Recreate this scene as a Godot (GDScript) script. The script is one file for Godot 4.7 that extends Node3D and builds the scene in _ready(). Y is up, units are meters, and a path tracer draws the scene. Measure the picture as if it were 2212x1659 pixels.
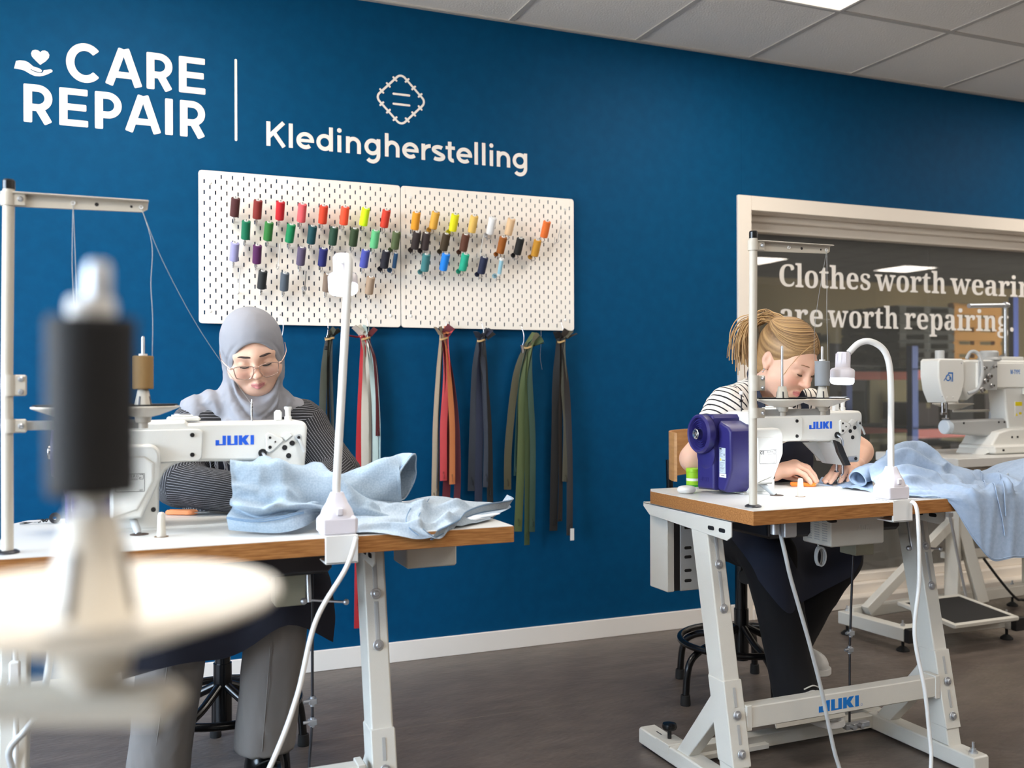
extends Node3D
# A clothes repair workshop: two people at industrial sewing machines before a blue wall with a thread pegboard.

class MB:
	var v := PackedVector3Array()
	var n := PackedVector3Array()
	var t := PackedVector2Array()
	var c := PackedColorArray()
	var i := PackedInt32Array()
	var xf := Transform3D.IDENTITY
	var col := Color(1, 1, 1)
	var tinted := false
	func vert(p: Vector3, nn: Vector3, uv := Vector2.ZERO) -> int:
		v.append(xf * p)
		n.append((xf.basis * nn).normalized())
		t.append(uv)
		c.append(col)
		return v.size() - 1
	func tri(a: int, b: int, d: int) -> void:
		var g := (v[b] - v[a]).cross(v[d] - v[a])
		if g.dot(n[a] + n[b] + n[d]) > 0.0:
			i.append(a); i.append(d); i.append(b)
		else:
			i.append(a); i.append(b); i.append(d)
	func quad(a: int, b: int, d: int, e: int) -> void:
		tri(a, b, d)
		tri(a, d, e)
	func mesh() -> ArrayMesh:
		var m := ArrayMesh.new()
		var a := []
		a.resize(Mesh.ARRAY_MAX)
		a[Mesh.ARRAY_VERTEX] = v
		a[Mesh.ARRAY_NORMAL] = n
		a[Mesh.ARRAY_TEX_UV] = t
		if tinted:
			a[Mesh.ARRAY_COLOR] = c
		a[Mesh.ARRAY_INDEX] = i
		m.add_surface_from_arrays(Mesh.PRIMITIVE_TRIANGLES, a)
		return m
	# box with rounded edges: centre, size, radius
	func rbox(o: Vector3, s: Vector3, r := 0.002) -> void:
		var h := s * 0.5
		r = minf(r, minf(h.x, minf(h.y, h.z)) * 0.98)
		var id := {}
		for ax in 3:
			for sx in [-1, 1]:
				for sy in [-1, 1]:
					for sz in [-1, 1]:
						var q := Vector3(sx, sy, sz)
						var p := Vector3(q.x * (h.x - r), q.y * (h.y - r), q.z * (h.z - r))
						p[ax] = q[ax] * h[ax]
						var nn := Vector3.ZERO
						nn[ax] = q[ax]
						var uv := Vector2(p.x, p.z) if ax == 1 else (Vector2(p.z, p.y) if ax == 0 else Vector2(p.x, p.y))
						id[[ax, sx, sy, sz]] = vert(o + p, nn, uv)
		for s1 in [-1, 1]:
			quad(id[[0, s1, -1, -1]], id[[0, s1, 1, -1]], id[[0, s1, 1, 1]], id[[0, s1, -1, 1]])
			quad(id[[1, -1, s1, -1]], id[[1, 1, s1, -1]], id[[1, 1, s1, 1]], id[[1, -1, s1, 1]])
			quad(id[[2, -1, -1, s1]], id[[2, 1, -1, s1]], id[[2, 1, 1, s1]], id[[2, -1, 1, s1]])
			for s2 in [-1, 1]:
				quad(id[[1, -1, s1, s2]], id[[1, 1, s1, s2]], id[[2, 1, s1, s2]], id[[2, -1, s1, s2]])
				quad(id[[0, s1, -1, s2]], id[[0, s1, 1, s2]], id[[2, s1, 1, s2]], id[[2, s1, -1, s2]])
				quad(id[[0, s1, s2, -1]], id[[0, s1, s2, 1]], id[[1, s1, s2, 1]], id[[1, s1, s2, -1]])
				for s3 in [-1, 1]:
					tri(id[[0, s1, s2, s3]], id[[1, s1, s2, s3]], id[[2, s1, s2, s3]])
	# box from corner to corner
	func cbox(a: Vector3, b: Vector3, r := 0.002) -> void:
		rbox((a + b) * 0.5, (b - a).abs(), r)
	# surface through a grid of points g[row][column]
	func grid(g: Array, wrap := false, us := 1.0, vs := 1.0, flip := false) -> void:
		var R := g.size()
		var K: int = g[0].size()
		var base := v.size()
		var cols := K + 1 if wrap else K
		for r in R:
			for k0 in cols:
				var k := k0 % K
				var a: Vector3 = g[r][(k + 1) % K] if wrap else g[r][mini(k + 1, K - 1)]
				var b: Vector3 = g[r][(k + K - 1) % K] if wrap else g[r][maxi(k - 1, 0)]
				var d: Vector3 = g[mini(r + 1, R - 1)][k]
				var e: Vector3 = g[maxi(r - 1, 0)][k]
				var nn := (a - b).cross(d - e)
				if nn.length_squared() < 1e-18:
					nn = (a - b).cross(g[mini(r + 2, R - 1)][k] - g[maxi(r - 2, 0)][k])
				if nn.length_squared() < 1e-18:
					nn = Vector3.UP
				if flip:
					nn = -nn
				vert(g[r][k], nn, Vector2(float(k0) / K * us, float(r) / maxf(1, R - 1) * vs))
		for r in R - 1:
			for k in cols - 1:
				var a := base + r * cols + k
				quad(a, a + 1, a + cols + 1, a + cols)
	func fan(ring: Array, nn: Vector3) -> void:
		var o := Vector3.ZERO
		for p in ring:
			o += p
		o /= ring.size()
		var ci := vert(o, nn)
		var first := v.size()
		for p in ring:
			vert(p, nn)
		for k in ring.size():
			tri(ci, first + k, first + (k + 1) % ring.size())
	# round bar along a path; radius one number or one per point; sq squashes the section along its second axis
	func tube(path: Array, radius, seg := 10, cap := true, sq := 1.0) -> void:
		var rings := []
		var d0: Vector3 = (path[1] - path[0]).normalized()
		var side := d0.cross(Vector3.UP if absf(d0.y) < 0.9 else Vector3.RIGHT).normalized()
		for k in path.size():
			var d: Vector3 = (path[mini(k + 1, path.size() - 1)] - path[maxi(k - 1, 0)]).normalized()
			side = (side - d * side.dot(d)).normalized()
			var up := d.cross(side)
			var r: float = radius[k] if radius is Array else radius
			var ring := []
			for s in seg:
				var an := TAU * s / seg
				ring.append(path[k] + side * cos(an) * r - up * sin(an) * r * sq)
			rings.append(ring)
		grid(rings, true, 1.0, 1.0)
		if cap:
			fan(rings[0], (path[0] - path[1]).normalized())
			fan(rings[-1], (path[-1] - path[-2]).normalized())
	# turned shape about the y axis of o: profile of (radius, height)
	func lathe(prof: Array, o := Vector3.ZERO, seg := 24, smooth := 35.0) -> void:
		var m := prof.size() - 1
		var sn := []
		for k in m:
			var d: Vector2 = prof[k + 1] - prof[k]
			sn.append(Vector2(d.y, -d.x).normalized())
		for k in m:
			if (prof[k + 1] - prof[k]).length() < 1e-7:
				continue
			var na: Vector2 = sn[k]
			var nb: Vector2 = sn[k]
			if k > 0 and sn[k - 1].dot(sn[k]) > cos(deg_to_rad(smooth)):
				na = (sn[k - 1] + sn[k]).normalized()
			if k < m - 1 and sn[k + 1].dot(sn[k]) > cos(deg_to_rad(smooth)):
				nb = (sn[k + 1] + sn[k]).normalized()
			var base := v.size()
			for s in seg + 1:
				var an := TAU * s / seg
				var ca := cos(an)
				var sa := sin(an)
				vert(o + Vector3(prof[k].x * ca, prof[k].y, prof[k].x * sa), Vector3(na.x * ca, na.y, na.x * sa), Vector2(float(s) / seg, prof[k].y))
				vert(o + Vector3(prof[k + 1].x * ca, prof[k + 1].y, prof[k + 1].x * sa), Vector3(nb.x * ca, nb.y, nb.x * sa), Vector2(float(s) / seg, prof[k + 1].y))
			for s in seg:
				quad(base + 2 * s, base + 2 * s + 2, base + 2 * s + 3, base + 2 * s + 1)
	# outline in the xy plane pushed along z from z0 to z1, its rims eased by b
	func prism(poly: Array, z0: float, z1: float, b := 0.0, smooth := 40.0) -> void:
		var P := []
		for q in poly:
			P.append(q)
		var area := 0.0
		for k in P.size():
			area += P[k].cross(P[(k + 1) % P.size()])
		if area < 0:
			P.reverse()
		var m := P.size()
		var en := []
		for k in m:
			var d: Vector2 = (P[(k + 1) % m] - P[k]).normalized()
			en.append(Vector2(d.y, -d.x))
		var ins := []
		for k in m:
			var a: Vector2 = en[(k + m - 1) % m]
			var q: Vector2 = (a + en[k])
			q = q / maxf(0.3, q.dot(en[k]))
			ins.append(P[k] - q * b)
		var tr := Geometry2D.triangulate_polygon(PackedVector2Array(ins))
		for sgn in [-1, 1]:
			var zz := z1 if sgn > 0 else z0
			var base := v.size()
			for k in m:
				vert(Vector3(ins[k].x, ins[k].y, zz), Vector3(0, 0, sgn), ins[k])
			for k in range(0, tr.size(), 3):
				tri(base + tr[k], base + tr[k + 1], base + tr[k + 2])
		var cs := cos(deg_to_rad(smooth))
		for k in m:
			var k2 := (k + 1) % m
			var na: Vector2 = en[k]
			var nb: Vector2 = en[k]
			if en[(k + m - 1) % m].dot(en[k]) > cs:
				na = (en[(k + m - 1) % m] + en[k]).normalized()
			if en[k2].dot(en[k]) > cs:
				nb = (en[k2] + en[k]).normalized()
			var A := Vector3(na.x, na.y, 0)
			var B := Vector3(nb.x, nb.y, 0)
			var a0 := vert(Vector3(P[k].x, P[k].y, z0 + b), A, Vector2(P[k].x, z0))
			var a1 := vert(Vector3(P[k].x, P[k].y, z1 - b), A, Vector2(P[k].x, z1))
			var b0 := vert(Vector3(P[k2].x, P[k2].y, z0 + b), B, Vector2(P[k2].x, z0))
			var b1 := vert(Vector3(P[k2].x, P[k2].y, z1 - b), B, Vector2(P[k2].x, z1))
			quad(a0, a1, b1, b0)
			if b > 0.0:
				for sgn in [-1, 1]:
					var zz := z1 if sgn > 0 else z0
					var e1 := vert(Vector3(ins[k].x, ins[k].y, zz), Vector3(0, 0, sgn))
					var e2 := vert(Vector3(ins[k2].x, ins[k2].y, zz), Vector3(0, 0, sgn))
					if sgn > 0:
						quad(a1, b1, e2, e1)
					else:
						quad(a0, b0, e2, e1)
	func ball(o: Vector3, r: Vector3, seg := 14, ringn := 9) -> void:
		var g := []
		for k in ringn + 1:
			var th := PI * k / ringn
			var ring := []
			for s in seg:
				var an := TAU * s / seg
				ring.append(Vector3(sin(th) * cos(an), cos(th), sin(th) * sin(an)))
			g.append(ring)
		var base := v.size()
		for k in ringn + 1:
			for s in seg + 1:
				var u: Vector3 = g[k][s % seg]
				vert(o + u * r, u / r, Vector2(float(s) / seg, float(k) / ringn))
		for k in ringn:
			for s in seg:
				var a := base + k * (seg + 1) + s
				quad(a, a + 1, a + seg + 2, a + seg + 1)
	# flat stroke of a letter in the xy plane: points, width, height above the plane
	func stroke(pts: Array, w: float, z := 0.0, soft := 0.25, closed := false) -> void:
		var P := []
		for q in pts:
			P.append(q)
		var W := []
		if not closed and soft > 0.0:
			var s0 := minf(w * soft, P[0].distance_to(P[1]) * 0.5)
			var s1 := minf(w * soft, P[-1].distance_to(P[-2]) * 0.5)
			var h0: Vector2 = P[0]
			var d0: Vector2 = (P[1] - P[0]).normalized()
			var h1: Vector2 = P[-1]
			var d1: Vector2 = (P[-2] - P[-1]).normalized()
			var mid := P.slice(1, P.size() - 1)
			var f := [[0.0, 1.0 - soft * 2.0], [0.134, 1.0 - soft], [0.5, 1.0 - soft * 0.27], [1.0, 1.0]]
			P = []
			for e in f:
				P.append(h0 + d0 * s0 * e[0]); W.append(w * e[1])
			for q in mid:
				P.append(q); W.append(w)
			f.reverse()
			for e in f:
				P.append(h1 + d1 * s1 * e[0]); W.append(w * e[1])
		else:
			for q in P:
				W.append(w)
		var m := P.size()
		var base := v.size()
		for k in m:
			var a: Vector2 = P[(k + m - 1) % m] if closed else P[maxi(k - 1, 0)]
			var b: Vector2 = P[(k + 1) % m] if closed else P[mini(k + 1, m - 1)]
			var d1: Vector2 = (P[k] - a).normalized()
			var d2: Vector2 = (b - P[k]).normalized()
			if d1 == Vector2.ZERO:
				d1 = d2
			if d2 == Vector2.ZERO:
				d2 = d1
			var nn := (d1 + d2).normalized().orthogonal()
			var sc := 1.0 / maxf(0.5, nn.dot(d2.orthogonal()))
			vert(Vector3(P[k].x + nn.x * W[k] * 0.5 * sc, P[k].y + nn.y * W[k] * 0.5 * sc, z), Vector3(0, 0, 1))
			vert(Vector3(P[k].x - nn.x * W[k] * 0.5 * sc, P[k].y - nn.y * W[k] * 0.5 * sc, z), Vector3(0, 0, 1))
		for k in (m if closed else m - 1):
			var a := base + 2 * k
			var b := base + 2 * ((k + 1) % m)
			quad(a, a + 1, b + 1, b)

# distance field of blended capsules and ellipsoids, meshed as surface nets
class Field:
	var kind := PackedInt32Array()
	var A := PackedVector3Array()
	var B := PackedVector3Array()
	var ra := PackedFloat32Array()
	var rb := PackedFloat32Array()
	var inv := []
	var rad := PackedVector3Array()
	var kk := PackedFloat32Array()
	var neg := PackedInt32Array()
	var fx := Transform3D()   # frame and size for the shapes given in a head's own axes
	var sc := 1.0
	func lc(a: Vector3, b: Vector3, r0: float, r1: float, k := 0.02) -> void:
		cap(fx * (a * sc), fx * (b * sc), r0 * sc, r1 * sc, k * sc)
	func le(o: Vector3, r: Vector3, k := 0.02, b := Basis(), cut := 0) -> void:
		ell(fx * (o * sc), r * sc, k * sc, fx.basis * b, cut)
	func cap(a: Vector3, b: Vector3, r0: float, r1: float, k := 0.02) -> void:
		kind.append(0); A.append(a); B.append(b); ra.append(r0); rb.append(r1); inv.append(Transform3D()); rad.append(Vector3.ONE); kk.append(k); neg.append(0)
	func ell(o: Vector3, r: Vector3, k := 0.02, b := Basis(), cut := 0) -> void:
		kind.append(1); A.append(o); B.append(o); ra.append(maxf(r.x, maxf(r.y, r.z))); rb.append(0.0); inv.append(Transform3D(b, o).affine_inverse()); rad.append(r); kk.append(k); neg.append(cut)
	func one(j: int, p: Vector3) -> float:
		if kind[j] == 0:
			var ab := B[j] - A[j]
			var ap := p - A[j]
			var h := clampf(ap.dot(ab) / maxf(ab.length_squared(), 1e-9), 0.0, 1.0)
			return (ap - ab * h).length() - lerpf(ra[j], rb[j], h)
		var q: Vector3 = inv[j] * p
		var r := rad[j]
		var k0 := (q / r).length()
		var k1 := (q / (r * r)).length()
		return k0 * (k0 - 1.0) / maxf(k1, 1e-6) if k0 > 1e-4 else -minf(r.x, minf(r.y, r.z))
	func at(p: Vector3, list: PackedInt32Array) -> float:
		var d := 1e3
		for j in list:
			var e := one(j, p)
			var k := kk[j]
			if neg[j]:
				e = -e
				var h := maxf(k - absf(d - e), 0.0) / k
				d = maxf(d, e) + h * h * k * 0.25
			else:
				var h := maxf(k - absf(d - e), 0.0) / k
				d = minf(d, e) - h * h * k * 0.25
		return d
	# adds the surface to mb; tint: function of a point; warp: function of [point, normal]; wrapped: per-face uv from the nearest capsule (around, along)
	func build(mb: MB, cell: float, tint = null, warp = null, wrapped := false) -> void:
		var lo := Vector3.ONE * 1e9
		var hi := -lo
		var all := PackedInt32Array()
		for j in kind.size():
			all.append(j)
			if neg[j]:
				continue
			var r := maxf(ra[j], rb[j]) + cell * 2
			lo = lo.min(A[j] - Vector3.ONE * r).min(B[j] - Vector3.ONE * r)
			hi = hi.max(A[j] + Vector3.ONE * r).max(B[j] + Vector3.ONE * r)
		var dim := Vector3i(((hi - lo) / cell / 4.0).ceil()) * 4 + Vector3i(4, 4, 4)
		var nx := dim.x + 1
		var ny := dim.y + 1
		var vals := PackedFloat32Array()
		vals.resize(nx * ny * (dim.z + 1))
		vals.fill(9e9)
		var R := cell * 4 * 0.8661
		var blocks := []
		for bz in range(0, dim.z, 4):
			for by in range(0, dim.y, 4):
				for bx in range(0, dim.x, 4):
					var o := lo + Vector3(bx + 2, by + 2, bz + 2) * cell
					var d := at(o, all)
					if absf(d) > R * 1.7 + 0.01:
						continue
					var list := PackedInt32Array()
					for j in all:
						if one(j, o) < absf(d) + 2.2 * R + kk[j]:
							list.append(j)
					blocks.append(Vector3i(bx, by, bz))
					for z in 5:
						for y in 5:
							for x in 5:
								var id := (bx + x) + nx * ((by + y) + ny * (bz + z))
								if vals[id] > 8e9:
									vals[id] = at(lo + Vector3(bx + x, by + y, bz + z) * cell, list)
		var vid := {}
		var pts := PackedVector3Array()
		var cells := []
		var off := [0, 1, nx, nx + 1, nx * ny, nx * ny + 1, nx * ny + nx, nx * ny + nx + 1]
		var eds := [[0, 1], [2, 3], [4, 5], [6, 7], [0, 2], [1, 3], [4, 6], [5, 7], [0, 4], [1, 5], [2, 6], [3, 7]]
		for b in blocks:
			for z in 4:
				for y in 4:
					for x in 4:
						var id: int = (b.x + x) + nx * ((b.y + y) + ny * (b.z + z))
						var m := 0
						for k in 8:
							if vals[id + off[k]] < 0.0:
								m |= 1 << k
						if m == 0 or m == 255:
							continue
						var s := Vector3.ZERO
						var cnt := 0
						for e in eds:
							var va: float = vals[id + off[e[0]]]
							var vb: float = vals[id + off[e[1]]]
							if (va < 0.0) != (vb < 0.0):
								var h: float = va / (va - vb)
								var pa := Vector3(e[0] & 1, (e[0] >> 1) & 1, e[0] >> 2)
								var pb := Vector3(e[1] & 1, (e[1] >> 1) & 1, e[1] >> 2)
								s += pa.lerp(pb, h)
								cnt += 1
						vid[id] = pts.size()
						pts.append(lo + (Vector3(b.x + x, b.y + y, b.z + z) + s / cnt) * cell)
						cells.append(id)
		var faces := PackedInt32Array()
		var step := [1, nx, nx * ny]
		for id in cells:
			for ax in 3:
				var a: bool = vals[id] < 0.0
				var b2: bool = vals[id + step[ax]] < 0.0
				if a == b2:
					continue
				var s1: int = step[(ax + 1) % 3]
				var s2: int = step[(ax + 2) % 3]
				if not (vid.has(id - s1) and vid.has(id - s2) and vid.has(id - s1 - s2)):
					continue
				var q := [vid[id], vid[id - s1], vid[id - s1 - s2], vid[id - s2]]
				if not a:
					q.reverse()
				for k in q:
					faces.append(k)
		var nor := PackedVector3Array()
		nor.resize(pts.size())
		for k in range(0, faces.size(), 4):
			var g := (pts[faces[k + 2]] - pts[faces[k]]).cross(pts[faces[k + 3]] - pts[faces[k + 1]])
			for e in 4:
				nor[faces[k + e]] += g
		for k in pts.size():
			nor[k] = nor[k].normalized()
		if warp != null:
			var pn := []
			for k in pts.size():
				pn.append([pts[k], nor[k]])
			pn = pn.map(warp)
			for k in pts.size():
				pts[k] = pn[k]
			nor.fill(Vector3.ZERO)
			for k in range(0, faces.size(), 4):
				var g := (pts[faces[k + 2]] - pts[faces[k]]).cross(pts[faces[k + 3]] - pts[faces[k + 1]])
				for e in 4:
					nor[faces[k + e]] += g
			for k in pts.size():
				nor[k] = nor[k].normalized()
		if wrapped:
			var near := {}
			for k in range(0, faces.size(), 4):
				var o := (pts[faces[k]] + pts[faces[k + 2]]) * 0.5
				var best := -1
				var bd := 1e9
				for j in kind.size():
					if kind[j] == 0 and not neg[j]:
						var dd := one(j, o)
						if dd < bd:
							bd = dd
							best = j
				var ab := (B[best] - A[best])
				var ax := ab.normalized()
				var s1 := ax.cross(Vector3(0.31, 0.2, 0.93)).normalized()
				var s2 := ax.cross(s1)
				var q := []
				var u0 := 0.0
				for e in 4:
					var p := pts[faces[k + e]]
					var rel := p - A[best]
					var u := atan2(rel.dot(s2), rel.dot(s1)) / TAU
					if e == 0:
						u0 = u
					elif u - u0 > 0.5:
						u -= 1.0
					elif u - u0 < -0.5:
						u += 1.0
					q.append(mb.vert(p, nor[faces[k + e]], Vector2(u, rel.dot(ax))))
				mb.quad(q[0], q[1], q[2], q[3])
			return
		var base := mb.v.size()
		var tints := Array(pts).map(tint) if tint != null else []
		for k in pts.size():
			if tints:
				mb.col = tints[k]
			mb.vert(pts[k], nor[k], Vector2(pts[k].x, pts[k].y))
		for k in range(0, faces.size(), 4):
			mb.quad(base + faces[k], base + faces[k + 1], base + faces[k + 2], base + faces[k + 3])

var M := {}
var counts := {}

func numbered(called: String) -> String:
	counts[called] = counts.get(called, -1) + 1
	return called if counts[called] == 0 else "%s_%03d" % [called, counts[called]]

func tag(o: Node, label: String, category: String, group := "", kind := "") -> Node:
	if label:
		o.set_meta("label", label)
	if category:
		o.set_meta("category", category)
	if group:
		o.set_meta("group", group)
	if kind:
		o.set_meta("kind", kind)
	return o

func thing(called: String, label: String, category: String, at := Vector3.ZERO, turn := 0.0, group := "") -> Node3D:
	var o := Node3D.new()
	o.name = numbered(called)
	add_child(o)
	o.position = at
	o.rotation.y = turn
	tag(o, label, category, group)
	return o

func obj(called: String, mb: MB, m: Material, parent: Node = self, label := "") -> MeshInstance3D:
	return put(called, mb.mesh(), m, parent, label)

func put(called: String, mesh: Mesh, m: Material, parent: Node = self, label := "") -> MeshInstance3D:
	var o := MeshInstance3D.new()
	o.name = numbered(called) if parent == self else called
	o.mesh = mesh
	o.material_override = m
	parent.add_child(o, true)
	if label:
		o.set_meta("label", label)
	return o

func struct(called: String, mb: MB, m: Material, parent: Node = self) -> MeshInstance3D:
	var o := obj(called, mb, m, parent)
	if parent == self:
		o.set_meta("kind", "structure")
	return o

func mat(called: String, color: Color, rough := 0.6, metal := 0.0) -> StandardMaterial3D:
	var m := StandardMaterial3D.new()
	m.resource_name = called
	m.albedo_color = color
	m.roughness = rough
	m.metallic = metal
	M[called] = m
	return m

func rgb(r: int, g: int, b: int) -> Color:
	return Color8(r, g, b)

func noise_tex(freq: float, ramp := [], size := 256, normal := false, strength := 4.0, octaves := 4, sd := 1) -> NoiseTexture2D:
	var f := FastNoiseLite.new()
	f.seed = sd
	f.frequency = freq
	f.fractal_octaves = octaves
	var tx := NoiseTexture2D.new()
	tx.width = size
	tx.height = size
	tx.seamless = true
	tx.noise = f
	if normal:
		tx.as_normal_map = true
		tx.bump_strength = strength
	if ramp:
		var g := Gradient.new()
		g.offsets = PackedFloat32Array([0.0, 1.0])
		g.colors = PackedColorArray(ramp)
		tx.color_ramp = g
	return tx

func bumpy(m: StandardMaterial3D, freq: float, scale: float, amount: float, world := false) -> StandardMaterial3D:
	m.normal_enabled = true
	m.normal_texture = noise_tex(freq, [], 256, true, 6.0)
	m.normal_scale = amount
	m.uv1_triplanar = true
	m.uv1_world_triplanar = world
	m.uv1_scale = Vector3.ONE * scale
	return m

func T(at: Vector3, e := Vector3.ZERO) -> Transform3D:
	return Transform3D(Basis.from_euler(e * PI / 180.0), at)

func along(a: Vector3, b: Vector3) -> Transform3D:   # y axis from a to b, origin a
	var y := (b - a).normalized()
	var x := y.cross(Vector3.FORWARD if absf(y.z) < 0.9 else Vector3.RIGHT).normalized()
	return Transform3D(Basis(x, y, x.cross(y)), a)

func spline(pts: Array, per := 8) -> Array:
	var out := []
	for k in pts.size() - 1:
		var p0: Vector3 = pts[maxi(k - 1, 0)]
		var p1: Vector3 = pts[k]
		var p2: Vector3 = pts[k + 1]
		var p3: Vector3 = pts[mini(k + 2, pts.size() - 1)]
		for s in per:
			out.append(p1.cubic_interpolate(p2, p0, p3, float(s) / per) if pts.size() > 2 else p1.lerp(p2, float(s) / per))
	out.append(pts[-1])
	return out

# smooth sheet through a coarse grid of control points
func patch(ctrl: Array, per := 8) -> Array:
	var rows := []
	for r in ctrl:
		rows.append(spline(r, per))
	var K: int = rows[0].size()
	var cols := []
	for k in K:
		var line := []
		for r in rows:
			line.append(r[k])
		cols.append(spline(line, per))
	var g := []
	for r in cols[0].size():
		var line := []
		for k in K:
			line.append(cols[k][r])
		g.append(line)
	return g

# cloth: patch with wrinkles pushed along its normals, given a little thickness
func cloth(mb: MB, ctrl: Array, per: int, amp: float, freq: float, sd: int, us := 1.0, vs := 1.0, stretch := Vector3.ONE, thick := 0.0) -> void:
	var g := patch(ctrl, per)
	var f := FastNoiseLite.new()
	f.seed = sd
	f.frequency = freq
	f.fractal_octaves = 3
	f.fractal_type = FastNoiseLite.FRACTAL_FBM
	var out := []
	var R := g.size()
	var K: int = g[0].size()
	for r in R:
		var line := []
		for k in K:
			var nn: Vector3 = (g[r][mini(k + 1, K - 1)] - g[r][maxi(k - 1, 0)]).cross(g[mini(r + 1, R - 1)][k] - g[maxi(r - 1, 0)][k])
			nn = nn.normalized() if nn.length_squared() > 1e-16 else Vector3.UP
			var p: Vector3 = g[r][k]
			var q := p * stretch * 100.0
			var w := f.get_noise_3d(q.x, q.y, q.z)
			w = (1.0 - absf(w) * 2.2) * 0.6 + f.get_noise_3d(q.x * 0.4 + 50.0, q.y * 0.4, q.z * 0.4) * 0.8
			line.append(p + nn * amp * w)
		out.append(line)
	mb.grid(out, false, us, vs)
	if thick > 0.0:
		var back := []
		for r in R:
			var line := []
			for k in K:
				var nn: Vector3 = (out[r][mini(k + 1, K - 1)] - out[r][maxi(k - 1, 0)]).cross(out[mini(r + 1, R - 1)][k] - out[maxi(r - 1, 0)][k]).normalized()
				line.append(out[r][k] + nn * thick)
			back.append(line)
		mb.grid(back, false, us, vs, true)
		mb.grid([out[0], back[0]], false, us, 0.02)
		mb.grid([out[R - 1], back[R - 1]], false, us, 0.02)
		var e1 := []; var e2 := []; var e3 := []; var e4 := []
		for r in R:
			e1.append(out[r][0]); e2.append(back[r][0]); e3.append(out[r][K - 1]); e4.append(back[r][K - 1])
		mb.grid([e1, e2], false, us, 0.02)
		mb.grid([e3, e4], false, us, 0.02)

func arc(o: Vector2, rx: float, ry: float, a0: float, a1: float, m := 20) -> Array:
	var out := []
	for k in m + 1:
		var a := deg_to_rad(lerpf(a0, a1, float(k) / m))
		out.append(o + Vector2(cos(a) * rx, sin(a) * ry))
	return out

func rounded(w: float, h: float, r: float, m := 5, o := Vector2.ZERO) -> Array:
	var out := []
	for q in [[w / 2 - r, h / 2 - r, 0], [-w / 2 + r, h / 2 - r, 90], [-w / 2 + r, -h / 2 + r, 180], [w / 2 - r, -h / 2 + r, 270]]:
		out.append_array(arc(o + Vector2(q[0], q[1]), r, r, q[2], q[2] + 90, m))
	return out

func lettering(called: String, txt: String, font: String, weight: int, height: float, width: float, depth: float, m: Material, parent: Node, xf: Transform3D) -> MeshInstance3D:
	var f := SystemFont.new()
	f.font_names = PackedStringArray([font])
	f.font_weight = weight
	var tm := TextMesh.new()
	tm.font = f
	tm.text = txt
	tm.font_size = 64
	tm.pixel_size = 0.01
	tm.depth = 0.01
	tm.curve_step = 1.0
	tm.horizontal_alignment = HORIZONTAL_ALIGNMENT_LEFT
	tm.vertical_alignment = VERTICAL_ALIGNMENT_BOTTOM
	var box := tm.get_aabb()
	var sy := height / box.size.y
	var sx := width / box.size.x if width > 0.0 else sy
	var o := put(called, tm, m, parent)
	o.transform = xf * Transform3D(Basis.from_scale(Vector3(sx, sy, depth / 0.01)), Vector3(-box.position.x * sx, -box.position.y * sy, 0))
	return o

const CEIL := 2.605
const TOP := 0.78      # table top height

func _ready() -> void:
	# camera
	var cam := Camera3D.new()
	cam.name = "camera"
	var ca := CameraAttributesPhysical.new()
	ca.frustum_focal_length = 12.0 / (829.5 / 2063.0)
	ca.frustum_focus_distance = 2.75
	ca.exposure_aperture = 3.0
	cam.attributes = ca
	cam.fov = rad_to_deg(2.0 * atan(829.5 / 2063.0))
	cam.near = 0.05
	cam.far = 100.0
	add_child(cam)
	cam.transform = Transform3D(Basis.from_euler(Vector3(0.0009, -0.39376, -0.0036)), Vector3(-0.2826, 1.0957, 3.677))
	cam.current = true
	# sky: overcast daylight, seen only through the windows of the side wall
	var env := Environment.new()
	var sky := Sky.new()
	var sm := ProceduralSkyMaterial.new()
	sm.sky_top_color = Color(0.8, 0.9, 1.0)
	sm.sky_horizon_color = Color(0.9, 0.95, 1.0)
	sm.ground_bottom_color = Color(0.8, 0.78, 0.75)
	sm.ground_horizon_color = Color(0.84, 0.83, 0.81)
	sm.sky_energy_multiplier = 1.0
	sky.sky_material = sm
	env.background_mode = Environment.BG_SKY
	env.sky = sky
	env.background_energy_multiplier = 17.0
	env.tonemap_mode = Environment.TONE_MAPPER_LINEAR
	env.tonemap_exposure = 1.12
	env.sdfgi_enabled = true
	env.ssao_enabled = true
	env.ssil_enabled = true
	var we := WorldEnvironment.new()
	we.name = "world_environment"
	we.environment = env
	add_child(we)
	materials()
	room()
	ceiling_lights()
	wall_signs()
	pegboards()
	spools()
	zippers()
	hall()
	tables()
	machines()
	third_machine()
	thread_stands()
	lamps()
	stools()
	woman_one()
	woman_two()
	jeans()
	shirt()
	small_things()
	foreground_stand()

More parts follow.
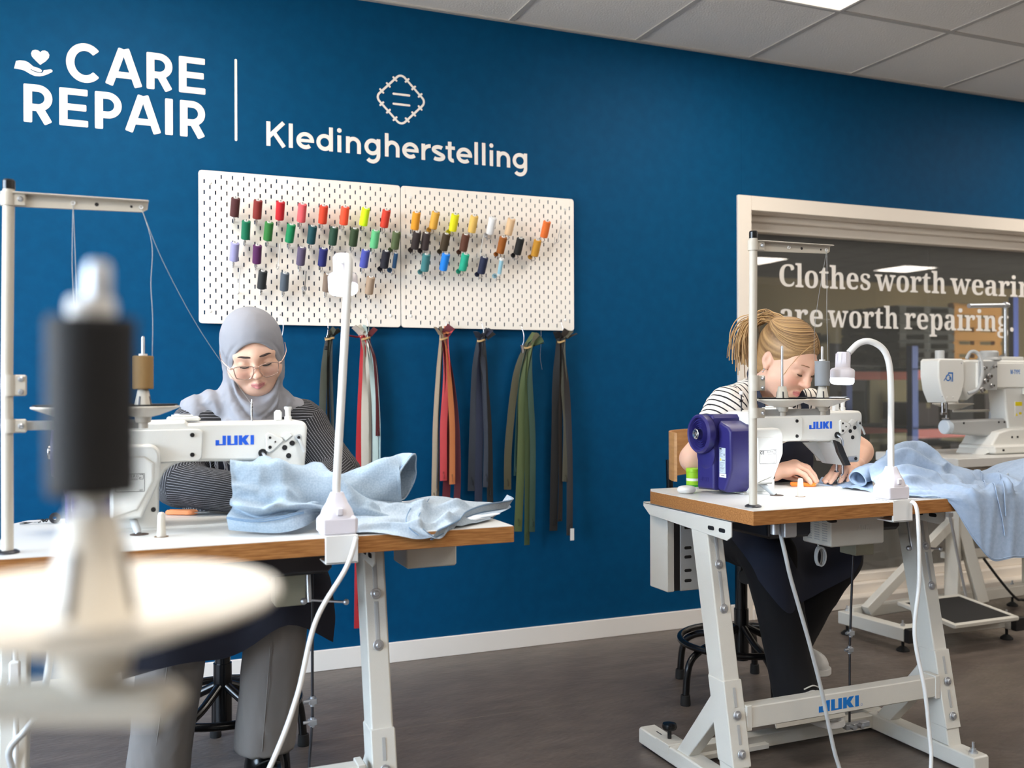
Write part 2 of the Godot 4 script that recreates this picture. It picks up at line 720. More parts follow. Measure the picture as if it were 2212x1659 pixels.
func materials() -> void:
	var m := mat("blue_wall", rgb(0, 69, 109), 0.62)
	m.albedo_color = Color.WHITE
	m.albedo_texture = noise_tex(0.02, [rgb(0, 66, 105), rgb(1, 72, 113)], 512)
	m.metallic_specular = 0.22
	m.normal_enabled = true
	m.normal_texture = noise_tex(0.09, [], 512, true, 2.0)
	m.normal_scale = 0.06
	m.uv1_triplanar = true
	m.uv1_world_triplanar = true
	m.uv1_scale = Vector3.ONE * 1.3
	mat("white_paint", rgb(232, 228, 222), 0.55)
	mat("far_wall", rgb(96, 84, 68), 0.7)
	mat("white_trim", rgb(236, 231, 224), 0.4)
	mat("cream_frame", rgb(233, 224, 212), 0.45)
	bumpy(mat("ceiling_tile", rgb(238, 236, 232), 0.95), 0.12, 3.0, 0.15, true)
	mat("ceiling_bar", rgb(188, 186, 182), 0.6)
	m = mat("floor_vinyl", Color.WHITE, 0.4)
	m.albedo_texture = noise_tex(0.012, [rgb(86, 77, 72), rgb(108, 98, 91)], 512, false, 1.0, 6)
	m.normal_enabled = true
	m.normal_texture = noise_tex(0.1, [], 256, true, 4.0)
	m.normal_scale = 0.12
	m.uv1_triplanar = true
	m.uv1_world_triplanar = true
	m.uv1_scale = Vector3(0.7, 1.0, 2.2)
	mat("floor_seam", rgb(120, 110, 102), 0.6)
	m = mat("lamp_glow", rgb(255, 252, 246), 0.5)
	m.emission_enabled = true
	m.emission = rgb(255, 250, 242)
	m.emission_energy_multiplier = 2.0
	m = mat("desk_lamp_glow", rgb(255, 255, 255), 0.5)
	m.emission_enabled = true
	m.emission = rgb(240, 246, 255)
	m.emission_energy_multiplier = 3.0
	mat("vinyl_white", rgb(235, 231, 226), 0.6)
	mat("peg_board", rgb(240, 235, 227), 0.5)
	mat("chrome", rgb(200, 200, 202), 0.22, 1.0)
	mat("steel", rgb(196, 199, 204), 0.4, 0.85)
	mat("dark_steel", rgb(70, 70, 74), 0.4, 0.8)
	mat("black_plastic", rgb(22, 22, 24), 0.45)
	mat("black_gloss", rgb(14, 14, 15), 0.22)
	mat("black_rubber", rgb(28, 28, 29), 0.8)
	mat("white_plastic", rgb(228, 228, 226), 0.35)
	mat("lilac_plastic", rgb(226, 222, 230), 0.35)
	bumpy(mat("machine_white", rgb(228, 228, 223), 0.3), 0.2, 12.0, 0.16)
	mat("machine_grey", rgb(176, 178, 178), 0.4)
	bumpy(mat("powder_white", rgb(212, 210, 202), 0.42), 0.25, 10.0, 0.2)
	mat("stand_beige", rgb(200, 194, 182), 0.42)
	mat("plate_cream", rgb(222, 215, 202), 0.35)
	mat("juki_blue", rgb(24, 92, 214), 0.5)
	mat("logo_blue", rgb(0, 112, 196), 0.5)
	mat("purple_cover", rgb(44, 40, 106), 0.38)
	mat("sticker_pale", rgb(196, 208, 220), 0.5)
	mat("print_black", rgb(26, 26, 28), 0.6)
	mat("print_yellow", rgb(236, 214, 20), 0.5)
	mat("laminate", rgb(214, 214, 211), 0.3)
	m = mat("beech", Color.WHITE, 0.5)
	m.albedo_texture = noise_tex(0.03, [rgb(132, 84, 42), rgb(190, 136, 82)], 512, false, 1.0, 5)
	m.uv1_triplanar = true
	m.uv1_scale = Vector3(0.9, 14.0, 9.0)
	m.metallic_specular = 0.4
	m = mat("seat_wood", Color.WHITE, 0.45)
	m.albedo_texture = noise_tex(0.02, [rgb(184, 132, 78), rgb(212, 160, 104)], 256)
	m.uv1_triplanar = true
	m.uv1_scale = Vector3(2, 12, 2)
	mat("orange_plastic", rgb(246, 128, 44), 0.35)
	mat("peach_plastic", rgb(250, 158, 104), 0.35)
	m = mat("glass", Color(0.93, 0.95, 0.94, 0.04), 0.0)
	m.transparency = BaseMaterial3D.TRANSPARENCY_ALPHA
	m = mat("clear_plastic", Color(0.95, 0.96, 0.97, 0.25), 0.1)
	m.transparency = BaseMaterial3D.TRANSPARENCY_ALPHA

func box_part(called: String, a: Vector3, b: Vector3, m: String, parent: Node = self, r := 0.002) -> MeshInstance3D:
	var mb := MB.new()
	mb.cbox(a, b, r)
	return struct(called, mb, M[m], parent)

func node_struct(called: String) -> Node3D:
	var o := Node3D.new()
	o.name = called
	add_child(o)
	o.set_meta("kind", "structure")
	return o

func room() -> void:
	# floor: vinyl sheets laid along the wall, welded seams between them
	var fl := node_struct("floor")
	var zs := [-0.2, 0.722, 2.722, 4.722, 6.722, 8.2]
	for k in zs.size() - 1:
		box_part("sheet", Vector3(-2.9, -0.06, zs[k] + 0.0012), Vector3(11.2, 0, zs[k + 1] - 0.0012), "floor_vinyl", fl, 0.0008)
		if k > 0:
			box_part("seam", Vector3(-2.9, -0.05, zs[k] - 0.0012), Vector3(11.2, -0.0004, zs[k] + 0.0012), "floor_seam", fl, 0.0002)
	# front wall with the window opening
	var wf := MB.new()
	wf.cbox(Vector3(-2.9, 0, -0.22), Vector3(2.40, 2.9, 0), 0.001)
	wf.cbox(Vector3(2.40, 1.94, -0.22), Vector3(6.66, 2.9, 0), 0.001)
	wf.cbox(Vector3(6.66, 0, -0.22), Vector3(11.2, 2.9, 0), 0.001)
	struct("wall_front", wf, M.blue_wall)
	# side wall with the windows that let the daylight in, back wall
	var wl := MB.new()
	wl.cbox(Vector3(-2.9, 0, 0), Vector3(-2.7, 0.75, 8), 0.001)
	wl.cbox(Vector3(-2.9, 2.4, 0), Vector3(-2.7, 2.9, 8), 0.001)
	wl.cbox(Vector3(-2.9, 0.75, 0), Vector3(-2.7, 2.4, 0.5), 0.001)
	wl.cbox(Vector3(-2.9, 0.75, 3.7), Vector3(-2.7, 2.4, 8), 0.001)
	struct("wall_left", wl, M.white_paint)
	var fr := node_struct("window_2")
	for z in [0.5, 1.55, 2.6, 3.64]:
		box_part("mullion", Vector3(-2.86, 0.75, z), Vector3(-2.79, 2.4, z + 0.06), "white_trim", fr)
	box_part("rail", Vector3(-2.86, 0.75, 0.5), Vector3(-2.79, 0.81, 3.7), "white_trim", fr)
	box_part("rail", Vector3(-2.86, 2.34, 0.5), Vector3(-2.79, 2.4, 3.7), "white_trim", fr)
	var wb := MB.new()
	wb.cbox(Vector3(-2.9, 0, 8), Vector3(11.2, 2.9, 8.2), 0.001)
	struct("wall_back", wb, M.far_wall)
	box_part("wall_right", Vector3(11.0, 0, 0), Vector3(11.2, 2.9, 8), "far_wall", self, 0.001)
	var bb := MB.new()
	bb.cbox(Vector3(-2.7, 0, 0), Vector3(2.372, 0.079, 0.013), 0.002)
	struct("baseboard_front", bb, M.white_trim)
	# window to the hall: casing, deep stepped head, sill, two panes
	var w1 := node_struct("window_1")
	box_part("casing", Vector3(2.373, 0, -0.02), Vector3(2.447, 1.97, 0.014), "cream_frame", w1, 0.003)
	box_part("casing", Vector3(2.447, 1.902, -0.02), Vector3(6.7, 1.97, 0.014), "cream_frame", w1, 0.003)
	box_part("reveal", Vector3(2.40, 1.90, -0.13), Vector3(6.66, 1.935, -0.02), "cream_frame", w1, 0.001)
	box_part("reveal", Vector3(2.40, 0, -0.2), Vector3(2.445, 1.9, -0.02), "cream_frame", w1, 0.001)
	box_part("frame", Vector3(2.44, 1.868, -0.15), Vector3(6.66, 1.9, -0.07), "cream_frame", w1, 0.004)
	box_part("frame", Vector3(2.44, 1.824, -0.15), Vector3(6.66, 1.87, -0.095), "cream_frame", w1, 0.004)
	box_part("frame", Vector3(2.44, 0.10, -0.15), Vector3(2.475, 1.84, -0.095), "cream_frame", w1, 0.003)
	box_part("sill", Vector3(2.447, 0.0, -0.2), Vector3(6.66, 0.052, 0.02), "cream_frame", w1, 0.004)
	box_part("sill", Vector3(2.447, 0.05, -0.2), Vector3(6.66, 0.10, -0.05), "cream_frame", w1, 0.004)
	box_part("sill", Vector3(2.447, 0.10, -0.15), Vector3(6.66, 0.14, -0.09), "cream_frame", w1, 0.004)
	box_part("pane", Vector3(2.46, 0.13, -0.126), Vector3(3.668, 1.835, -0.12), "glass", w1, 0.0004)
	box_part("pane", Vector3(3.671, 0.13, -0.126), Vector3(6.66, 1.835, -0.12), "glass", w1, 0.0004)
	# ceiling: slab above, tiles near the wall one by one, bars between them
	var ce := node_struct("ceiling")
	box_part("slab", Vector3(-2.9, 2.68, -0.22), Vector3(11.2, 2.9, 8.2), "white_paint", ce, 0.001)
	var tm := MB.new()
	tm.rbox(Vector3.ZERO, Vector3(0.588, 0.015, 0.588), 0.003)
	var tmesh := tm.mesh()
	for ix in range(-2, 16):
		for iz in 4:
			var x: float = 1.239 + 0.6 * ix + 0.3
			var z: float = 0.31 + 0.6 * iz
			if is_lamp(x, z) or x > 10.8:
				continue
			var o := put("tile", tmesh, M.ceiling_tile, ce)
			o.position = Vector3(x, CEIL + 0.0115, z)
	var far := MB.new()
	far.cbox(Vector3(-2.9, CEIL + 0.004, 2.41), Vector3(11.2, CEIL + 0.02, 8.1), 0.001)
	far.cbox(Vector3(-2.9, CEIL + 0.004, 0), Vector3(0.03, CEIL + 0.02, 2.41), 0.001)
	struct("far_tiles", far, M.ceiling_tile, ce)
	var bars := MB.new()
	for ix in range(-6, 17):
		var x: float = 1.239 + 0.6 * ix
		bars.cbox(Vector3(x - 0.012, CEIL, 0), Vector3(x + 0.012, CEIL + 0.006, 8.0), 0.0006)
	for iz in 14:
		var z: float = 0.61 + 0.6 * iz
		if z < 8.0:
			bars.cbox(Vector3(-2.7, CEIL - 0.0002, z - 0.012), Vector3(11.0, CEIL + 0.006, z + 0.012), 0.0006)
	bars.cbox(Vector3(-2.7, CEIL - 0.002, 0.0), Vector3(11.0, CEIL + 0.012, 0.02), 0.0006)
	struct("grid_bars", bars, M.ceiling_bar, ce)

var lamp_x := [-0.261, 2.139, 4.539, 6.939, 9.339]
var lamp_z := [0.91, 3.31, 5.71]

func is_lamp(x: float, z: float) -> bool:
	for lx in lamp_x:
		for lz in lamp_z:
			if absf(x - lx) < 0.05 and absf(z - lz) < 0.05:
				return true
	return false

func ceiling_lights() -> void:
	var fm := MB.new()
	for s in [-1, 1]:
		fm.rbox(Vector3(s * 0.291, 0, 0), Vector3(0.012, 0.008, 0.594), 0.001)
		fm.rbox(Vector3(0, 0, s * 0.291), Vector3(0.57, 0.008, 0.012), 0.001)
	fm.rbox(Vector3(0, 0.03, 0), Vector3(0.594, 0.012, 0.594), 0.001)
	var fmesh := fm.mesh()
	var dm := MB.new()
	dm.rbox(Vector3(0, 0.003, 0), Vector3(0.57, 0.004, 0.57), 0.001)
	var dmesh := dm.mesh()
	for x in lamp_x:
		for z in lamp_z:
			var seen: bool = x > 2.0 and x < 2.3 and z < 1.0
			var t := thing("ceiling_light", "square white ceiling light panel above the blue wall" if seen else "square ceiling light panel farther back in the workshop", "light", Vector3(x, CEIL + 0.002, z), 0, "ceiling light panels")
			put("frame", fmesh, M.white_trim, t)
			put("diffuser", dmesh, M.lamp_glow, t)
			var l := AreaLight3D.new()
			l.name = "panel_light"
			l.area_size = Vector2(0.56, 0.56)
			l.light_color = Color(1.0, 0.96, 0.91)
			l.light_energy = 1.7
			l.area_range = 20.0
			l.shadow_enabled = true
			t.add_child(l)
			l.rotation_degrees = Vector3(-90, 0, 0)
			l.position = Vector3(0, -0.006, 0)

# white lettering painted on the wall
func glyph(mb: MB, ch: String, x0: float, x1: float, y: float, xh: float, w: float, z: float) -> void:
	var h := w * 0.5
	var cx := (x0 + x1) * 0.5
	var rx := (x1 - x0) * 0.5 - h
	var ry := xh * 0.5 - h
	var o := Vector2(cx, y + xh * 0.5)
	var asc := xh * 1.42
	match ch:
		"K":
			mb.stroke([Vector2(x0 + h, y), Vector2(x0 + h, y + asc)], w, z, 0.05)
			mb.stroke([Vector2(x1 - h * 1.3, y + asc), Vector2(x0 + h, y + asc * 0.36)], w, z + 0.0001, 0.0)
			mb.stroke([Vector2(x0 + h * 3.4, y + asc * 0.6), Vector2(x1 - h * 1.1, y)], w, z + 0.0002, 0.0)
		"l":
			mb.stroke([Vector2(cx, y), Vector2(cx, y + asc)], w, z, 0.05)
		"i":
			mb.stroke([Vector2(cx, y), Vector2(cx, y + xh)], w, z, 0.05)
			mb.stroke(arc(Vector2(cx, y + xh * 1.3), w * 0.29, w * 0.29, 0, 345, 16), w * 0.6, z, 0.0, true)
		"e":
			mb.stroke(arc(o, rx, ry, 0, 312, 30), w, z, 0.1)
			mb.stroke([o + Vector2(-rx, 0), o + Vector2(rx + h, 0)], w * 0.8, z + 0.0001, 0.0)
		"d", "g":
			mb.stroke(arc(o, rx, ry, 0, 350, 32), w, z, 0.0, true)
			if ch == "d":
				mb.stroke([Vector2(x1 - h, y), Vector2(x1 - h, y + asc)], w, z + 0.0001, 0.05)
			else:
				var p := [Vector2(x1 - h, y + xh)]
				p.append_array(arc(Vector2(cx, y + xh * 0.02), rx, xh * 0.4, 0, -140, 18))
				mb.stroke(p, w, z + 0.0001, 0.05)
		"n", "h":
			mb.stroke([Vector2(x0 + h, y), Vector2(x0 + h, y + (asc if ch == "h" else xh))], w, z, 0.05)
			var p := arc(Vector2(cx, y + xh - h - rx * 1.05), rx, rx * 1.05, 180, 0, 18)
			p.append(Vector2(x1 - h, y))
			mb.stroke(p, w, z + 0.0001, 0.05)
		"r":
			mb.stroke([Vector2(x0 + h, y), Vector2(x0 + h, y + xh)], w, z, 0.05)
			mb.stroke(arc(Vector2(x1 - h * 0.2, y + xh * 0.46), x1 - x0 - h * 1.2, xh * 0.43, 180, 88, 14), w, z + 0.0001, 0.05)
		"s":
			var p := arc(Vector2(cx, y + xh * 0.715), rx, xh * 0.285 - h, 40, 235, 14)
			p.append_array(arc(Vector2(cx, y + xh * 0.28), rx * 1.06, xh * 0.28 - h, 65, -145, 14))
			mb.stroke(p, w, z, 0.1)
		"t":
			var p := [Vector2(x0 + w * 1.15, y + xh * 1.28), Vector2(x0 + w * 1.15, y + xh * 0.5)]
			p.append_array(arc(Vector2(x0 + w * 2.05, y + w * 1.35), w * 0.9, w * 0.85, 180, 285, 10))
			mb.stroke(p, w, z, 0.05)
			mb.stroke([Vector2(x0, y + xh - h * 0.9), Vector2(x1 - w * 0.1, y + xh - h * 0.9)], w * 0.86, z + 0.0001, 0.0)
		"C":
			mb.stroke(arc(Vector2(x0 + (x1 - x0) * 0.53, y + xh * 0.5), (x1 - x0) * 0.53 - h, xh * 0.525 - h, 42, 318, 34), w, z, 0.15)
		"A":
			mb.stroke([Vector2(x0 + h * 1.0, y), Vector2(cx - h * 0.35, y + xh)], w, z, 0.15)
			mb.stroke([Vector2(cx + h * 0.35, y + xh), Vector2(x1 - h * 1.0, y)], w, z + 0.0001, 0.15)
			mb.stroke([Vector2(x0 + (x1 - x0) * 0.27, y + xh * 0.29), Vector2(x1 - (x1 - x0) * 0.27, y + xh * 0.29)], w * 0.86, z + 0.0002, 0.0)
		"R", "P":
			mb.stroke([Vector2(x0 + h, y), Vector2(x0 + h, y + xh)], w, z, 0.15)
			var t := y + xh - h * 0.92
			var b := y + xh * (0.4 if ch == "R" else 0.385)
			var p := [Vector2(x0 + h, t)]
			p.append_array(arc(Vector2(x1 - h * 1.1 - (t - b) * 0.5, (t + b) * 0.5), (t - b) * 0.5, (t - b) * 0.5, 90, -90, 16))
			p.append(Vector2(x0 + h, b))
			mb.stroke(p, w * 0.92, z + 0.0001, 0.0)
			if ch == "R":
				mb.stroke([Vector2(x0 + (x1 - x0) * 0.5, y + xh * 0.42), Vector2(x1 - h * 1.1, y)], w, z + 0.0002, 0.15)
		"E":
			mb.stroke([Vector2(x0 + h, y), Vector2(x0 + h, y + xh)], w, z, 0.15)
			for q in [[h * 0.86, 1.0], [xh * 0.505, 0.94], [xh - h * 0.86, 0.985]]:
				mb.stroke([Vector2(x0 + h * 0.3, y + q[0]), Vector2(x0 + (x1 - x0) * q[1], y + q[0])], w * 0.86, z + 0.0001 + q[0] * 0.001, 0.15)
		"I":
			mb.stroke([Vector2(cx, y), Vector2(cx, y + xh)], w, z, 0.15)

func wall_signs() -> void:
	var z := 0.0012
	var W: Material = M.vinyl_white
	var t := thing("wall_lettering", "white CARE REPAIR lettering with hand and heart on blue wall", "sign")
	for q in [["C", -0.438, -0.323], ["A", -0.313, -0.189], ["R", -0.175, -0.085], ["E", -0.065, 0.027]]:
		var mb := MB.new()
		glyph(mb, q[0], q[1], q[2], 2.167, 0.132, 0.0265, z)
		obj("letter", mb, W, t)
	for q in [["R", -0.571, -0.479], ["E", -0.460, -0.368], ["P", -0.346, -0.256], ["A", -0.248, -0.126], ["I", -0.113, -0.086], ["R", -0.062, 0.028]]:
		var mb := MB.new()
		glyph(mb, q[0], q[1], q[2], 2.007, 0.132, 0.0265, z)
		obj("letter", mb, W, t)
	var heart := []
	for p in [[-0.519, 2.209], [-0.5325, 2.2215], [-0.545, 2.235], [-0.5475, 2.245], [-0.5435, 2.255], [-0.534, 2.2595], [-0.525, 2.258], [-0.5185, 2.2525], [-0.513, 2.2585], [-0.504, 2.2605], [-0.495, 2.2565], [-0.4905, 2.247], [-0.492, 2.237], [-0.502, 2.2235]]:
		heart.append(Vector2(p[0], p[1]))
	var hb := MB.new()
	hb.prism(heart, 0.0004, z, 0.0)
	obj("heart", hb, W, t)
	var hand := []
	for p in [[-0.5995, 2.187], [-0.5935, 2.2135], [-0.582, 2.2165], [-0.566, 2.217], [-0.556, 2.213], [-0.541, 2.201], [-0.521, 2.196], [-0.5135, 2.1905], [-0.5155, 2.1845], [-0.522, 2.1835], [-0.535, 2.1855], [-0.548, 2.191], [-0.5498, 2.189], [-0.536, 2.1825], [-0.522, 2.1805], [-0.5135, 2.1815], [-0.5085, 2.1885], [-0.5085, 2.192], [-0.497, 2.1945], [-0.486, 2.1975], [-0.4805, 2.1945], [-0.4815, 2.189], [-0.495, 2.18], [-0.508, 2.173], [-0.521, 2.169], [-0.536, 2.1685], [-0.551, 2.174], [-0.566, 2.1825], [-0.576, 2.1855]]:
		hand.append(Vector2(p[0], p[1]))
	var hm := MB.new()
	hm.prism(hand, 0.0004, z, 0.0)
	obj("hand_emblem", hm, W, t)
	t = thing("wall_divider", "thin white vertical line between the two wall texts", "sign")
	var bar := MB.new()
	bar.stroke([Vector2(0.1355, 2.007), Vector2(0.1355, 2.313)], 0.0092, z, 0.45)
	obj("bar", bar, W, t)
	t = thing("wall_lettering", "white Kledingherstelling lettering above the pegboards", "sign")
	var k := [["K", 0.246, 0.32], ["l", 0.329, 0.345], ["e", 0.358, 0.425], ["d", 0.434, 0.498], ["i", 0.515, 0.531], ["n", 0.549, 0.608], ["g", 0.622, 0.686], ["h", 0.704, 0.764], ["e", 0.775, 0.843], ["r", 0.855, 0.894], ["s", 0.898, 0.954], ["t", 0.957, 0.998], ["e", 1.003, 1.071], ["l", 1.081, 1.097], ["l", 1.114, 1.130], ["i", 1.148, 1.164], ["n", 1.180, 1.240], ["g", 1.251, 1.317]]
	for q in k:
		var mb := MB.new()
		glyph(mb, q[0], q[1], q[2], 2.0005, 0.065, 0.0152, z)
		obj("letter", mb, W, t)
	# patch emblem: stitched rounded diamond with two lines
	t = thing("patch_emblem", "white outline diamond patch emblem with stitches on the wall", "sign")
	var e := MB.new()
	var o := Vector2(0.771, 2.2325)
	var s := 0.0735
	var ring := []
	for q in rounded(s * 2, s * 2, 0.022, 6):
		ring.append(o + q.rotated(PI / 4))
	e.stroke(ring, 0.0085, z, 0.0, true)
	obj("outline", e, W, t)
	var st := MB.new()
	st.stroke([Vector2(0, -0.0125), Vector2(0, 0.0125)], 0.008, z + 0.0002, 0.45)
	var smesh := st.mesh()
	for side in 4:
		for f in [-0.04, 0.0, 0.04]:
			var ang := PI / 4 + side * PI / 2
			var p := o + Vector2(s, f * 0.95).rotated(ang)
			var so := put("stitch", smesh, W, t)
			so.transform = Transform3D(Basis(Vector3.BACK, ang + PI / 2), Vector3(p.x, p.y, 0))
	for y in [2.2523, 2.2125]:
		var l := MB.new()
		l.stroke([Vector2(0.736, y), Vector2(0.809, y)], 0.0085, z, 0.45)
		obj("line", l, W, t)
	# lettering on the window
	t = thing("window_lettering", "white serif slogan Clothes worth wearing are worth repairing on the glass", "sign")
	var zf := -0.1195
	for q in [["Clothes", 2.708, 3.276, 1.571], ["worth", 3.307, 3.79, 1.571], ["wearing", 3.822, 4.53, 1.571], ["are", 2.708, 2.971, 1.378], ["worth", 3.003, 3.46, 1.378], ["repairing.", 3.503, 4.286, 1.378]]:
		var f := SystemFont.new()
		f.font_names = PackedStringArray(["Droid Serif"])
		f.font_weight = 700
		var tm := TextMesh.new()
		tm.font = f
		tm.text = q[0]
		tm.font_size = 64
		tm.pixel_size = 0.1 / 45.0
		tm.depth = 0.001
		tm.horizontal_alignment = HORIZONTAL_ALIGNMENT_LEFT
		tm.vertical_alignment = VERTICAL_ALIGNMENT_TOP
		var bb := tm.get_aabb()
		var ref := TextMesh.new()
		ref.font = f
		ref.text = "l"
		ref.font_size = 64
		ref.pixel_size = tm.pixel_size
		ref.vertical_alignment = VERTICAL_ALIGNMENT_TOP
		var rb := ref.get_aabb()
		var sy := 0.118 / rb.size.y
		var sx: float = (q[2] - q[1]) / bb.size.x
		var w := put("word", tm, W, t)
		w.transform = Transform3D(Basis.from_scale(Vector3(sx, sy, 1)), Vector3(q[1] - bb.position.x * sx, q[3] - rb.position.y * sy, zf))

func pegboards() -> void:
	var W := 0.76
	var H := 0.56
	for b in 2:
		var x0: float = 0.0 if b == 0 else 0.763
		var t := thing("pegboard", "white slotted pegboard of mostly red, green and purple spools" if b == 0 else "white slotted pegboard of mostly yellow, brown and blue spools", "pegboard", Vector3(x0, 1.325, 0.018), 0, "white slotted pegboards")
		# the panel: bars between the columns of slots and bridges between the slots
		var mb := MB.new()
		var D := 0.005
		var n := 37
		var pitch := 0.02
		var m0 := (W - (n - 1) * pitch) * 0.5
		var sw := 0.0052
		var sh := 0.0155
		var edge := []
		var r := 0.012
		edge.append_array(arc(Vector2(r, H - r), r, r, 90, 180, 6))
		edge.append_array(arc(Vector2(r, r), r, r, 180, 270, 6))
		edge.append(Vector2(m0 - sw / 2, 0))
		edge.append(Vector2(m0 - sw / 2, H))
		mb.prism(edge, 0, D, 0.0008)
		var edge2 := []
		for q in edge:
			edge2.append(Vector2(W - q.x, q.y))
		mb.prism(edge2, 0, D, 0.0008)
		for k in n - 1:
			var a := m0 + k * pitch + sw / 2
			mb.cbox(Vector3(a, 0, 0), Vector3(a + pitch - sw, H, D), 0.0001)
		for k in n:
			var a := m0 + k * pitch - sw / 2
			var ys := []
			var y := (0.04 if k % 2 == 0 else 0.02)
			while y < H - 0.012:
				var corner := (k <= 1 or k >= n - 2) and (y < 0.025 or y > H - 0.025)
				if not corner:
					ys.append(y)
				y += 0.04
			var last := 0.0
			for q in ys:
				mb.cbox(Vector3(a - 0.0001, last, 0), Vector3(a + sw + 0.0001, q - sh / 2, D), 0.0001)
				last = q + sh / 2
			mb.cbox(Vector3(a - 0.0001, last, 0), Vector3(a + sw + 0.0001, H, D), 0.0001)
		obj("panel", mb, M.peg_board, t)
		var sc := MB.new()
		sc.xf = T(Vector3.ZERO, Vector3(90, 0, 0))
		sc.lathe([Vector2(0, 0.004), Vector2(0.004, 0.0035), Vector2(0.0055, 0.002), Vector2(0.006, 0)], Vector3.ZERO, 14)
		var sp := MB.new()
		sp.xf = T(Vector3.ZERO, Vector3(90, 0, 0))
		sp.lathe([Vector2(0.004, 0.014), Vector2(0.004, 0)], Vector3.ZERO, 10)
		for q in [[0.04, 0.045], [W - 0.04, 0.045], [0.04, H - 0.045], [W - 0.04, H - 0.045]]:
			var s := put("screw_cap", sc.mesh(), M.white_plastic, t)
			s.position = Vector3(q[0], q[1], D)
			var s2 := put("spacer", sp.mesh(), M.white_plastic, t)
			s2.position = Vector3(q[0], q[1], -0.016)

var spool_list := [
	[0, "maroon", 80, 38, 40], [0, "brick red", 130, 40, 36], [0, "crimson", 190, 22, 38], [0, "salmon pink", 226, 92, 100], [0, "rust red", 214, 66, 38], [0, "neon coral", 250, 84, 50], [0, "neon yellow", 214, 250, 20], [0, "tomato red", 206, 58, 40],
	[1, "emerald green", 0, 110, 78], [1, "grass green", 44, 120, 54], [1, "bright green", 0, 130, 80], [1, "dark teal", 8, 70, 78], [1, "bottle green", 34, 70, 54], [1, "dark olive", 46, 66, 38], [1, "mint green", 96, 186, 128], [1, "grey olive", 82, 96, 62],
	[2, "lavender", 160, 160, 206], [2, "plum purple", 84, 30, 86], [2, "grey purple", 88, 78, 106], [2, "royal navy", 28, 34, 104], [2, "violet blue", 70, 80, 168], [2, "blackish navy", 24, 24, 38], [2, "slim petrol blue", 30, 72, 110],
	[3, "charcoal", 38, 42, 44], [3, "slate grey", 82, 92, 104], [3, "taupe", 128, 110, 96], [3, "sand", 176, 146, 108], [3, "light tan", 168, 144, 122],
	[4, "amber", 226, 154, 38], [4, "honey gold", 222, 168, 66], [4, "lemon yellow", 226, 220, 20], [4, "pale gold", 228, 188, 100], [4, "white", 226, 228, 230], [4, "beige", 222, 188, 148], [4, "orange", 222, 110, 44],
	[5, "espresso", 44, 34, 34], [5, "dark brown", 54, 42, 42], [5, "olive brown", 62, 48, 28], [5, "chestnut brown", 92, 52, 36], [5, "caramel", 150, 84, 20], [5, "black", 20, 22, 24], [5, "mustard", 196, 140, 40],
	[6, "dusty teal", 58, 120, 124], [6, "azure blue", 22, 128, 226], [6, "sea green", 34, 170, 138], [6, "navy blue", 26, 34, 64], [6, "slim pale blue", 150, 198, 216]]
var spool_pos := [[0.123, 1.748], [0.203, 1.745], [0.285, 1.746], [0.365, 1.743], [0.445, 1.742], [0.526, 1.743], [0.604, 1.744], [0.686, 1.742], [0.161, 1.667], [0.242, 1.667], [0.322, 1.664], [0.402, 1.663], [0.483, 1.663], [0.562, 1.663], [0.644, 1.66], [0.727, 1.66], [0.12, 1.585], [0.201, 1.58], [0.362, 1.581], [0.443, 1.581], [0.604, 1.583], [0.685, 1.584], [0.724, 1.581], [0.219, 1.487], [0.3, 1.483], [0.459, 1.485], [0.544, 1.483], [0.624, 1.481],
	[0.808, 1.741], [0.885, 1.748], [0.967, 1.744], [1.048, 1.743], [1.127, 1.741], [1.208, 1.742], [1.368, 1.741], [0.809, 1.664], [0.848, 1.663], [0.929, 1.664], [1.011, 1.666], [1.172, 1.665], [1.248, 1.664], [1.325, 1.661], [0.848, 1.579], [0.927, 1.585], [1.009, 1.588], [1.089, 1.579], [1.166, 1.576]]

func wound(r: float, h: float, seg := 20) -> MB:   # thread wound on a spool, axis y, centred
	var p := [Vector2(r * 0.55, -h / 2), Vector2(r * 0.94, -h / 2), Vector2(r, -h / 2 + 0.002)]
	var turns := 9
	for k in turns:
		var y := -h / 2 + 0.003 + (h - 0.006) * (k + 0.5) / turns
		p.append(Vector2(r - 0.00035, y - (h / turns) * 0.3))
		p.append(Vector2(r + 0.0001, y + (h / turns) * 0.3))
	p.append(Vector2(r, h / 2 - 0.002))
	p.append(Vector2(r * 0.94, h / 2))
	p.append(Vector2(r * 0.45, h / 2))
	var mb := MB.new()
	mb.lathe(p, Vector3.ZERO, seg, 50)
	return mb

func core_tube(r: float, h: float) -> MB:
	var mb := MB.new()
	mb.lathe([Vector2(r * 0.62, -h / 2), Vector2(r, -h / 2), Vector2(r, h / 2), Vector2(r * 0.66, h / 2), Vector2(r * 0.62, -h / 2)], Vector3.ZERO, 16)
	return mb

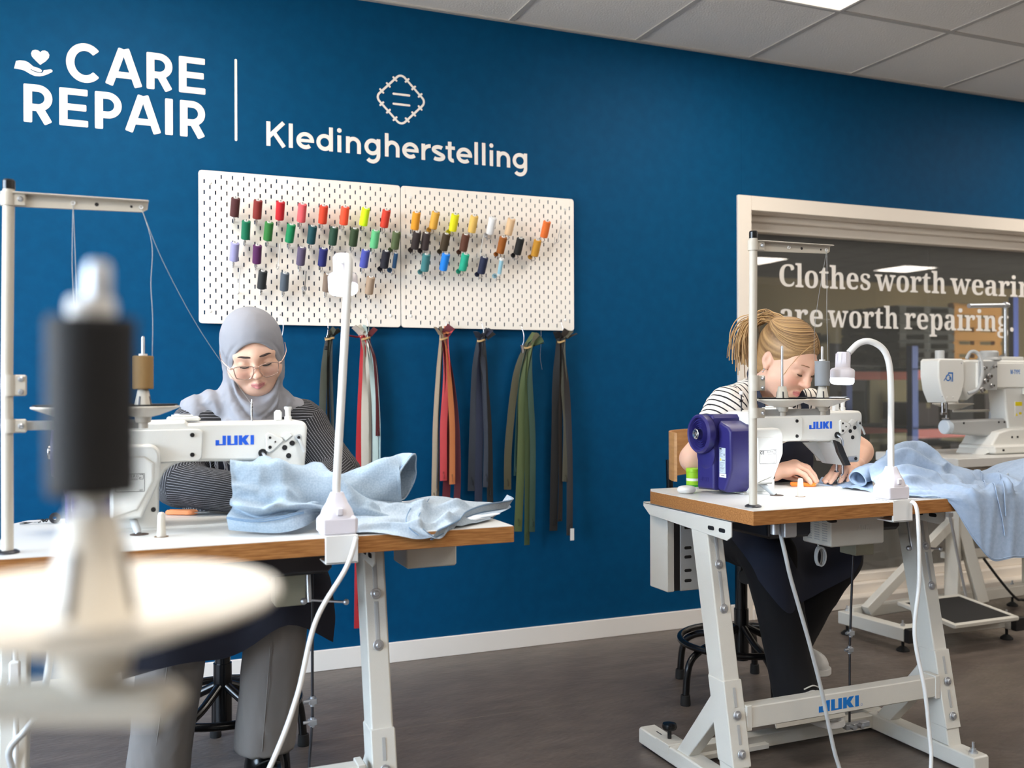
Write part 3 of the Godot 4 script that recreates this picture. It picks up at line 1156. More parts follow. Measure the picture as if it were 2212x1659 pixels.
func spools() -> void:
	var rows := ["top row of left board", "second row of left board", "third row of left board", "fourth row of left board", "top row of right board", "second row of right board", "third row of right board"]
	var body := wound(0.0163, 0.068).mesh()
	var core := core_tube(0.0075, 0.074).mesh()
	var slim := wound(0.0085, 0.06, 16).mesh()
	var slim_core := core_tube(0.005, 0.066).mesh()
	var cap := MB.new()
	cap.lathe([Vector2(0.003, -0.004), Vector2(0.0098, -0.004), Vector2(0.0102, 0), Vector2(0.0098, 0.004), Vector2(0.003, 0.004)], Vector3.ZERO, 16)
	var peg := MB.new()
	peg.tube([Vector3(0, -0.046, -0.051), Vector3(0, -0.049, -0.03), Vector3(0, -0.05, -0.019), Vector3(0, -0.044, -0.008)], 0.0018, 8)
	peg.tube(spline([Vector3(0, -0.044, -0.008), Vector3(0, -0.034, -0.016), Vector3(0, -0.02, -0.0106), Vector3(0, 0.036, 0.019)], 4), 0.0018, 8)
	peg.rbox(Vector3(0, -0.038, -0.049), Vector3(0.004, 0.03, 0.004), 0.001)
	var pegm := peg.mesh()
	var tilt := Basis.from_euler(Vector3(deg_to_rad(28), 0, 0))
	var rng := RandomNumberGenerator.new()
	rng.seed = 7
	for k in spool_list.size():
		var q: Array = spool_list[k]
		var at := Vector3(spool_pos[k][0], spool_pos[k][1], 0.072)
		var t := thing("thread_spool", "%s thread spool in the %s" % [q[1], rows[q[0]]], "spool", at, 0, "thread spools on the pegboards")
		t.basis = Basis.from_euler(Vector3(0, 0, deg_to_rad(rng.randf_range(-4, 1)))) * tilt
		var m := bumpy(mat("thread " + q[1], rgb(q[2], q[3], q[4]), 0.75), 0.3, 20.0, 0.3) if k == 0 else mat("thread " + q[1], rgb(q[2], q[3], q[4]), 0.75)
		m.rim_enabled = true
		m.rim = 0.15
		var is_slim: bool = q[1].begins_with("slim")
		put("thread", slim if is_slim else body, m, t)
		put("core", slim_core if is_slim else core, M.white_plastic, t)
		if q[1] == "slim pale blue":
			for s in [-1, 1]:
				var c := put("end_cap", cap.mesh(), M.white_plastic, t)
				c.position.y = s * 0.033
		var board: Node = get_node("pegboard" if at.x < 0.761 else "pegboard_001")
		var p := put("peg", pegm, M.chrome, board)
		p.position = at - board.position
	for q in [[0.281, 1.585], [0.137, 1.487], [1.434, 1.742], [1.085, 1.66]]:
		var board: Node = get_node("pegboard" if q[0] < 0.761 else "pegboard_001")
		var p := put("peg", pegm, M.white_plastic, board)
		p.position = Vector3(q[0], q[1], 0.072) - board.position
	# small wound bobbins sharing some pegs
	var bob := MB.new()
	bob.lathe([Vector2(0.003, -0.004), Vector2(0.0098, -0.004), Vector2(0.0098, -0.0033), Vector2(0.0082, -0.0032), Vector2(0.0082, 0.0032), Vector2(0.0098, 0.0033), Vector2(0.0098, 0.004), Vector2(0.003, 0.004)], Vector3.ZERO, 18)
	var bm := bob.mesh()
	var with := [29, 30, 32, 35, 36, 37, 38, 39, 40, 41, 42, 44, 45, 46, 21, 22, 15]
	for k in with:
		var q: Array = spool_list[k]
		var o := put("bobbin", bm, M["thread " + q[1]], self)
		tag(o, "small metal bobbin behind the %s spool" % q[1], "bobbin", "bobbins on the pegs")
		o.transform = Transform3D(Basis.from_euler(Vector3(deg_to_rad(70), 0.3, 0)), Vector3(spool_pos[k][0] - 0.013, spool_pos[k][1] - 0.034, 0.04))
	var o := put("bobbin", bm, M.steel, self)
	tag(o, "bare metal bobbin alone on a peg in the fourth row", "bobbin", "bobbins on the pegs")
	o.transform = Transform3D(Basis.from_euler(Vector3(deg_to_rad(70), 0.2, 0)), Vector3(0.377, 1.462, 0.05))
	var p := put("peg", pegm, M.chrome, get_node("pegboard"))
	p.position = Vector3(0.377, 1.487, 0.072) - get_node("pegboard").position

func zip(label: String, c: Color, pts: Array, w: float, twist: Array, bundle: String) -> void:
	var t := thing("zipper", label, "zipper", Vector3.ZERO, 0, bundle)
	var path := spline(pts, 10)
	var m := mat("zip " + label, c, 0.7)
	m.normal_enabled = true
	m.normal_texture = M.weave_n
	m.normal_scale = 0.5
	m.uv1_triplanar = true
	m.uv1_scale = Vector3.ONE * 30.0
	var tape := MB.new()
	var rings := []
	var mid := []
	for k in path.size():
		var f := float(k) / (path.size() - 1) * (twist.size() - 1)
		var a := lerpf(twist[int(f)], twist[mini(int(f) + 1, twist.size() - 1)], f - int(f))
		var d: Vector3 = (path[mini(k + 1, path.size() - 1)] - path[maxi(k - 1, 0)]).normalized()
		var s := Vector3(cos(deg_to_rad(a)), 0, sin(deg_to_rad(a)))
		s = (s - d * s.dot(d)).normalized()
		var u := s.cross(d)
		var ring := []
		for q in [[-0.5, 0.0006], [-0.16, 0.0009], [-0.1, 0.0022], [0.0, 0.0026], [0.1, 0.0022], [0.16, 0.0009], [0.5, 0.0006], [0.5, -0.0006], [0.1, -0.001], [-0.1, -0.001], [-0.5, -0.0006]]:
			ring.append(path[k] + s * q[0] * w + u * q[1])
		rings.append(ring)
		mid.append(path[k] + u * 0.0028)
	tape.grid(rings, true)
	tape.fan(rings[0], (path[0] - path[1]).normalized())
	tape.fan(rings[-1], (path[-1] - path[-2]).normalized())
	obj("tape", tape, m, t)
	var teeth := MB.new()
	teeth.tube(mid.slice(8, mid.size() - 3), 0.0013, 6)
	var m2 := mat("zip teeth " + label, c.darkened(0.25), 0.45)
	obj("teeth", teeth, m2, t)
	var sl := MB.new()
	sl.rbox(Vector3(0, 0, 0.002), Vector3(0.009, 0.012, 0.005), 0.002)
	sl.tube([Vector3(0, -0.004, 0.005), Vector3(0, -0.02, 0.007), Vector3(0, -0.026, 0.006)], [0.0022, 0.003, 0.0022], 8, true, 0.5)
	var so := obj("slider", sl, m2, t)
	so.position = mid[-4]

func zippers() -> void:
	M.weave_n = noise_tex(0.25, [], 128, true, 5.0)
	var hooks := [[0.465, 1.275, "olive"], [0.623, 1.275, "red and cream"], [0.944, 1.275, "coral and beige"], [1.099, 1.272, "navy"], [1.277, 1.255, "green"], [1.459, 1.275, "black"], [0.297, 1.275, "empty"]]
	for h in hooks:
		var t := thing("hanging_clip", "chrome hook with clip holding the %s zippers" % h[2] if h[2] != "empty" else "empty chrome hook with black clip beside the grey headscarf", "hook", Vector3(h[0], h[1], 0.04), 0, "chrome clip hooks under the pegboards")
		var mb := MB.new()
		mb.tube(spline([Vector3(-0.006, 0.085, -0.02), Vector3(-0.006, 0.088, -0.006), Vector3(-0.003, 0.07, 0.004), Vector3(0.002, 0.045, 0.008), Vector3(0.0, 0.02, 0.01), Vector3(-0.004, 0.005, 0.008)], 5), 0.0016, 8)
		obj("hook", mb, M.chrome, t)
		var cl := MB.new()
		cl.xf = T(Vector3(-0.004, -0.012, 0.006), Vector3(10, 0, 12))
		cl.rbox(Vector3(0, 0, 0.004), Vector3(0.01, 0.034, 0.003), 0.001)
		cl.rbox(Vector3(0, 0, -0.004), Vector3(0.01, 0.034, 0.003), 0.001)
		cl.rbox(Vector3(0, 0.006, 0), Vector3(0.012, 0.008, 0.008), 0.001)
		obj("clip", cl, M.chrome, t)
		if h[2] == "empty" or h[2] == "olive":
			var bp := MB.new()
			bp.rbox(Vector3(-0.006, -0.036, 0.007), Vector3(0.012, 0.016, 0.012), 0.003)
			obj("clip_tip", bp, M.black_plastic, t)
	# bundles: tie point, then per zipper: name, colour, fan of the top end, points below the tie (x, y, z), width, turns
	var B := [
		["olive", [0.472, 1.272], [["olive", [58, 60, 44], [0.012, 0.04], [[0.455, 1.15], [0.448, 0.999], [0.446, 0.86]], 0.026, 20], ["dark olive", [44, 46, 36], [0.028, 0.036], [[0.468, 1.15], [0.47, 0.95], [0.47, 0.84]], 0.02, -50], ["black olive", [30, 32, 28], [-0.005, 0.04], [[0.478, 1.15], [0.484, 0.95], [0.486, 0.85]], 0.018, 60]]],
		["red and cream", [0.612, 1.275], [["bright red", [196, 22, 32], [-0.055, 0.012], [[0.604, 1.15], [0.592, 0.9], [0.586, 0.55], [0.581, 0.155]], 0.026, 15], ["cream", [220, 212, 196], [-0.035, 0.045], [[0.616, 1.14], [0.612, 0.95], [0.612, 0.62], [0.609, 0.25]], 0.03, 10], ["ivory", [232, 226, 212], [-0.02, 0.05], [[0.625, 1.15], [0.63, 0.95], [0.628, 0.75], [0.626, 0.5]], 0.022, -45], ["pale mint", [188, 206, 200], [-0.005, 0.05], [[0.637, 1.16], [0.648, 0.97], [0.648, 0.77], [0.645, 0.52]], 0.024, 35], ["grey mint", [160, 184, 184], [0.008, 0.046], [[0.646, 1.17], [0.661, 0.98], [0.662, 0.8], [0.66, 0.55]], 0.016, 65], ["burgundy", [104, 20, 34], [0.03, 0.04], [[0.642, 1.2], [0.652, 1.1], [0.655, 1.0], [0.655, 0.9]], 0.02, -30]]],
		["coral and beige", [0.93, 1.279], [["beige", [176, 154, 126], [-0.03, 0.045], [[0.914, 1.15], [0.9, 0.95], [0.896, 0.8], [0.892, 0.62]], 0.02, 40], ["sand", [150, 132, 108], [-0.012, 0.048], [[0.922, 1.15], [0.91, 0.95], [0.91, 0.8], [0.907, 0.64]], 0.016, -60], ["burgundy", [92, 22, 38], [0.03, 0.04], [[0.965, 1.1], [0.985, 0.9], [0.988, 0.7], [0.978, 0.57]], 0.026, 20], ["maroon", [112, 26, 44], [0.02, 0.05], [[0.945, 1.1], [0.945, 0.9], [0.94, 0.7], [0.93, 0.57]], 0.034, -10], ["coral", [214, 70, 74], [0.026, 0.044], [[0.94, 1.15], [0.926, 0.95], [0.924, 0.85], [0.924, 0.715]], 0.028, 12], ["peach orange", [230, 142, 84], [0.012, 0.05], [[0.948, 1.12], [0.958, 0.95], [0.959, 0.85], [0.958, 0.7]], 0.026, -14]]],
		["navy", [1.09, 1.274], [["charcoal navy", [38, 44, 56], [-0.02, 0.035], [[1.072, 1.15], [1.06, 0.9], [1.052, 0.665]], 0.03, 25], ["dark navy", [32, 40, 66], [0.03, 0.046], [[1.088, 1.15], [1.086, 0.9], [1.082, 0.75], [1.079, 0.56]], 0.032, 5], ["black", [24, 26, 30], [0.04, 0.034], [[1.108, 1.12], [1.125, 0.9], [1.128, 0.6]], 0.03, -20], ["ink blue", [28, 34, 48], [0.014, 0.05], [[1.1, 1.12], [1.108, 0.9], [1.106, 0.68]], 0.02, 50]]],
		["green", [1.297, 1.249], [["khaki", [80, 76, 50], [0.03, 0.055], [[1.25, 1.12], [1.216, 0.85], [1.211, 0.664]], 0.03, 20], ["teal green", [48, 92, 90], [0.04, 0.048], [[1.268, 1.12], [1.25, 0.9], [1.244, 0.72]], 0.02, -35], ["moss green", [90, 104, 58], [0.026, 0.06], [[1.276, 1.12], [1.27, 0.9], [1.262, 0.7], [1.251, 0.49]], 0.034, 8], ["leaf green", [72, 94, 56], [0.045, 0.035], [[1.29, 1.12], [1.292, 0.9], [1.29, 0.65], [1.288, 0.433]], 0.026, -15], ["forest green", [38, 66, 48], [0.05, 0.02], [[1.3, 1.12], [1.312, 0.9], [1.312, 0.7], [1.308, 0.487]], 0.024, 30]]],
		["black", [1.449, 1.275], [["jet black", [22, 20, 20], [-0.02, 0.04], [[1.436, 1.12], [1.43, 0.9], [1.424, 0.7], [1.419, 0.481]], 0.034, 15], ["brown black", [44, 36, 30], [0.018, 0.05], [[1.452, 1.12], [1.45, 0.9], [1.45, 0.66], [1.446, 0.52]], 0.026, -30], ["grey olive", [84, 82, 66], [0.035, 0.045], [[1.462, 1.12], [1.476, 0.95], [1.474, 0.8], [1.469, 0.687]], 0.03, 10], ["coffee black", [34, 28, 26], [0.05, 0.035], [[1.472, 1.1], [1.484, 0.85], [1.486, 0.65], [1.484, 0.46]], 0.026, 35]]]]
	for b in B:
		var tie := Vector3(b[1][0], b[1][1], 0.05)
		var k := 0
		for q in b[2]:
			var off := Vector3((k - (b[2].size() - 1) * 0.5) * 0.004, 0, 0.002 * (k % 3))
			var pts := [tie + Vector3(q[2][0] * 1.35, q[2][1] * 1.05, 0.012 - 0.008 * (k % 3)), tie + Vector3(q[2][0] * 0.45, q[2][1] * 0.5, 0.002) + off * 0.5, tie + off]
			for p in q[3]:
				pts.append(Vector3(p[0], p[1], 0.03 + 0.007 * k))
			zip("%s zipper in the %s bundle" % [q[0], b[0]], rgb(int(q[1][0] * 0.85), int(q[1][1] * 0.85), int(q[1][2] * 0.85)), pts, q[4], [q[5] + 40, q[5] + 25, 50 if k % 2 == 0 else -50, q[5], q[5], q[5] * 0.6], b[0] + " zipper bundle")
			k += 1
		var band := MB.new()
		var ring := []
		for s in 19:
			var a := TAU * s / 18
			ring.append(Vector3(cos(a) * 0.017, sin(a * 2) * 0.0015 + cos(a) * 0.003, sin(a) * 0.012))
		band.tube(ring, 0.0017, 6, false)
		band.tube(ring.map(func(p): return p * Vector3(1.03, 1, 1.03) + Vector3(0, 0.004, 0)), 0.0015, 6, false)
		var o := obj("rubber_band", band, M.get("band", mat("band", rgb(206, 172, 118), 0.6)))
		o.position = tie + Vector3(0, 0, 0.003)
		tag(o, "tan rubber band around the %s zippers" % b[0], "rubber band", "rubber bands")
	var tagm := MB.new()
	tagm.rbox(Vector3(1.492, 0.465, 0.06), Vector3(0.018, 0.05, 0.0016), 0.0006)
	var o := obj("price_tag", tagm, M.white_plastic)
	tag(o, "small white tag at the end of the black zippers", "tag")
	# loose threads hanging from the boards
	var th := MB.new()
	th.tube(spline([Vector3(1.37, 1.325, 0.02), Vector3(1.371, 1.26, 0.015), Vector3(1.368, 1.21, 0.015), Vector3(1.376, 1.16, 0.015)], 5), 0.0006, 5)
	tag(obj("loose_thread", th, M.machine_grey), "loose grey thread dangling from the pegboard edge", "thread")

func hall() -> void:
	mat("hall_wall", rgb(132, 114, 76), 0.9)
	mat("hall_dark", rgb(46, 39, 32), 0.9)
	mat("hall_floor", rgb(90, 84, 76), 0.7)
	mat("rack_blue", rgb(24, 66, 158), 0.5)
	mat("rack_orange", rgb(222, 84, 30), 0.5)
	mat("pallet_yellow", rgb(204, 142, 58), 0.8)
	mat("pallet_grey", rgb(98, 96, 86), 0.85)
	mat("carton", rgb(118, 92, 66), 0.85)
	mat("carton_dark", rgb(66, 50, 40), 0.85)
	box_part("floor_hall", Vector3(1.5, -0.06, -7.2), Vector3(15, 0, -0.22), "hall_floor", self, 0.001)
	box_part("wall_hall_back", Vector3(1.5, 0, -7.2), Vector3(15, 2.65, -7.0), "hall_wall", self, 0.001)
	box_part("wall_hall_left", Vector3(1.3, 0, -7.2), Vector3(1.5, 2.65, -0.22), "hall_wall", self, 0.001)
	box_part("wall_hall_right", Vector3(15, 0, -7.2), Vector3(15.2, 2.65, -0.22), "hall_wall", self, 0.001)
	box_part("ceiling_hall", Vector3(1.3, 2.55, -7.2), Vector3(15.2, 2.65, -0.22), "hall_dark", self, 0.001)
	box_part("beam_hall", Vector3(1.5, 2.38, -3.2), Vector3(15, 2.55, -2.9), "hall_dark", self, 0.004)
	var d := node_struct("door_1")
	var z := -6.99
	box_part("frame", Vector3(8.75, 0, z), Vector3(8.9, 1.78, z + 0.08), "hall_wall", d, 0.004)
	box_part("frame", Vector3(9.62, 0, z), Vector3(9.78, 1.78, z + 0.08), "hall_wall", d, 0.004)
	box_part("frame", Vector3(8.75, 1.66, z), Vector3(9.78, 1.8, z + 0.08), "hall_wall", d, 0.004)
	box_part("leaf", Vector3(8.9, 0, z), Vector3(9.62, 1.66, z + 0.03), "hall_dark", d, 0.004)
	# lamp of the hall
	var lt := thing("hall_light", "dim strip light under the hall ceiling behind the glass", "light", Vector3(7.4, 2.524, -2.5))
	var lm := MB.new()
	lm.rbox(Vector3.ZERO, Vector3(1.5, 0.05, 0.12), 0.008)
	obj("housing", lm, M.white_trim, lt)
	var lg := MB.new()
	lg.rbox(Vector3(0, -0.03, 0), Vector3(1.44, 0.012, 0.09), 0.004)
	obj("glowing_tube_light", lg, M.lamp_glow, lt)
	var al := AreaLight3D.new()
	al.name = "strip_light"
	al.area_size = Vector2(1.4, 0.08)
	al.light_color = Color(1.0, 0.9, 0.7)
	al.light_energy = 0.8
	al.area_range = 20.0
	al.shadow_enabled = true
	lt.add_child(al)
	al.rotation_degrees = Vector3(-90, 0, 0)
	al.position = Vector3(0, -0.045, 0)
	# pallet rack
	var rk := thing("pallet_rack", "blue and orange steel pallet rack in the hall behind glass", "rack", Vector3(0, 0, 0))
	for x in [7.68, 10.4]:
		for zz in [-4.2, -5.2]:
			var p := MB.new()
			p.cbox(Vector3(x - 0.045, 0, zz - 0.04), Vector3(x + 0.045, 1.5 if x < 8 else 2.2, zz + 0.04), 0.004)
			obj("upright", p, M.rack_blue, rk)
	for y in [0.5, 1.14]:
		for zz in [-4.2, -5.2]:
			var p := MB.new()
			p.cbox(Vector3(7.725, y, zz - 0.03), Vector3(10.355, y + 0.1, zz + 0.03), 0.004)
			obj("beam", p, M.rack_orange, rk)
	for y in [0.6, 1.24]:
		var p := MB.new()
		p.cbox(Vector3(7.64, y, -5.24), Vector3(10.44, y + 0.02, -4.16), 0.003)
		obj("deck", p, M.hall_dark, rk)
	var rng := RandomNumberGenerator.new()
	rng.seed = 3
	var cm := ["carton", "carton_dark", "hall_dark", "carton_dark"]
	for k in 9:
		var w := rng.randf_range(0.32, 0.5)
		var h := rng.randf_range(0.22, 0.46)
		var x := 7.85 + (k % 5) * 0.52
		var y := 0.0 if k < 5 else 0.62
		var c := thing("carton", "%s brown carton from the blue upright %s" % [["first", "second", "third", "fourth", "fifth"][k % 5], "on the rack deck" if y > 0 else "on the floor under the rack"], "box", Vector3(x + 0.2, y, -4.6), rng.randf_range(-0.05, 0.05), "cartons in the hall")
		var b := MB.new()
		b.cbox(Vector3(-w / 2, 0, -0.25), Vector3(w / 2, h, 0.25), 0.006)
		obj("body", b, M[cm[k % 4]], c)
		var tp := MB.new()
		tp.cbox(Vector3(-0.03, h - 0.06, -0.2515), Vector3(0.03, h + 0.0015, 0.2515), 0.0004)
		obj("tape_strip", tp, M.hall_wall, c)
	# stacked flat pallets and one standing upright
	for k in 7:
		pallet("grey wooden pallet, %s from the bottom of the stack on the rack" % ["first", "second", "third", "fourth", "fifth", "sixth", "seventh"][k], Transform3D(Basis(), Vector3(7.95, 1.262 + k * 0.098, -4.7)), "pallet_grey", 0.8, 0.9)
	pallet("yellow wooden pallet standing upright on the rack", Transform3D(Basis.from_euler(Vector3(PI / 2, 0, 0)), Vector3(9.0, 1.64, -4.6)), "pallet_yellow", 0.75, 0.76)
	var bx := thing("storage_crate", "yellow crate at the edge of the window behind the blonde woman", "crate", Vector3(5.55, 0, -4.0))
	var b := MB.new()
	b.cbox(Vector3(-0.3, 1.16, -0.2), Vector3(0.16, 1.42, 0.2), 0.01)
	b.cbox(Vector3(-0.32, 1.4, -0.22), Vector3(0.18, 1.44, 0.22), 0.006)
	obj("crate_body", b, M.pallet_yellow, bx)
	var b2 := MB.new()
	b2.cbox(Vector3(-0.35, 0, -0.25), Vector3(0.2, 1.16, 0.25), 0.01)
	obj("crate_stand", b2, M.hall_dark, bx)
	# low stacks of dark shelving further along
	for k in 3:
		var sh := thing("hall_shelf", ["dark low shelf beside the hall door", "dark shelf in the middle of the hall", "dark tall shelf at the far end of the hall"][k], "shelf", Vector3([6.6, 9.5, 12.2][k], 0, [-5.6, -6.4, -5.6][k]), 0, "hall shelves")
		var w := 1.3
		for s in [-1, 1]:
			var u := MB.new()
			u.cbox(Vector3(s * w / 2 - 0.02, 0, -0.25), Vector3(s * w / 2 + 0.02, [0.9, 1.0, 2.2][k], 0.25), 0.004)
			obj("side_panel", u, M.hall_dark, sh)
		for j in ([2, 2, 5][k]):
			var u := MB.new()
			u.cbox(Vector3(-w / 2 + 0.02, 0.1 + j * 0.42, -0.25), Vector3(w / 2 - 0.02, 0.13 + j * 0.42, 0.25), 0.004)
			obj("shelf_board", u, M.carton_dark, sh)

func pallet(label: String, xf: Transform3D, m: String, w: float, l: float) -> void:
	var t := thing("pallet", label, "pallet", Vector3.ZERO, 0, "pallets in the hall")
	t.transform = xf
	var bd := MB.new()
	bd.rbox(Vector3.ZERO, Vector3(w, 0.016, l / 7.0), 0.003)
	var bm := bd.mesh()
	for k in 5:
		var o := put("board", bm, M[m], t)
		o.position = Vector3(0, 0.086, -l / 2 + l * (k + 0.5) / 5.0)
	var br := MB.new()
	br.rbox(Vector3.ZERO, Vector3(w / 8.0, 0.06, l), 0.004)
	var brm := br.mesh()
	for k in 3:
		var o := put("bearer", brm, M[m], t)
		o.position = Vector3((k - 1) * (w / 2 - w / 16.0), 0.048, 0)
	for k in 3:
		var o := put("bottom_board", bm, M[m], t)
		o.position = Vector3(0, 0.009, (k - 1) * (l / 2 - l / 14.0))

func ZY(x: float) -> Transform3D:   # outlines drawn in (z, y), pushed along -x from x
	return Transform3D(Basis(Vector3(0, 0, 1), Vector3(0, 1, 0), Vector3(-1, 0, 0)), Vector3(x, 0, 0))

func V(a: Array) -> Array:
	var out := []
	for q in a:
		out.append(Vector2(q[0], q[1]))
	return out

func bolt_mesh() -> ArrayMesh:
	var mb := MB.new()
	mb.xf = T(Vector3.ZERO, Vector3(90, 0, 0))
	mb.lathe([Vector2(0.0, 0.0025), Vector2(0.0115, 0.0025), Vector2(0.0125, 0.0015), Vector2(0.0125, 0)], Vector3.ZERO, 18)
	mb.lathe([Vector2(0, 0.0095), Vector2(0.0055, 0.0095), Vector2(0.0072, 0.008), Vector2(0.0072, 0.0025)], Vector3.ZERO, 6, 10)
	return mb.mesh()

# the four letters of the maker's logo, baseline at the origin, h high, w wide
func juki(t: Node, m: Material, xf: Transform3D, w: float, h: float, d := 0.0008) -> void:
	var L := [
		[[0, 0], [0, 0.55], [0.095, 0.55], [0.095, 0.13], [0.18, 0.13], [0.18, 1], [0.27, 1], [0.265, 0.0]],
		[[0.305, 0], [0.305, 1], [0.395, 1], [0.395, 0.13], [0.485, 0.13], [0.485, 1], [0.572, 1], [0.572, 0]],
		[[0.605, 0], [0.605, 1], [0.693, 1], [0.693, 0.68], [0.765, 1], [0.878, 1], [0.785, 0.52], [0.875, 0], [0.765, 0], [0.693, 0.36], [0.693, 0]],
		[[0.91, 0], [0.91, 1], [1, 1], [1, 0]]]
	for q in L:
		var mb := MB.new()
		var poly := []
		for p in q:
			poly.append(Vector2(p[0] * w, p[1] * h))
		mb.prism(poly, 0, d, 0)
		var o := obj("letter", mb, m, t)
		o.transform = xf

func tables() -> void:
	table("left", -0.504, 1.70, 1.046, "sewing table with pale grey top and beech edge carrying jeans")
	table("right", 1.18, 1.716, 1.06, "sewing table with JUKI crossbar and beech edge carrying blue shirt")

func table(which: String, x0: float, zf: float, W: float, label: String) -> void:
	var t := thing("sewing_table", label, "table", Vector3(x0, 0, zf), 0, "sewing tables")
	var D := 0.545
	# top: laminate sheet on a board with beech edges
	var poly := V([[0, 0], [0, -D + 0.05], [0.03, -D], [W - 0.03, -D], [W, -D + 0.05], [W, 0]])
	var xz := Transform3D(Basis(Vector3(1, 0, 0), Vector3(0, 0, 1), Vector3(0, -1, 0)), Vector3(0, TOP, 0))
	var bd := MB.new()
	bd.xf = xz
	bd.prism(poly, 0.0012, 0.037, 0.001)
	obj("edge_board", bd, M.beech, t)
	var lam := MB.new()
	lam.xf = xz
	var pi := []
	for q in poly:
		pi.append(Vector2(lerpf(W / 2, q.x, 0.998), lerpf(-D / 2, q.y, 0.997)))
	lam.prism(pi, 0.0, 0.0022, 0.0006)
	obj("table_top", lam, M.laminate, t)
	# stand
	var bm := bolt_mesh()
	for side in 2:
		var xo: float = 0.058 if side == 0 else (0.79 if which == "right" else 0.805)     # right face of the leg
		var w := 0.052
		var leg := MB.new()
		leg.xf = ZY(xo)
		leg.prism(V([[-0.295, 0.715], [-0.215, 0.715], [-0.086, 0.055], [-0.152, 0.055]]), 0, w, 0.005)
		obj("leg", leg, M.powder_white, t)
		var sl := MB.new()
		sl.xf = ZY(xo + 0.003)
		sl.prism(V([[-0.208, 0.318], [-0.133, 0.318], [-0.091, 0.104], [-0.163, 0.104]]), 0, w + 0.006, 0.004)
		obj("leg_sleeve", sl, M.powder_white, t)
		var br := MB.new()
		br.xf = ZY(xo - 0.006)
		br.prism(V([[-0.2, 0.27], [-0.165, 0.22], [-0.325, 0.045], [-0.385, 0.045]]), 0, w - 0.012, 0.004)
		obj("brace", br, M.powder_white, t)
		var ft := MB.new()
		ft.cbox(Vector3(xo - w - 0.004, 0.006, -0.575), Vector3(xo + 0.004, 0.056, 0.005), 0.006)
		obj("foot_bar", ft, M.powder_white, t)
		for zz in [-0.5, -0.06]:
			var gl := MB.new()
			gl.lathe([Vector2(0, 0), Vector2(0.016, 0), Vector2(0.016, 0.004), Vector2(0.012, 0.007), Vector2(0, 0.007)], Vector3(xo - w / 2, 0, zz), 16)
			obj("glide", gl, M.black_rubber, t)
		var sb := MB.new()
		sb.cbox(Vector3(xo - w - 0.006, 0.03, -0.47), Vector3(xo + 0.006, 0.06, -0.4), 0.003)
		obj("clamp_plate", sb, M.powder_white, t)
		for q in [[-0.52, -0.487], [-0.392, -0.365]]:
			var so := MB.new()
			so.cbox(Vector3(xo - w / 2 - 0.004, 0.05, q[0]), Vector3(xo - w / 2 + 0.004, 0.0563, q[1]), 0.002)
			obj("slot", so, M.black_plastic, t)
		# knob on the far end, bolt on the near end
		if side == 0:
			var kn := MB.new()
			kn.lathe([Vector2(0.006, 0.056), Vector2(0.006, 0.085), Vector2(0.02, 0.088), Vector2(0.0225, 0.094), Vector2(0.02, 0.103), Vector2(0.008, 0.106), Vector2(0, 0.106)], Vector3(xo - w / 2, 0, -0.445), 20, 50)
			obj("knob", kn, M.black_gloss, t)
		var nb := MB.new()
		nb.lathe([Vector2(0, 0.086), Vector2(0.004, 0.086), Vector2(0.004, 0.068), Vector2(0.008, 0.068), Vector2(0.008, 0.06), Vector2(0.012, 0.06), Vector2(0.012, 0.056)], Vector3(xo - w / 2, 0, -0.025), 12)
		obj("glide_bolt", nb, M.steel, t)
		# slots and bolts on the slanting front face
		var dir := Vector3(0, -0.66, 0.129).normalized()
		var face := Basis(Vector3(1, 0, 0), -dir, Vector3(1, 0, 0).cross(-dir))
		for q in [[0.655, 0.09], [0.545, 0.1]]:
			var so := MB.new()
			so.rbox(Vector3.ZERO, Vector3(0.011, q[1], 0.0012), 0.0005)
			so.rbox(Vector3(0, 0, 0.0006), Vector3(0.007, q[1] - 0.006, 0.0012), 0.0005)
			var o := obj("leg_slot", so, M.machine_grey if side == 0 else M.machine_grey, t)
			o.transform = Transform3D(face, Vector3(xo - w / 2, q[0], -0.215 + (0.715 - q[0]) * 0.1955))
		for y in [0.612, 0.498]:
			var o := put("bolt", bm, M.steel, t)
			o.transform = Transform3D(face, Vector3(xo - w / 2, y, -0.215 + (0.715 - y) * 0.1955 + 0.001))
		for y in [0.262, 0.17]:
			var so := MB.new()
			so.rbox(Vector3.ZERO, Vector3(0.008, 0.05, 0.001), 0.0004)
			var o := obj("leg_slot", so, M.machine_grey, t)
			o.transform = Transform3D(face, Vector3(xo - w / 2, y + 0.014, -0.1315 + (0.318 - y - 0.014) * 0.196))
		for y in [0.232, 0.137]:
			var o := put("bolt", bm, M.steel, t)
			o.transform = Transform3D(face, Vector3(xo - w / 2, y, -0.1315 + (0.318 - y) * 0.196 + 0.001))
		# bracket under the top
		var bk := MB.new()
		bk.xf = ZY(xo - w - 0.001)
		bk.prism(V([[-0.545, 0.742], [-0.545, 0.73], [-0.51, 0.708], [-0.12, 0.688], [-0.1, 0.7], [-0.1, 0.742]]), -0.004, 0.0, 0.001)
		obj("bracket", bk, M.powder_white, t)
		var bt := MB.new()
		bt.cbox(Vector3(xo - w - 0.001, 0.738, -0.545), Vector3(xo, 0.7425, -0.1), 0.001)
		obj("bracket_flange", bt, M.powder_white, t)
		for zz in [-0.19, -0.14]:
			var so := MB.new()
			so.xf = T(Vector3(xo - w - 0.0008, 0.712, zz), Vector3(0, -90, 0))
			so.prism(rounded(0.028, 0.011, 0.005), 0, 0.0014, 0.0002)
			obj("bracket_slot", so, M.black_plastic, t)
	# crossbar with the logo
	var cb := MB.new()
	cb.cbox(Vector3(0.058, 0.19, -0.155), Vector3(0.738, 0.249, -0.115), 0.004)
	obj("crossbar", cb, M.powder_white, t)
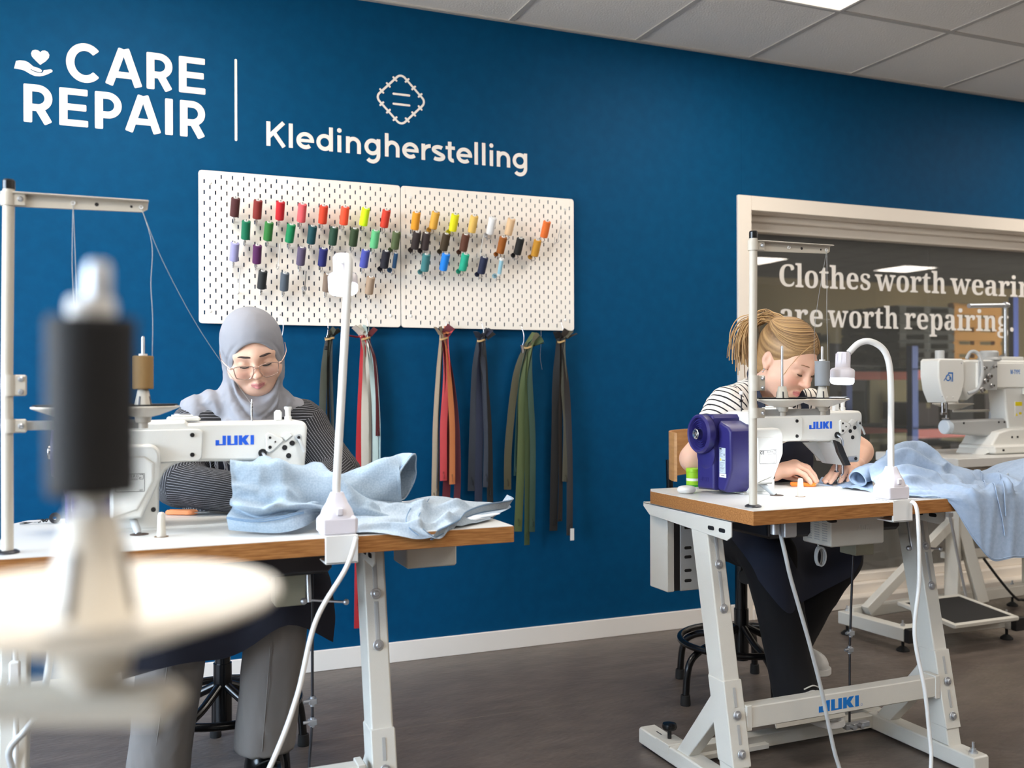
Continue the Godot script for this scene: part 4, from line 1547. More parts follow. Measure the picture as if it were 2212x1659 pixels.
	for x in [0.064, 0.72]:
		var pl := MB.new()
		pl.cbox(Vector3(x - 0.003, 0.186, -0.162), Vector3(x + 0.014, 0.253, -0.112), 0.002)
		obj("crossbar_end", pl, M.powder_white, t)
	if which == "right":
		juki(t, M.logo_blue, T(Vector3(0.298, 0.203, -0.115)), 0.138, 0.03)
		var rg := MB.new()
		rg.stroke(arc(Vector2(0.446, 0.206), 0.003, 0.003, 0, 345, 14), 0.0008, -0.1143, 0, true)
		obj("registered_mark", rg, M.logo_blue, t)
	# low stretcher and treadle
	var ls := MB.new()
	ls.cbox(Vector3(0.058, 0.012, -0.42), Vector3(0.738, 0.052, -0.38), 0.003)
	ls.cbox(Vector3(0.058, 0.03, -0.35), Vector3(0.3, 0.045, -0.33), 0.002)
	obj("stretcher", ls, M.powder_white, t)
	var px := 0.4 if which == "right" else 0.5
	var pd := MB.new()
	pd.xf = T(Vector3(px, 0.1, -0.36), Vector3(-24, 0, 0))
	pd.rbox(Vector3.ZERO, Vector3(0.25, 0.012, 0.2), 0.004)
	pd.rbox(Vector3(0, -0.012, 0.09), Vector3(0.25, 0.03, 0.008), 0.002)
	obj("treadle", pd, M.powder_white, t)
	var pm := MB.new()
	pm.xf = T(Vector3(px, 0.108, -0.364), Vector3(-24, 0, 0))
	pm.rbox(Vector3.ZERO, Vector3(0.2, 0.006, 0.15), 0.002)
	obj("treadle_mat", pm, M.black_rubber, t)
	var ph := MB.new()
	for x in [px + 0.17, px + 0.2]:
		ph.xf = T(Vector3(x, 0.07, -0.29), Vector3(90, 0, 0))
		ph.lathe([Vector2(0, 0.014), Vector2(0.008, 0.013), Vector2(0.009, 0)], Vector3.ZERO, 10)
	ph.xf = Transform3D.IDENTITY
	ph.cbox(Vector3(px + 0.15, 0.06, -0.31), Vector3(px + 0.24, 0.076, -0.29), 0.002)
	obj("treadle_hinge", ph, M.steel, t)
	# rod from treadle to machine
	var rx: float = 0.59 if which == "right" else 0.655
	var rt: float = 0.63 if which == "right" else 0.66
	var rod := MB.new()
	rod.tube([Vector3(rx - 0.02, 0.08, -0.3), Vector3(rx, 0.3, -0.32), Vector3(rt, 0.735, -0.34)], 0.0035, 8)
	obj("treadle_rod", rod, M.dark_steel, t)
	for y in [0.29, 0.34]:
		var cl := MB.new()
		var rp := lerpf(rx, rt, (y - 0.3) / 0.43)
		cl.rbox(Vector3(rp, y, -0.32), Vector3(0.02, 0.014, 0.016), 0.002)
		cl.tube([Vector3(rp - 0.022, y + 0.002, -0.316), Vector3(rp - 0.008, y + 0.002, -0.316)], 0.004, 8)
		cl.tube([Vector3(rp, y - 0.012, -0.32), Vector3(rp, y + 0.012, -0.32)], 0.006, 8)
		obj("rod_clamp", cl, M.steel, t)
	# oil pan below the machine
	var op := MB.new()
	op.cbox(Vector3(0.2, 0.665, -0.43), Vector3(0.68, 0.742, -0.2), 0.012)
	obj("oil_pan", op, M.dark_steel, t)
	var mo := MB.new()
	mo.cbox(Vector3(0.56, 0.585, -0.33), Vector3(0.63, 0.742, -0.26), 0.003)
	obj("solenoid_box", mo, M.get("olive_grey", mat("olive_grey", rgb(150, 148, 130), 0.5)), t)
	# control box
	var bx0: float = 0.343 if which == "right" else 0.875
	var bz: float = -0.116 if which == "right" else -0.27
	var bx := MB.new()
	bx.xf = Transform3D.IDENTITY
	bx.cbox(Vector3(bx0, 0.647, bz - 0.12), Vector3(bx0 + (0.19 if which == "right" else 0.13), 0.736, bz), 0.005)
	obj("control_box", bx, M.powder_white, t)
	if which == "right":
		for k in 9:
			for r in 3:
				var sl := MB.new()
				sl.rbox(Vector3(bx0 - 0.0002, 0.715 - k * 0.0065, bz - 0.025 - r * 0.032), Vector3(0.001, 0.003, 0.02), 0.0004)
				obj("vent_slot", sl, M.machine_grey, t)
		juki(t, M.powder_white, T(Vector3(bx0 + 0.09, 0.69, bz - 0.0004)), 0.05, 0.014, 0.0016)
		var eb := MB.new()
		eb.cbox(Vector3(0.03, 0.485, -0.55), Vector3(0.055, 0.705, -0.45), 0.003)
		obj("power_box", eb, M.powder_white, t)
		var e2 := MB.new()
		e2.cbox(Vector3(0.055, 0.487, -0.548), Vector3(0.075, 0.703, -0.452), 0.002)
		obj("power_box_core", e2, M.black_plastic, t)
		var e3 := MB.new()
		e3.cbox(Vector3(0.075, 0.485, -0.55), Vector3(0.15, 0.705, -0.449), 0.003)
		obj("power_box_cover", e3, M.machine_grey, t)
		for y in [0.672, 0.612, 0.585, 0.545, 0.515]:
			var sl := MB.new()
			sl.xf = T(Vector3(0.1, y, -0.4492))
			sl.prism(rounded(0.024, 0.009, 0.0042), 0, 0.0012, 0.0002)
			obj("vent_slot", sl, M.black_plastic, t)
	# knee lifter bar
	var kx: float = 0.74 if which == "right" else 0.63
	var kn := MB.new()
	kn.tube([Vector3(kx, 0.742, -0.25), Vector3(kx, 0.6, -0.22)], 0.006, 8)
	kn.tube([Vector3(kx, 0.605, -0.22), Vector3(kx + 0.075, 0.6, -0.19)], 0.003, 8)
	kn.ball(Vector3(kx - 0.012, 0.603, -0.222), Vector3.ONE * 0.008)
	kn.ball(Vector3(kx + 0.078, 0.6, -0.189), Vector3.ONE * 0.007)
	obj("knee_lifter", kn, M.steel, t)
	# cable hook pins
	var pin := MB.new()
	pin.cbox(Vector3(0.12, 0.7, -0.05), Vector3(0.16, 0.742, -0.03), 0.004)
	pin.lathe([Vector2(0, 0.71), Vector2(0.011, 0.71), Vector2(0.011, 0.735), Vector2(0.006, 0.735), Vector2(0.006, 0.742)], Vector3(0.1, 0, -0.045), 10)
	obj("stop_bolt", pin, M.steel, t)

func machines() -> void:
	machine(Vector3(-0.194, TOP, 1.44), "white JUKI sewing machine in front of the woman in the headscarf")
	machine(Vector3(1.488, TOP, 1.412), "white JUKI sewing machine in front of the blonde woman")

func disc(o: Vector2, r: float, h: float, z: float) -> MB:
	var mb := MB.new()
	mb.xf = T(Vector3(o.x, o.y, z), Vector3(90, 0, 0))
	mb.lathe([Vector2(0, h), Vector2(r * 0.85, h), Vector2(r, h * 0.6), Vector2(r, 0)], Vector3.ZERO, 18, 50)
	return mb

func machine(at: Vector3, label: String) -> void:
	var t := thing("sewing_machine", label, "sewing machine", at, 0, "white sewing machines")
	var b := MB.new()
	var poly := [Vector2(-0.1, 0), Vector2(-0.1, 0.222)]
	poly.append_array(arc(Vector2(-0.08, 0.225), 0.02, 0.012, 180, 90, 4))
	poly.append(Vector2(0.055, 0.2395))
	poly.append(Vector2(0.062, 0.233))
	poly.append_array(arc(Vector2(0.307, 0.216), 0.018, 0.018, 90, 0, 6))
	poly.append(Vector2(0.322, 0.16))
	poly.append_array(arc(Vector2(0.304, 0.09), 0.012, 0.012, 0, -90, 4))
	poly.append(Vector2(0.235, 0.078))
	poly.append(Vector2(0.205, 0.143))
	poly.append(Vector2(0.075, 0.147))
	poly.append_array(arc(Vector2(0.055, 0.092), 0.055, 0.055, 90, 180, 8))
	poly.append(Vector2(0.0, 0.0))
	b.prism(poly, -0.115, 0, 0.009)
	var body := obj("body", b, M.machine_white, t)
	# bed plate set into the table, column foot
	var bed := MB.new()
	bed.cbox(Vector3(-0.11, -0.02, -0.135), Vector3(0.34, 0.006, -0.005), 0.003)
	obj("bed", bed, M.machine_white, t)
	# cover plates on the side that faces the camera
	var p := MB.new()
	var pp := [Vector2(-0.098, 0.148)]
	pp.append(Vector2(-0.098, 0.22))
	pp.append_array(arc(Vector2(0.08, 0.21), 0.012, 0.01, 90, 0, 5))
	pp.append_array(arc(Vector2(0.078, 0.162), 0.012, 0.014, 0, -90, 5))
	p.prism(pp, -0.002, 0.006, 0.003)
	obj("cover_plate", p, M.machine_white, t)
	var cv := MB.new()
	var cp := [Vector2(-0.1, 0.03), Vector2(-0.1, 0.19)]
	cp.append_array(arc(Vector2(-0.022, 0.165), 0.024, 0.025, 90, 0, 6))
	cp.append_array([Vector2(0.002, 0.115), Vector2(-0.026, 0.055), Vector2(-0.036, 0.03)])
	cv.prism(cp, 0.0, 0.034, 0.008)
	obj("side_cover", cv, M.machine_white, t)
	var cvb := MB.new()
	cvb.prism([Vector2(-0.096, 0.034), Vector2(-0.096, 0.165), Vector2(-0.03, 0.165), Vector2(-0.012, 0.15), Vector2(-0.012, 0.11), Vector2(-0.045, 0.05)], 0.03, 0.04, 0.005)
	obj("side_cover_panel", cvb, M.machine_white, t)
	# printed plate on the cover
	var st := MB.new()
	for e in [[-0.088, 0.09, -0.088, 0.128], [-0.031, 0.09, -0.031, 0.128], [-0.088, 0.09, -0.031, 0.09], [-0.088, 0.128, -0.031, 0.128]]:
		st.stroke([Vector2(e[0], e[1]), Vector2(e[2], e[3])], 0.0009, 0.0404, 0.0)
	st.stroke([Vector2(-0.062, 0.1175), Vector2(-0.042, 0.1175)], 0.0005, 0.0404, 0)
	st.stroke([Vector2(-0.062, 0.1155), Vector2(-0.044, 0.1155)], 0.0005, 0.0404, 0)
	st.stroke([Vector2(-0.0405, 0.1265), Vector2(-0.0335, 0.1265), Vector2(-0.0335, 0.1165), Vector2(-0.0405, 0.1165), Vector2(-0.0405, 0.12), Vector2(-0.037, 0.12)], 0.0008, 0.0404, 0)
	var plate := obj("type_plate_frame", st, M.print_black, t)
	lettering("type_plate_text", "CE", "Droid Sans", 700, 0.009, 0.013, 0.0003, M.print_black, t, T(Vector3(-0.0865, 0.1165, 0.0402)))
	lettering("type_plate_text", "I.S.P.O", "Droid Sans", 400, 0.005, 0.019, 0.0003, M.print_black, t, T(Vector3(-0.062, 0.1205, 0.0402)))
	lettering("type_plate_text", "2021", "Droid Sans", 400, 0.003, 0.0075, 0.0003, M.print_black, t, T(Vector3(-0.0415, 0.0915, 0.0402)))
	juki(t, M.juki_blue, T(Vector3(0.119, 0.182, 0.0)), 0.084, 0.0215)
	# raised plates, screws and levers near the needle end
	var tp := MB.new()
	tp.prism(V([[0.229, 0.204], [0.234, 0.208], [0.241, 0.207], [0.266, 0.195], [0.269, 0.19], [0.266, 0.185], [0.244, 0.165], [0.236, 0.162], [0.229, 0.166]]), -0.002, 0.007, 0.003)
	obj("thread_plate", tp, M.machine_white, t)
	var t2 := MB.new()
	t2.prism(V([[0.263, 0.198], [0.276, 0.209], [0.284, 0.208], [0.29, 0.2], [0.274, 0.187]]), -0.002, 0.006, 0.003)
	obj("thread_plate", t2, M.machine_white, t)
	for q in [[0.272, 0.173, 0.006, 0.003], [0.289, 0.183, 0.006, 0.003], [0.281, 0.154, 0.006, 0.003], [0.238, 0.197, 0.0032, 0.009], [0.238, 0.175, 0.0042, 0.009], [0.25, 0.187, 0.0022, 0.009], [0.069, 0.207, 0.0052, 0.009], [0.069, 0.163, 0.0052, 0.009], [-0.088, 0.2, 0.0052, 0.009], [-0.012, 0.045, 0.0052, 0.003]]:
		obj("screw", disc(Vector2(q[0], q[1]), q[2], q[3], 0), M.black_plastic, t)
	for q in [[0.272, 0.173], [0.289, 0.183], [0.281, 0.154]]:
		var x := MB.new()
		x.rbox(Vector3(q[0], q[1], 0.003), Vector3(0.006, 0.0012, 0.0008), 0.0002)
		x.rbox(Vector3(q[0], q[1], 0.003), Vector3(0.0012, 0.006, 0.0009), 0.0002)
		obj("screw_slot", x, M.dark_steel, t)
	obj("lever_hub", disc(Vector2(0.303, 0.196), 0.0085, 0.008, 0), M.machine_grey, t)
	obj("screw", disc(Vector2(0.303, 0.196), 0.004, 0.0095, 0), M.black_plastic, t)
	var lv := MB.new()
	lv.tube([Vector3(0.304, 0.193, 0.005), Vector3(0.308, 0.182, 0.012), Vector3(0.316, 0.163, 0.014)], [0.005, 0.0045, 0.0045], 10, true, 0.6)
	obj("lifter_lever", lv, M.machine_grey, t)
	var gr := MB.new()
	gr.xf = T(Vector3(0.222, 0.162, 0), Vector3(90, 0, 0))
	gr.lathe([Vector2(0.004, 0.004), Vector2(0.0085, 0.005), Vector2(0.0095, 0.003), Vector2(0.0095, 0), Vector2(0.004, 0)], Vector3.ZERO, 20, 50)
	obj("grommet", gr, M.black_rubber, t)
	var rd := MB.new()
	rd.tube(spline([Vector3(0.222, 0.162, 0.002), Vector3(0.226, 0.155, 0.012), Vector3(0.232, 0.145, 0.012), Vector3(0.236, 0.13, 0.008)], 4), 0.0035, 8)
	obj("knee_link", rd, M.steel, t)
	# dark wiper bracket below the arm
	var wb := MB.new()
	wb.prism(V([[0.203, 0.148], [0.219, 0.142], [0.232, 0.13], [0.243, 0.107], [0.262, 0.072], [0.24, 0.071], [0.215, 0.112]]), 0.001, 0.016, 0.002)
	obj("wiper_bracket", wb, M.black_plastic, t)
	var wp := MB.new()
	wp.prism(V([[0.205, 0.14], [0.242, 0.072], [0.226, 0.074], [0.15, 0.138]]), -0.07, -0.064, 0.001)
	wp.prism(V([[0.206, 0.14], [0.242, 0.072], [0.238, 0.072], [0.2, 0.14]]), -0.07, 0.004, 0.001)
	obj("wiper_plate", wp, M.machine_grey, t)
	var bp := MB.new()
	bp.cbox(Vector3(0.262, 0.082, -0.01), Vector3(0.3, 0.098, 0.003), 0.003)
	obj("foot_bracket", bp, M.steel, t)
	obj("screw", disc(Vector2(0.29, 0.09), 0.005, 0.004, 0.002), M.black_plastic, t)
	# needle bar, presser bar, foot
	var nb := MB.new()
	nb.tube([Vector3(0.268, 0.085, -0.055), Vector3(0.268, 0.04, -0.055)], 0.004, 10)
	nb.tube([Vector3(0.268, 0.04, -0.055), Vector3(0.268, 0.012, -0.055)], 0.0012, 8)
	nb.rbox(Vector3(0.268, 0.044, -0.055), Vector3(0.012, 0.012, 0.012), 0.002)
	obj("needle_bar", nb, M.chrome, t)
	var pb := MB.new()
	pb.tube([Vector3(0.283, 0.085, -0.045), Vector3(0.283, 0.025, -0.045)], 0.0042, 10)
	pb.rbox(Vector3(0.28, 0.03, -0.047), Vector3(0.014, 0.022, 0.014), 0.002)
	pb.rbox(Vector3(0.275, 0.0135, -0.047), Vector3(0.018, 0.004, 0.03), 0.0015)
	pb.tube(spline([Vector3(0.283, 0.03, -0.04), Vector3(0.255, 0.03, -0.03), Vector3(0.252, 0.014, -0.03), Vector3(0.27, 0.012, -0.03)], 4), 0.0013, 6)
	obj("presser_foot", pb, M.chrome, t)
	# thread guides on top
	var g := MB.new()
	g.tube([Vector3(0.205, 0.232, -0.05), Vector3(0.205, 0.268, -0.05)], 0.0026, 8)
	g.tube([Vector3(0.205, 0.268, -0.05), Vector3(0.2055, 0.284, -0.05)], [0.0022, 0.0012], 8)
	var sp := []
	for k in 25:
		sp.append(Vector3(0.205 + cos(k * 0.8) * 0.0028, 0.262 + k * 0.0008, -0.05 + sin(k * 0.8) * 0.0028))
	g.tube(sp, 0.0008, 5)
	obj("thread_guide", g, M.chrome, t)
	var ps := MB.new()
	ps.lathe([Vector2(0.0, 0.266), Vector2(0.0085, 0.266), Vector2(0.009, 0.262), Vector2(0.007, 0.258), Vector2(0.0065, 0.244), Vector2(0.0085, 0.243), Vector2(0.0085, 0.232)], Vector3(0.288, 0, -0.05), 16)
	ps.xf = T(Vector3(0.266, 0.247, -0.055))
	ps.prism(V([[-0.009, -0.014], [-0.009, 0.006], [-0.004, 0.011], [0.004, 0.011], [0.008, 0.006], [0.008, -0.014]]), -0.008, 0.008, 0.003)
	obj("pressure_regulator", ps, M.white_plastic, t)
	var bw := MB.new()
	bw.cbox(Vector3(0.02, 0.236, -0.1), Vector3(0.09, 0.246, -0.03), 0.004)
	bw.cbox(Vector3(0.03, 0.246, -0.09), Vector3(0.075, 0.25, -0.05), 0.001)
	obj("bobbin_winder", bw, M.machine_white, t)
	var bw2 := MB.new()
	bw2.lathe([Vector2(0, 0.252), Vector2(0.016, 0.252), Vector2(0.016, 0.25), Vector2(0, 0.25)], Vector3(0.05, 0, -0.07), 18)
	obj("winder_plate", bw2, M.steel, t)
	var tn := MB.new()
	tn.tube([Vector3(-0.085, 0.225, -0.05), Vector3(-0.085, 0.285, -0.05)], 0.002, 8)
	tn.lathe([Vector2(0, 0.262), Vector2(0.008, 0.263), Vector2(0.003, 0.266), Vector2(0.008, 0.27), Vector2(0, 0.271)], Vector3(-0.085, 0, -0.05), 14)
	obj("winder_tension", tn, M.dark_steel, t)
	var tk := MB.new()
	tk.lathe([Vector2(0, 0.296), Vector2(0.006, 0.295), Vector2(0.0065, 0.287), Vector2(0.004, 0.284), Vector2(0, 0.284)], Vector3(-0.085, 0, -0.05), 12)
	obj("tension_knob", tk, M.white_plastic, t)
	# purple motor housing with handwheel
	var mo := MB.new()
	mo.xf = Transform3D(Basis(Vector3(0, 0, 1), Vector3(0, 1, 0), Vector3(-1, 0, 0)), Vector3(-0.085, 0, 0))
	mo.prism(V([[-0.125, 0.008], [-0.125, 0.215], [-0.105, 0.228], [-0.05, 0.228], [-0.04, 0.218], [-0.04, 0.012]]), 0, 0.105, 0.008)
	obj("motor_housing", mo, M.purple_cover, t)
	var mo2 := MB.new()
	mo2.xf = mo.xf
	mo2.prism(V([[-0.045, 0.01], [-0.045, 0.2], [-0.035, 0.21], [0.008, 0.196], [0.022, 0.182], [0.024, 0.078], [-0.008, 0.008]]), 0.0, 0.09, 0.009)
	obj("motor_cover", mo2, M.purple_cover, t)
	var bul := MB.new()
	bul.xf = T(Vector3(-0.19, 0.115, -0.078), Vector3(0, 0, 90))
	bul.lathe([Vector2(0, 0.006), Vector2(0.03, 0.005), Vector2(0.045, 0.0)], Vector3.ZERO, 24, 60)
	obj("motor_boss", bul, M.purple_cover, t)
	var hw := MB.new()
	hw.xf = T(Vector3(-0.19, 0.172, -0.078), Vector3(0, 0, 90))
	var prof := [Vector2(0.054, 0.0), Vector2(0.057, 0.006), Vector2(0.057, 0.022), Vector2(0.052, 0.028), Vector2(0.047, 0.026), Vector2(0.044, 0.018)]
	for k in 4:
		prof.append(Vector2(0.040 - k * 0.006, 0.0175))
		prof.append(Vector2(0.0385 - k * 0.006, 0.0225))
		prof.append(Vector2(0.037 - k * 0.006, 0.0175))
	prof.append(Vector2(0.0, 0.0175))
	prof.reverse()
	hw.lathe(prof, Vector3.ZERO, 40, 30)
	obj("handwheel", hw, M.purple_cover, t)
	var hs := MB.new()
	hs.xf = hw.xf
	hs.lathe([Vector2(0, 0.028), Vector2(0.006, 0.028), Vector2(0.007, 0.034), Vector2(0.0135, 0.036), Vector2(0.0155, 0.034), Vector2(0.0155, 0.018)], Vector3.ZERO, 20)
	obj("wheel_screw", hs, M.chrome, t)
	var lx := Transform3D(Basis(Vector3(0, 0, 1), Vector3(0, 1, 0), Vector3(-1, 0, 0)), Vector3(-0.175, 0, 0))
	var sk := MB.new()
	sk.xf = lx
	sk.prism(V([[-0.03, 0.062], [-0.03, 0.134], [-0.001, 0.134], [-0.001, 0.062]]), 0, 0.0008, 0)
	obj("warning_sticker", sk, M.sticker_pale, t)
	var sk2 := MB.new()
	sk2.xf = lx
	sk2.prism(V([[-0.03, 0.05], [-0.03, 0.061], [0.002, 0.061], [0.002, 0.05]]), 0, 0.0008, 0)
	obj("warning_sticker", sk2, M.white_plastic, t)
	var stx := lx * T(Vector3(0, 0, 0.0008))
	var pr := MB.new()
	pr.xf = stx
	pr.prism(V([[-0.029, 0.129], [-0.029, 0.133], [-0.019, 0.133], [-0.019, 0.129]]), 0, 0.0003, 0)
	for k in 7:
		pr.stroke([Vector2(-0.029, 0.1265 - k * 0.0026), Vector2(-0.014 - 0.004 * (k % 3), 0.1265 - k * 0.0026)], 0.0007, 0.0003, 0)
	pr.stroke([Vector2(-0.03, 0.1085), Vector2(-0.001, 0.1085)], 0.0004, 0.0003, 0)
	for k in 8:
		pr.stroke([Vector2(-0.0285, 0.092 - k * 0.0034), Vector2(-0.004 - 0.003 * (k % 4), 0.092 - k * 0.0034)], 0.0008, 0.0003, 0)
	pr.stroke([Vector2(-0.022, 0.0555), Vector2(-0.006, 0.0555)], 0.0014, 0.0003, 0)
	obj("sticker_print", pr, M.print_black, t)
	var wt := MB.new()
	wt.xf = stx
	wt.prism(V([[-0.028, 0.0975], [-0.0235, 0.106], [-0.019, 0.0975]]), 0, 0.0003, 0)
	obj("warning_triangle", wt, M.print_yellow, t)
	lettering("sticker_text", "CE", "Droid Sans", 700, 0.0055, 0.008, 0.0003, M.print_black, t, stx * T(Vector3(-0.0105, 0.1125, 0)))
	lettering("sticker_text", "WARNING", "Droid Sans", 700, 0.003, 0.013, 0.0003, M.print_black, t, stx * T(Vector3(-0.0165, 0.098, 0)))
	var jx := Transform3D(Basis(Vector3(0, 0, 1), Vector3(0, 1, 0), Vector3(-1, 0, 0)), Vector3(-0.1895, 0.034, -0.105))
	juki(t, M.purple_cover, jx, 0.042, 0.012, 0.0012)
	# stub of grey hose into the table
	var ho := MB.new()
	ho.tube(spline([Vector3(-0.06, 0.035, -0.03), Vector3(-0.052, 0.022, 0.015), Vector3(-0.043, 0.0, 0.05)], 5), [0.006, 0.006, 0.006, 0.006, 0.0062, 0.0085, 0.0085, 0.0085, 0.0085, 0.0065, 0.0065], 10)
	obj("oil_hose", ho, M.machine_grey, t)
	var hole := MB.new()
	hole.lathe([Vector2(0, 0.001), Vector2(0.019, 0.001), Vector2(0.019, 0)], Vector3(-0.042, 0, 0.055), 20)
	obj("grommet", hole, M.carton_dark, t)
	# white rest pin that holds the tilted head
	var pn := MB.new()
	pn.lathe([Vector2(0, 0.052), Vector2(0.0055, 0.0505), Vector2(0.0075, 0.045), Vector2(0.0095, 0.0)], Vector3(0.0, 0, 0.105), 16, 60)
	obj("rest_pin", pn, M.stand_beige, t)
	var pr2 := MB.new()
	pr2.lathe([Vector2(0.0, 0.0008), Vector2(0.0145, 0.0008), Vector2(0.0145, 0)], Vector3(0.0, 0, 0.105), 18)
	obj("pin_hole", pr2, M.carton, t)

func third_machine() -> void:
	var zc := 0.46
	var t := thing("sewing_machine", "white cylinder-arm sewing machine with blue emblem by the window", "sewing machine", Vector3(3.06, TOP - 0.005, zc), 0)
	var hd := MB.new()
	hd.prism(V([[0.0, 0.42], [0.012, 0.43], [0.145, 0.43], [0.155, 0.42], [0.157, 0.33], [0.14, 0.27], [0.118, 0.235], [0.04, 0.235], [0.012, 0.29], [0.0, 0.35]]), -0.05, 0.06, 0.008)
	obj("head_cover", hd, M.machine_white, t)
	var em := MB.new()
	em.stroke(arc(Vector2(0.055, 0.345), 0.0125, 0.0125, 0, 345, 20), 0.005, 0.0605, 0, true)
	em.stroke([Vector2(0.03, 0.332), Vector2(0.06, 0.366)], 0.004, 0.0606, 0)
	em.stroke([Vector2(0.055, 0.366), Vector2(0.081, 0.366), Vector2(0.081, 0.328)], 0.006, 0.0607, 0)
	em.stroke([Vector2(0.06, 0.345), Vector2(0.072, 0.345), Vector2(0.072, 0.328)], 0.004, 0.0608, 0)
	obj("emblem", em, M.logo_blue, t)
	for q in [[0.02, 0.262, 0.003], [0.135, 0.41, 0.003], [0.05, 0.258, 0.005], [0.085, 0.258, 0.005]]:
		obj("screw", disc(Vector2(q[0], q[1]), q[2], 0.002, 0.0595), M.steel if q[2] < 0.004 else M.machine_white, t)
	var ar := MB.new()
	ar.prism(V([[0.15, 0.3], [0.16, 0.42], [0.175, 0.427], [0.8, 0.427], [0.8, 0.07], [0.44, 0.07], [0.41, 0.29], [0.3, 0.3], [0.235, 0.27], [0.19, 0.245]]), -0.05, 0.05, 0.012)
	obj("body", ar, M.machine_white, t)
	var fp := MB.new()
	fp.prism(V([[0.23, 0.3], [0.23, 0.412], [0.52, 0.412], [0.55, 0.3]]), 0.048, 0.062, 0.004)
	obj("arm_panel", fp, M.machine_white, t)
	var tpl := MB.new()
	tpl.prism(V([[0.235, 0.29], [0.235, 0.42], [0.345, 0.42], [0.345, 0.29]]), 0.06, 0.068, 0.001)
	obj("tension_plate", tpl, M.machine_grey, t)
	for q in [[0.255, 0.39, 0.011], [0.285, 0.352, 0.014], [0.262, 0.33, 0.013], [0.3, 0.31, 0.01], [0.24, 0.29, 0.013], [0.315, 0.395, 0.008]]:
		var k := MB.new()
		k.xf = T(Vector3(q[0], q[1], 0.068), Vector3(90, 0, 0))
		k.lathe([Vector2(0, 0.022), Vector2(q[2] * 0.5, 0.022), Vector2(q[2] * 0.55, 0.012), Vector2(q[2], 0.01), Vector2(q[2], 0.006), Vector2(q[2] * 0.4, 0.005), Vector2(q[2] * 0.4, 0)], Vector3.ZERO, 16)
		obj("tension_disc", k, M.chrome, t)
	lettering("model_text", "M-TYPE", "Droid Sans", 700, 0.02, 0.06, 0.0006, M.logo_blue, t, T(Vector3(0.435, 0.362, 0.062)))
	var hose := MB.new()
	hose.tube(spline([Vector3(0.2, 0.43, 0.03), Vector3(0.215, 0.462, 0.04), Vector3(0.245, 0.45, 0.055), Vector3(0.245, 0.38, 0.075), Vector3(0.215, 0.3, 0.08), Vector3(0.175, 0.275, 0.06)], 6), 0.008, 10)
	obj("air_hose", hose, M.machine_grey, t)
	var top := MB.new()
	top.lathe([Vector2(0, 0.47), Vector2(0.035, 0.47), Vector2(0.042, 0.462), Vector2(0.042, 0.44), Vector2(0.05, 0.432), Vector2(0.05, 0.425)], Vector3(0.37, 0, 0), 22)
	obj("top_dial", top, M.machine_grey, t)
	var top2 := MB.new()
	top2.lathe([Vector2(0, 0.468), Vector2(0.018, 0.468), Vector2(0.02, 0.465), Vector2(0.02, 0.425)], Vector3(0.07, 0, 0), 16)
	obj("pressure_screw", top2, M.machine_grey, t)
	var top3 := MB.new()
	top3.cbox(Vector3(0.41, 0.425, -0.03), Vector3(0.55, 0.442, 0.04), 0.004)
	obj("top_cover", top3, M.machine_white, t)
	var rg := MB.new()
	rg.prism(V([[0.52, 0.27], [0.53, 0.4], [0.56, 0.41], [0.8, 0.41], [0.8, 0.27]]), 0.04, 0.12, 0.012)
	obj("drive_cover", rg, M.machine_white, t)
	var hk := MB.new()
	hk.cbox(Vector3(0.55, 0.2, 0.1), Vector3(0.565, 0.27, 0.115), 0.002)
	hk.xf = T(Vector3(0.66, 0.36, 0.12), Vector3(90, 0, 0))
	hk.lathe([Vector2(0, 0.02), Vector2(0.03, 0.02), Vector2(0.034, 0.012), Vector2(0.034, 0)], Vector3.ZERO, 20)
	obj("knob", hk, M.black_plastic, t)
	var cy := MB.new()
	cy.xf = T(Vector3(0.08, 0.125, 0.01), Vector3(0, 0, -90))
	cy.lathe([Vector2(0, 0), Vector2(0.029, 0.0), Vector2(0.032, 0.004), Vector2(0.032, 0.03)], Vector3.ZERO, 26)
	obj("cylinder_cap", cy, M.sticker_pale, t)
	var cyl := MB.new()
	cyl.prism(V([[0.1, 0.155], [0.47, 0.158], [0.5, 0.06], [0.44, 0.055], [0.3, 0.08], [0.1, 0.094]]), -0.02, 0.04, 0.012)
	obj("cylinder_arm", cyl, M.machine_grey, t)
	for q in [[0.17, 0.142], [0.385, 0.142], [0.42, 0.142]]:
		obj("screw", disc(Vector2(q[0], q[1]), 0.005, 0.003, 0.039), M.black_plastic, t)
	var bs := MB.new()
	bs.prism(V([[0.26, 0.0], [0.34, 0.1], [0.42, 0.115], [0.8, 0.115], [0.8, 0.0]]), -0.1, 0.08, 0.012)
	bs.cbox(Vector3(0.28, 0, -0.1), Vector3(0.82, 0.042, 0.11), 0.012)
	obj("base", bs, M.machine_white, t)
	for q in [[0.33, 0.02], [0.42, 0.075], [0.455, 0.075]]:
		obj("screw", disc(Vector2(q[0], q[1]), 0.005, 0.004, 0.11 if q[1] < 0.05 else 0.079), M.black_plastic, t)
	var sk := MB.new()
	sk.prism(V([[0.475, 0.165], [0.475, 0.235], [0.52, 0.235], [0.52, 0.165]]), 0.05, 0.0515, 0)
	obj("warning_sticker", sk, M.white_plastic, t)
	var sk2 := MB.new()
	sk2.prism(V([[0.476, 0.216], [0.476, 0.234], [0.519, 0.234], [0.519, 0.216]]), 0.051, 0.0522, 0)
	sk2.prism(V([[0.478, 0.17], [0.485, 0.184], [0.492, 0.17]]), 0.051, 0.0522, 0)
	sk2.prism(V([[0.5, 0.176], [0.5, 0.186], [0.516, 0.186], [0.516, 0.176]]), 0.051, 0.0522, 0)
	obj("warning_print", sk2, M.print_yellow, t)
	var nb := MB.new()
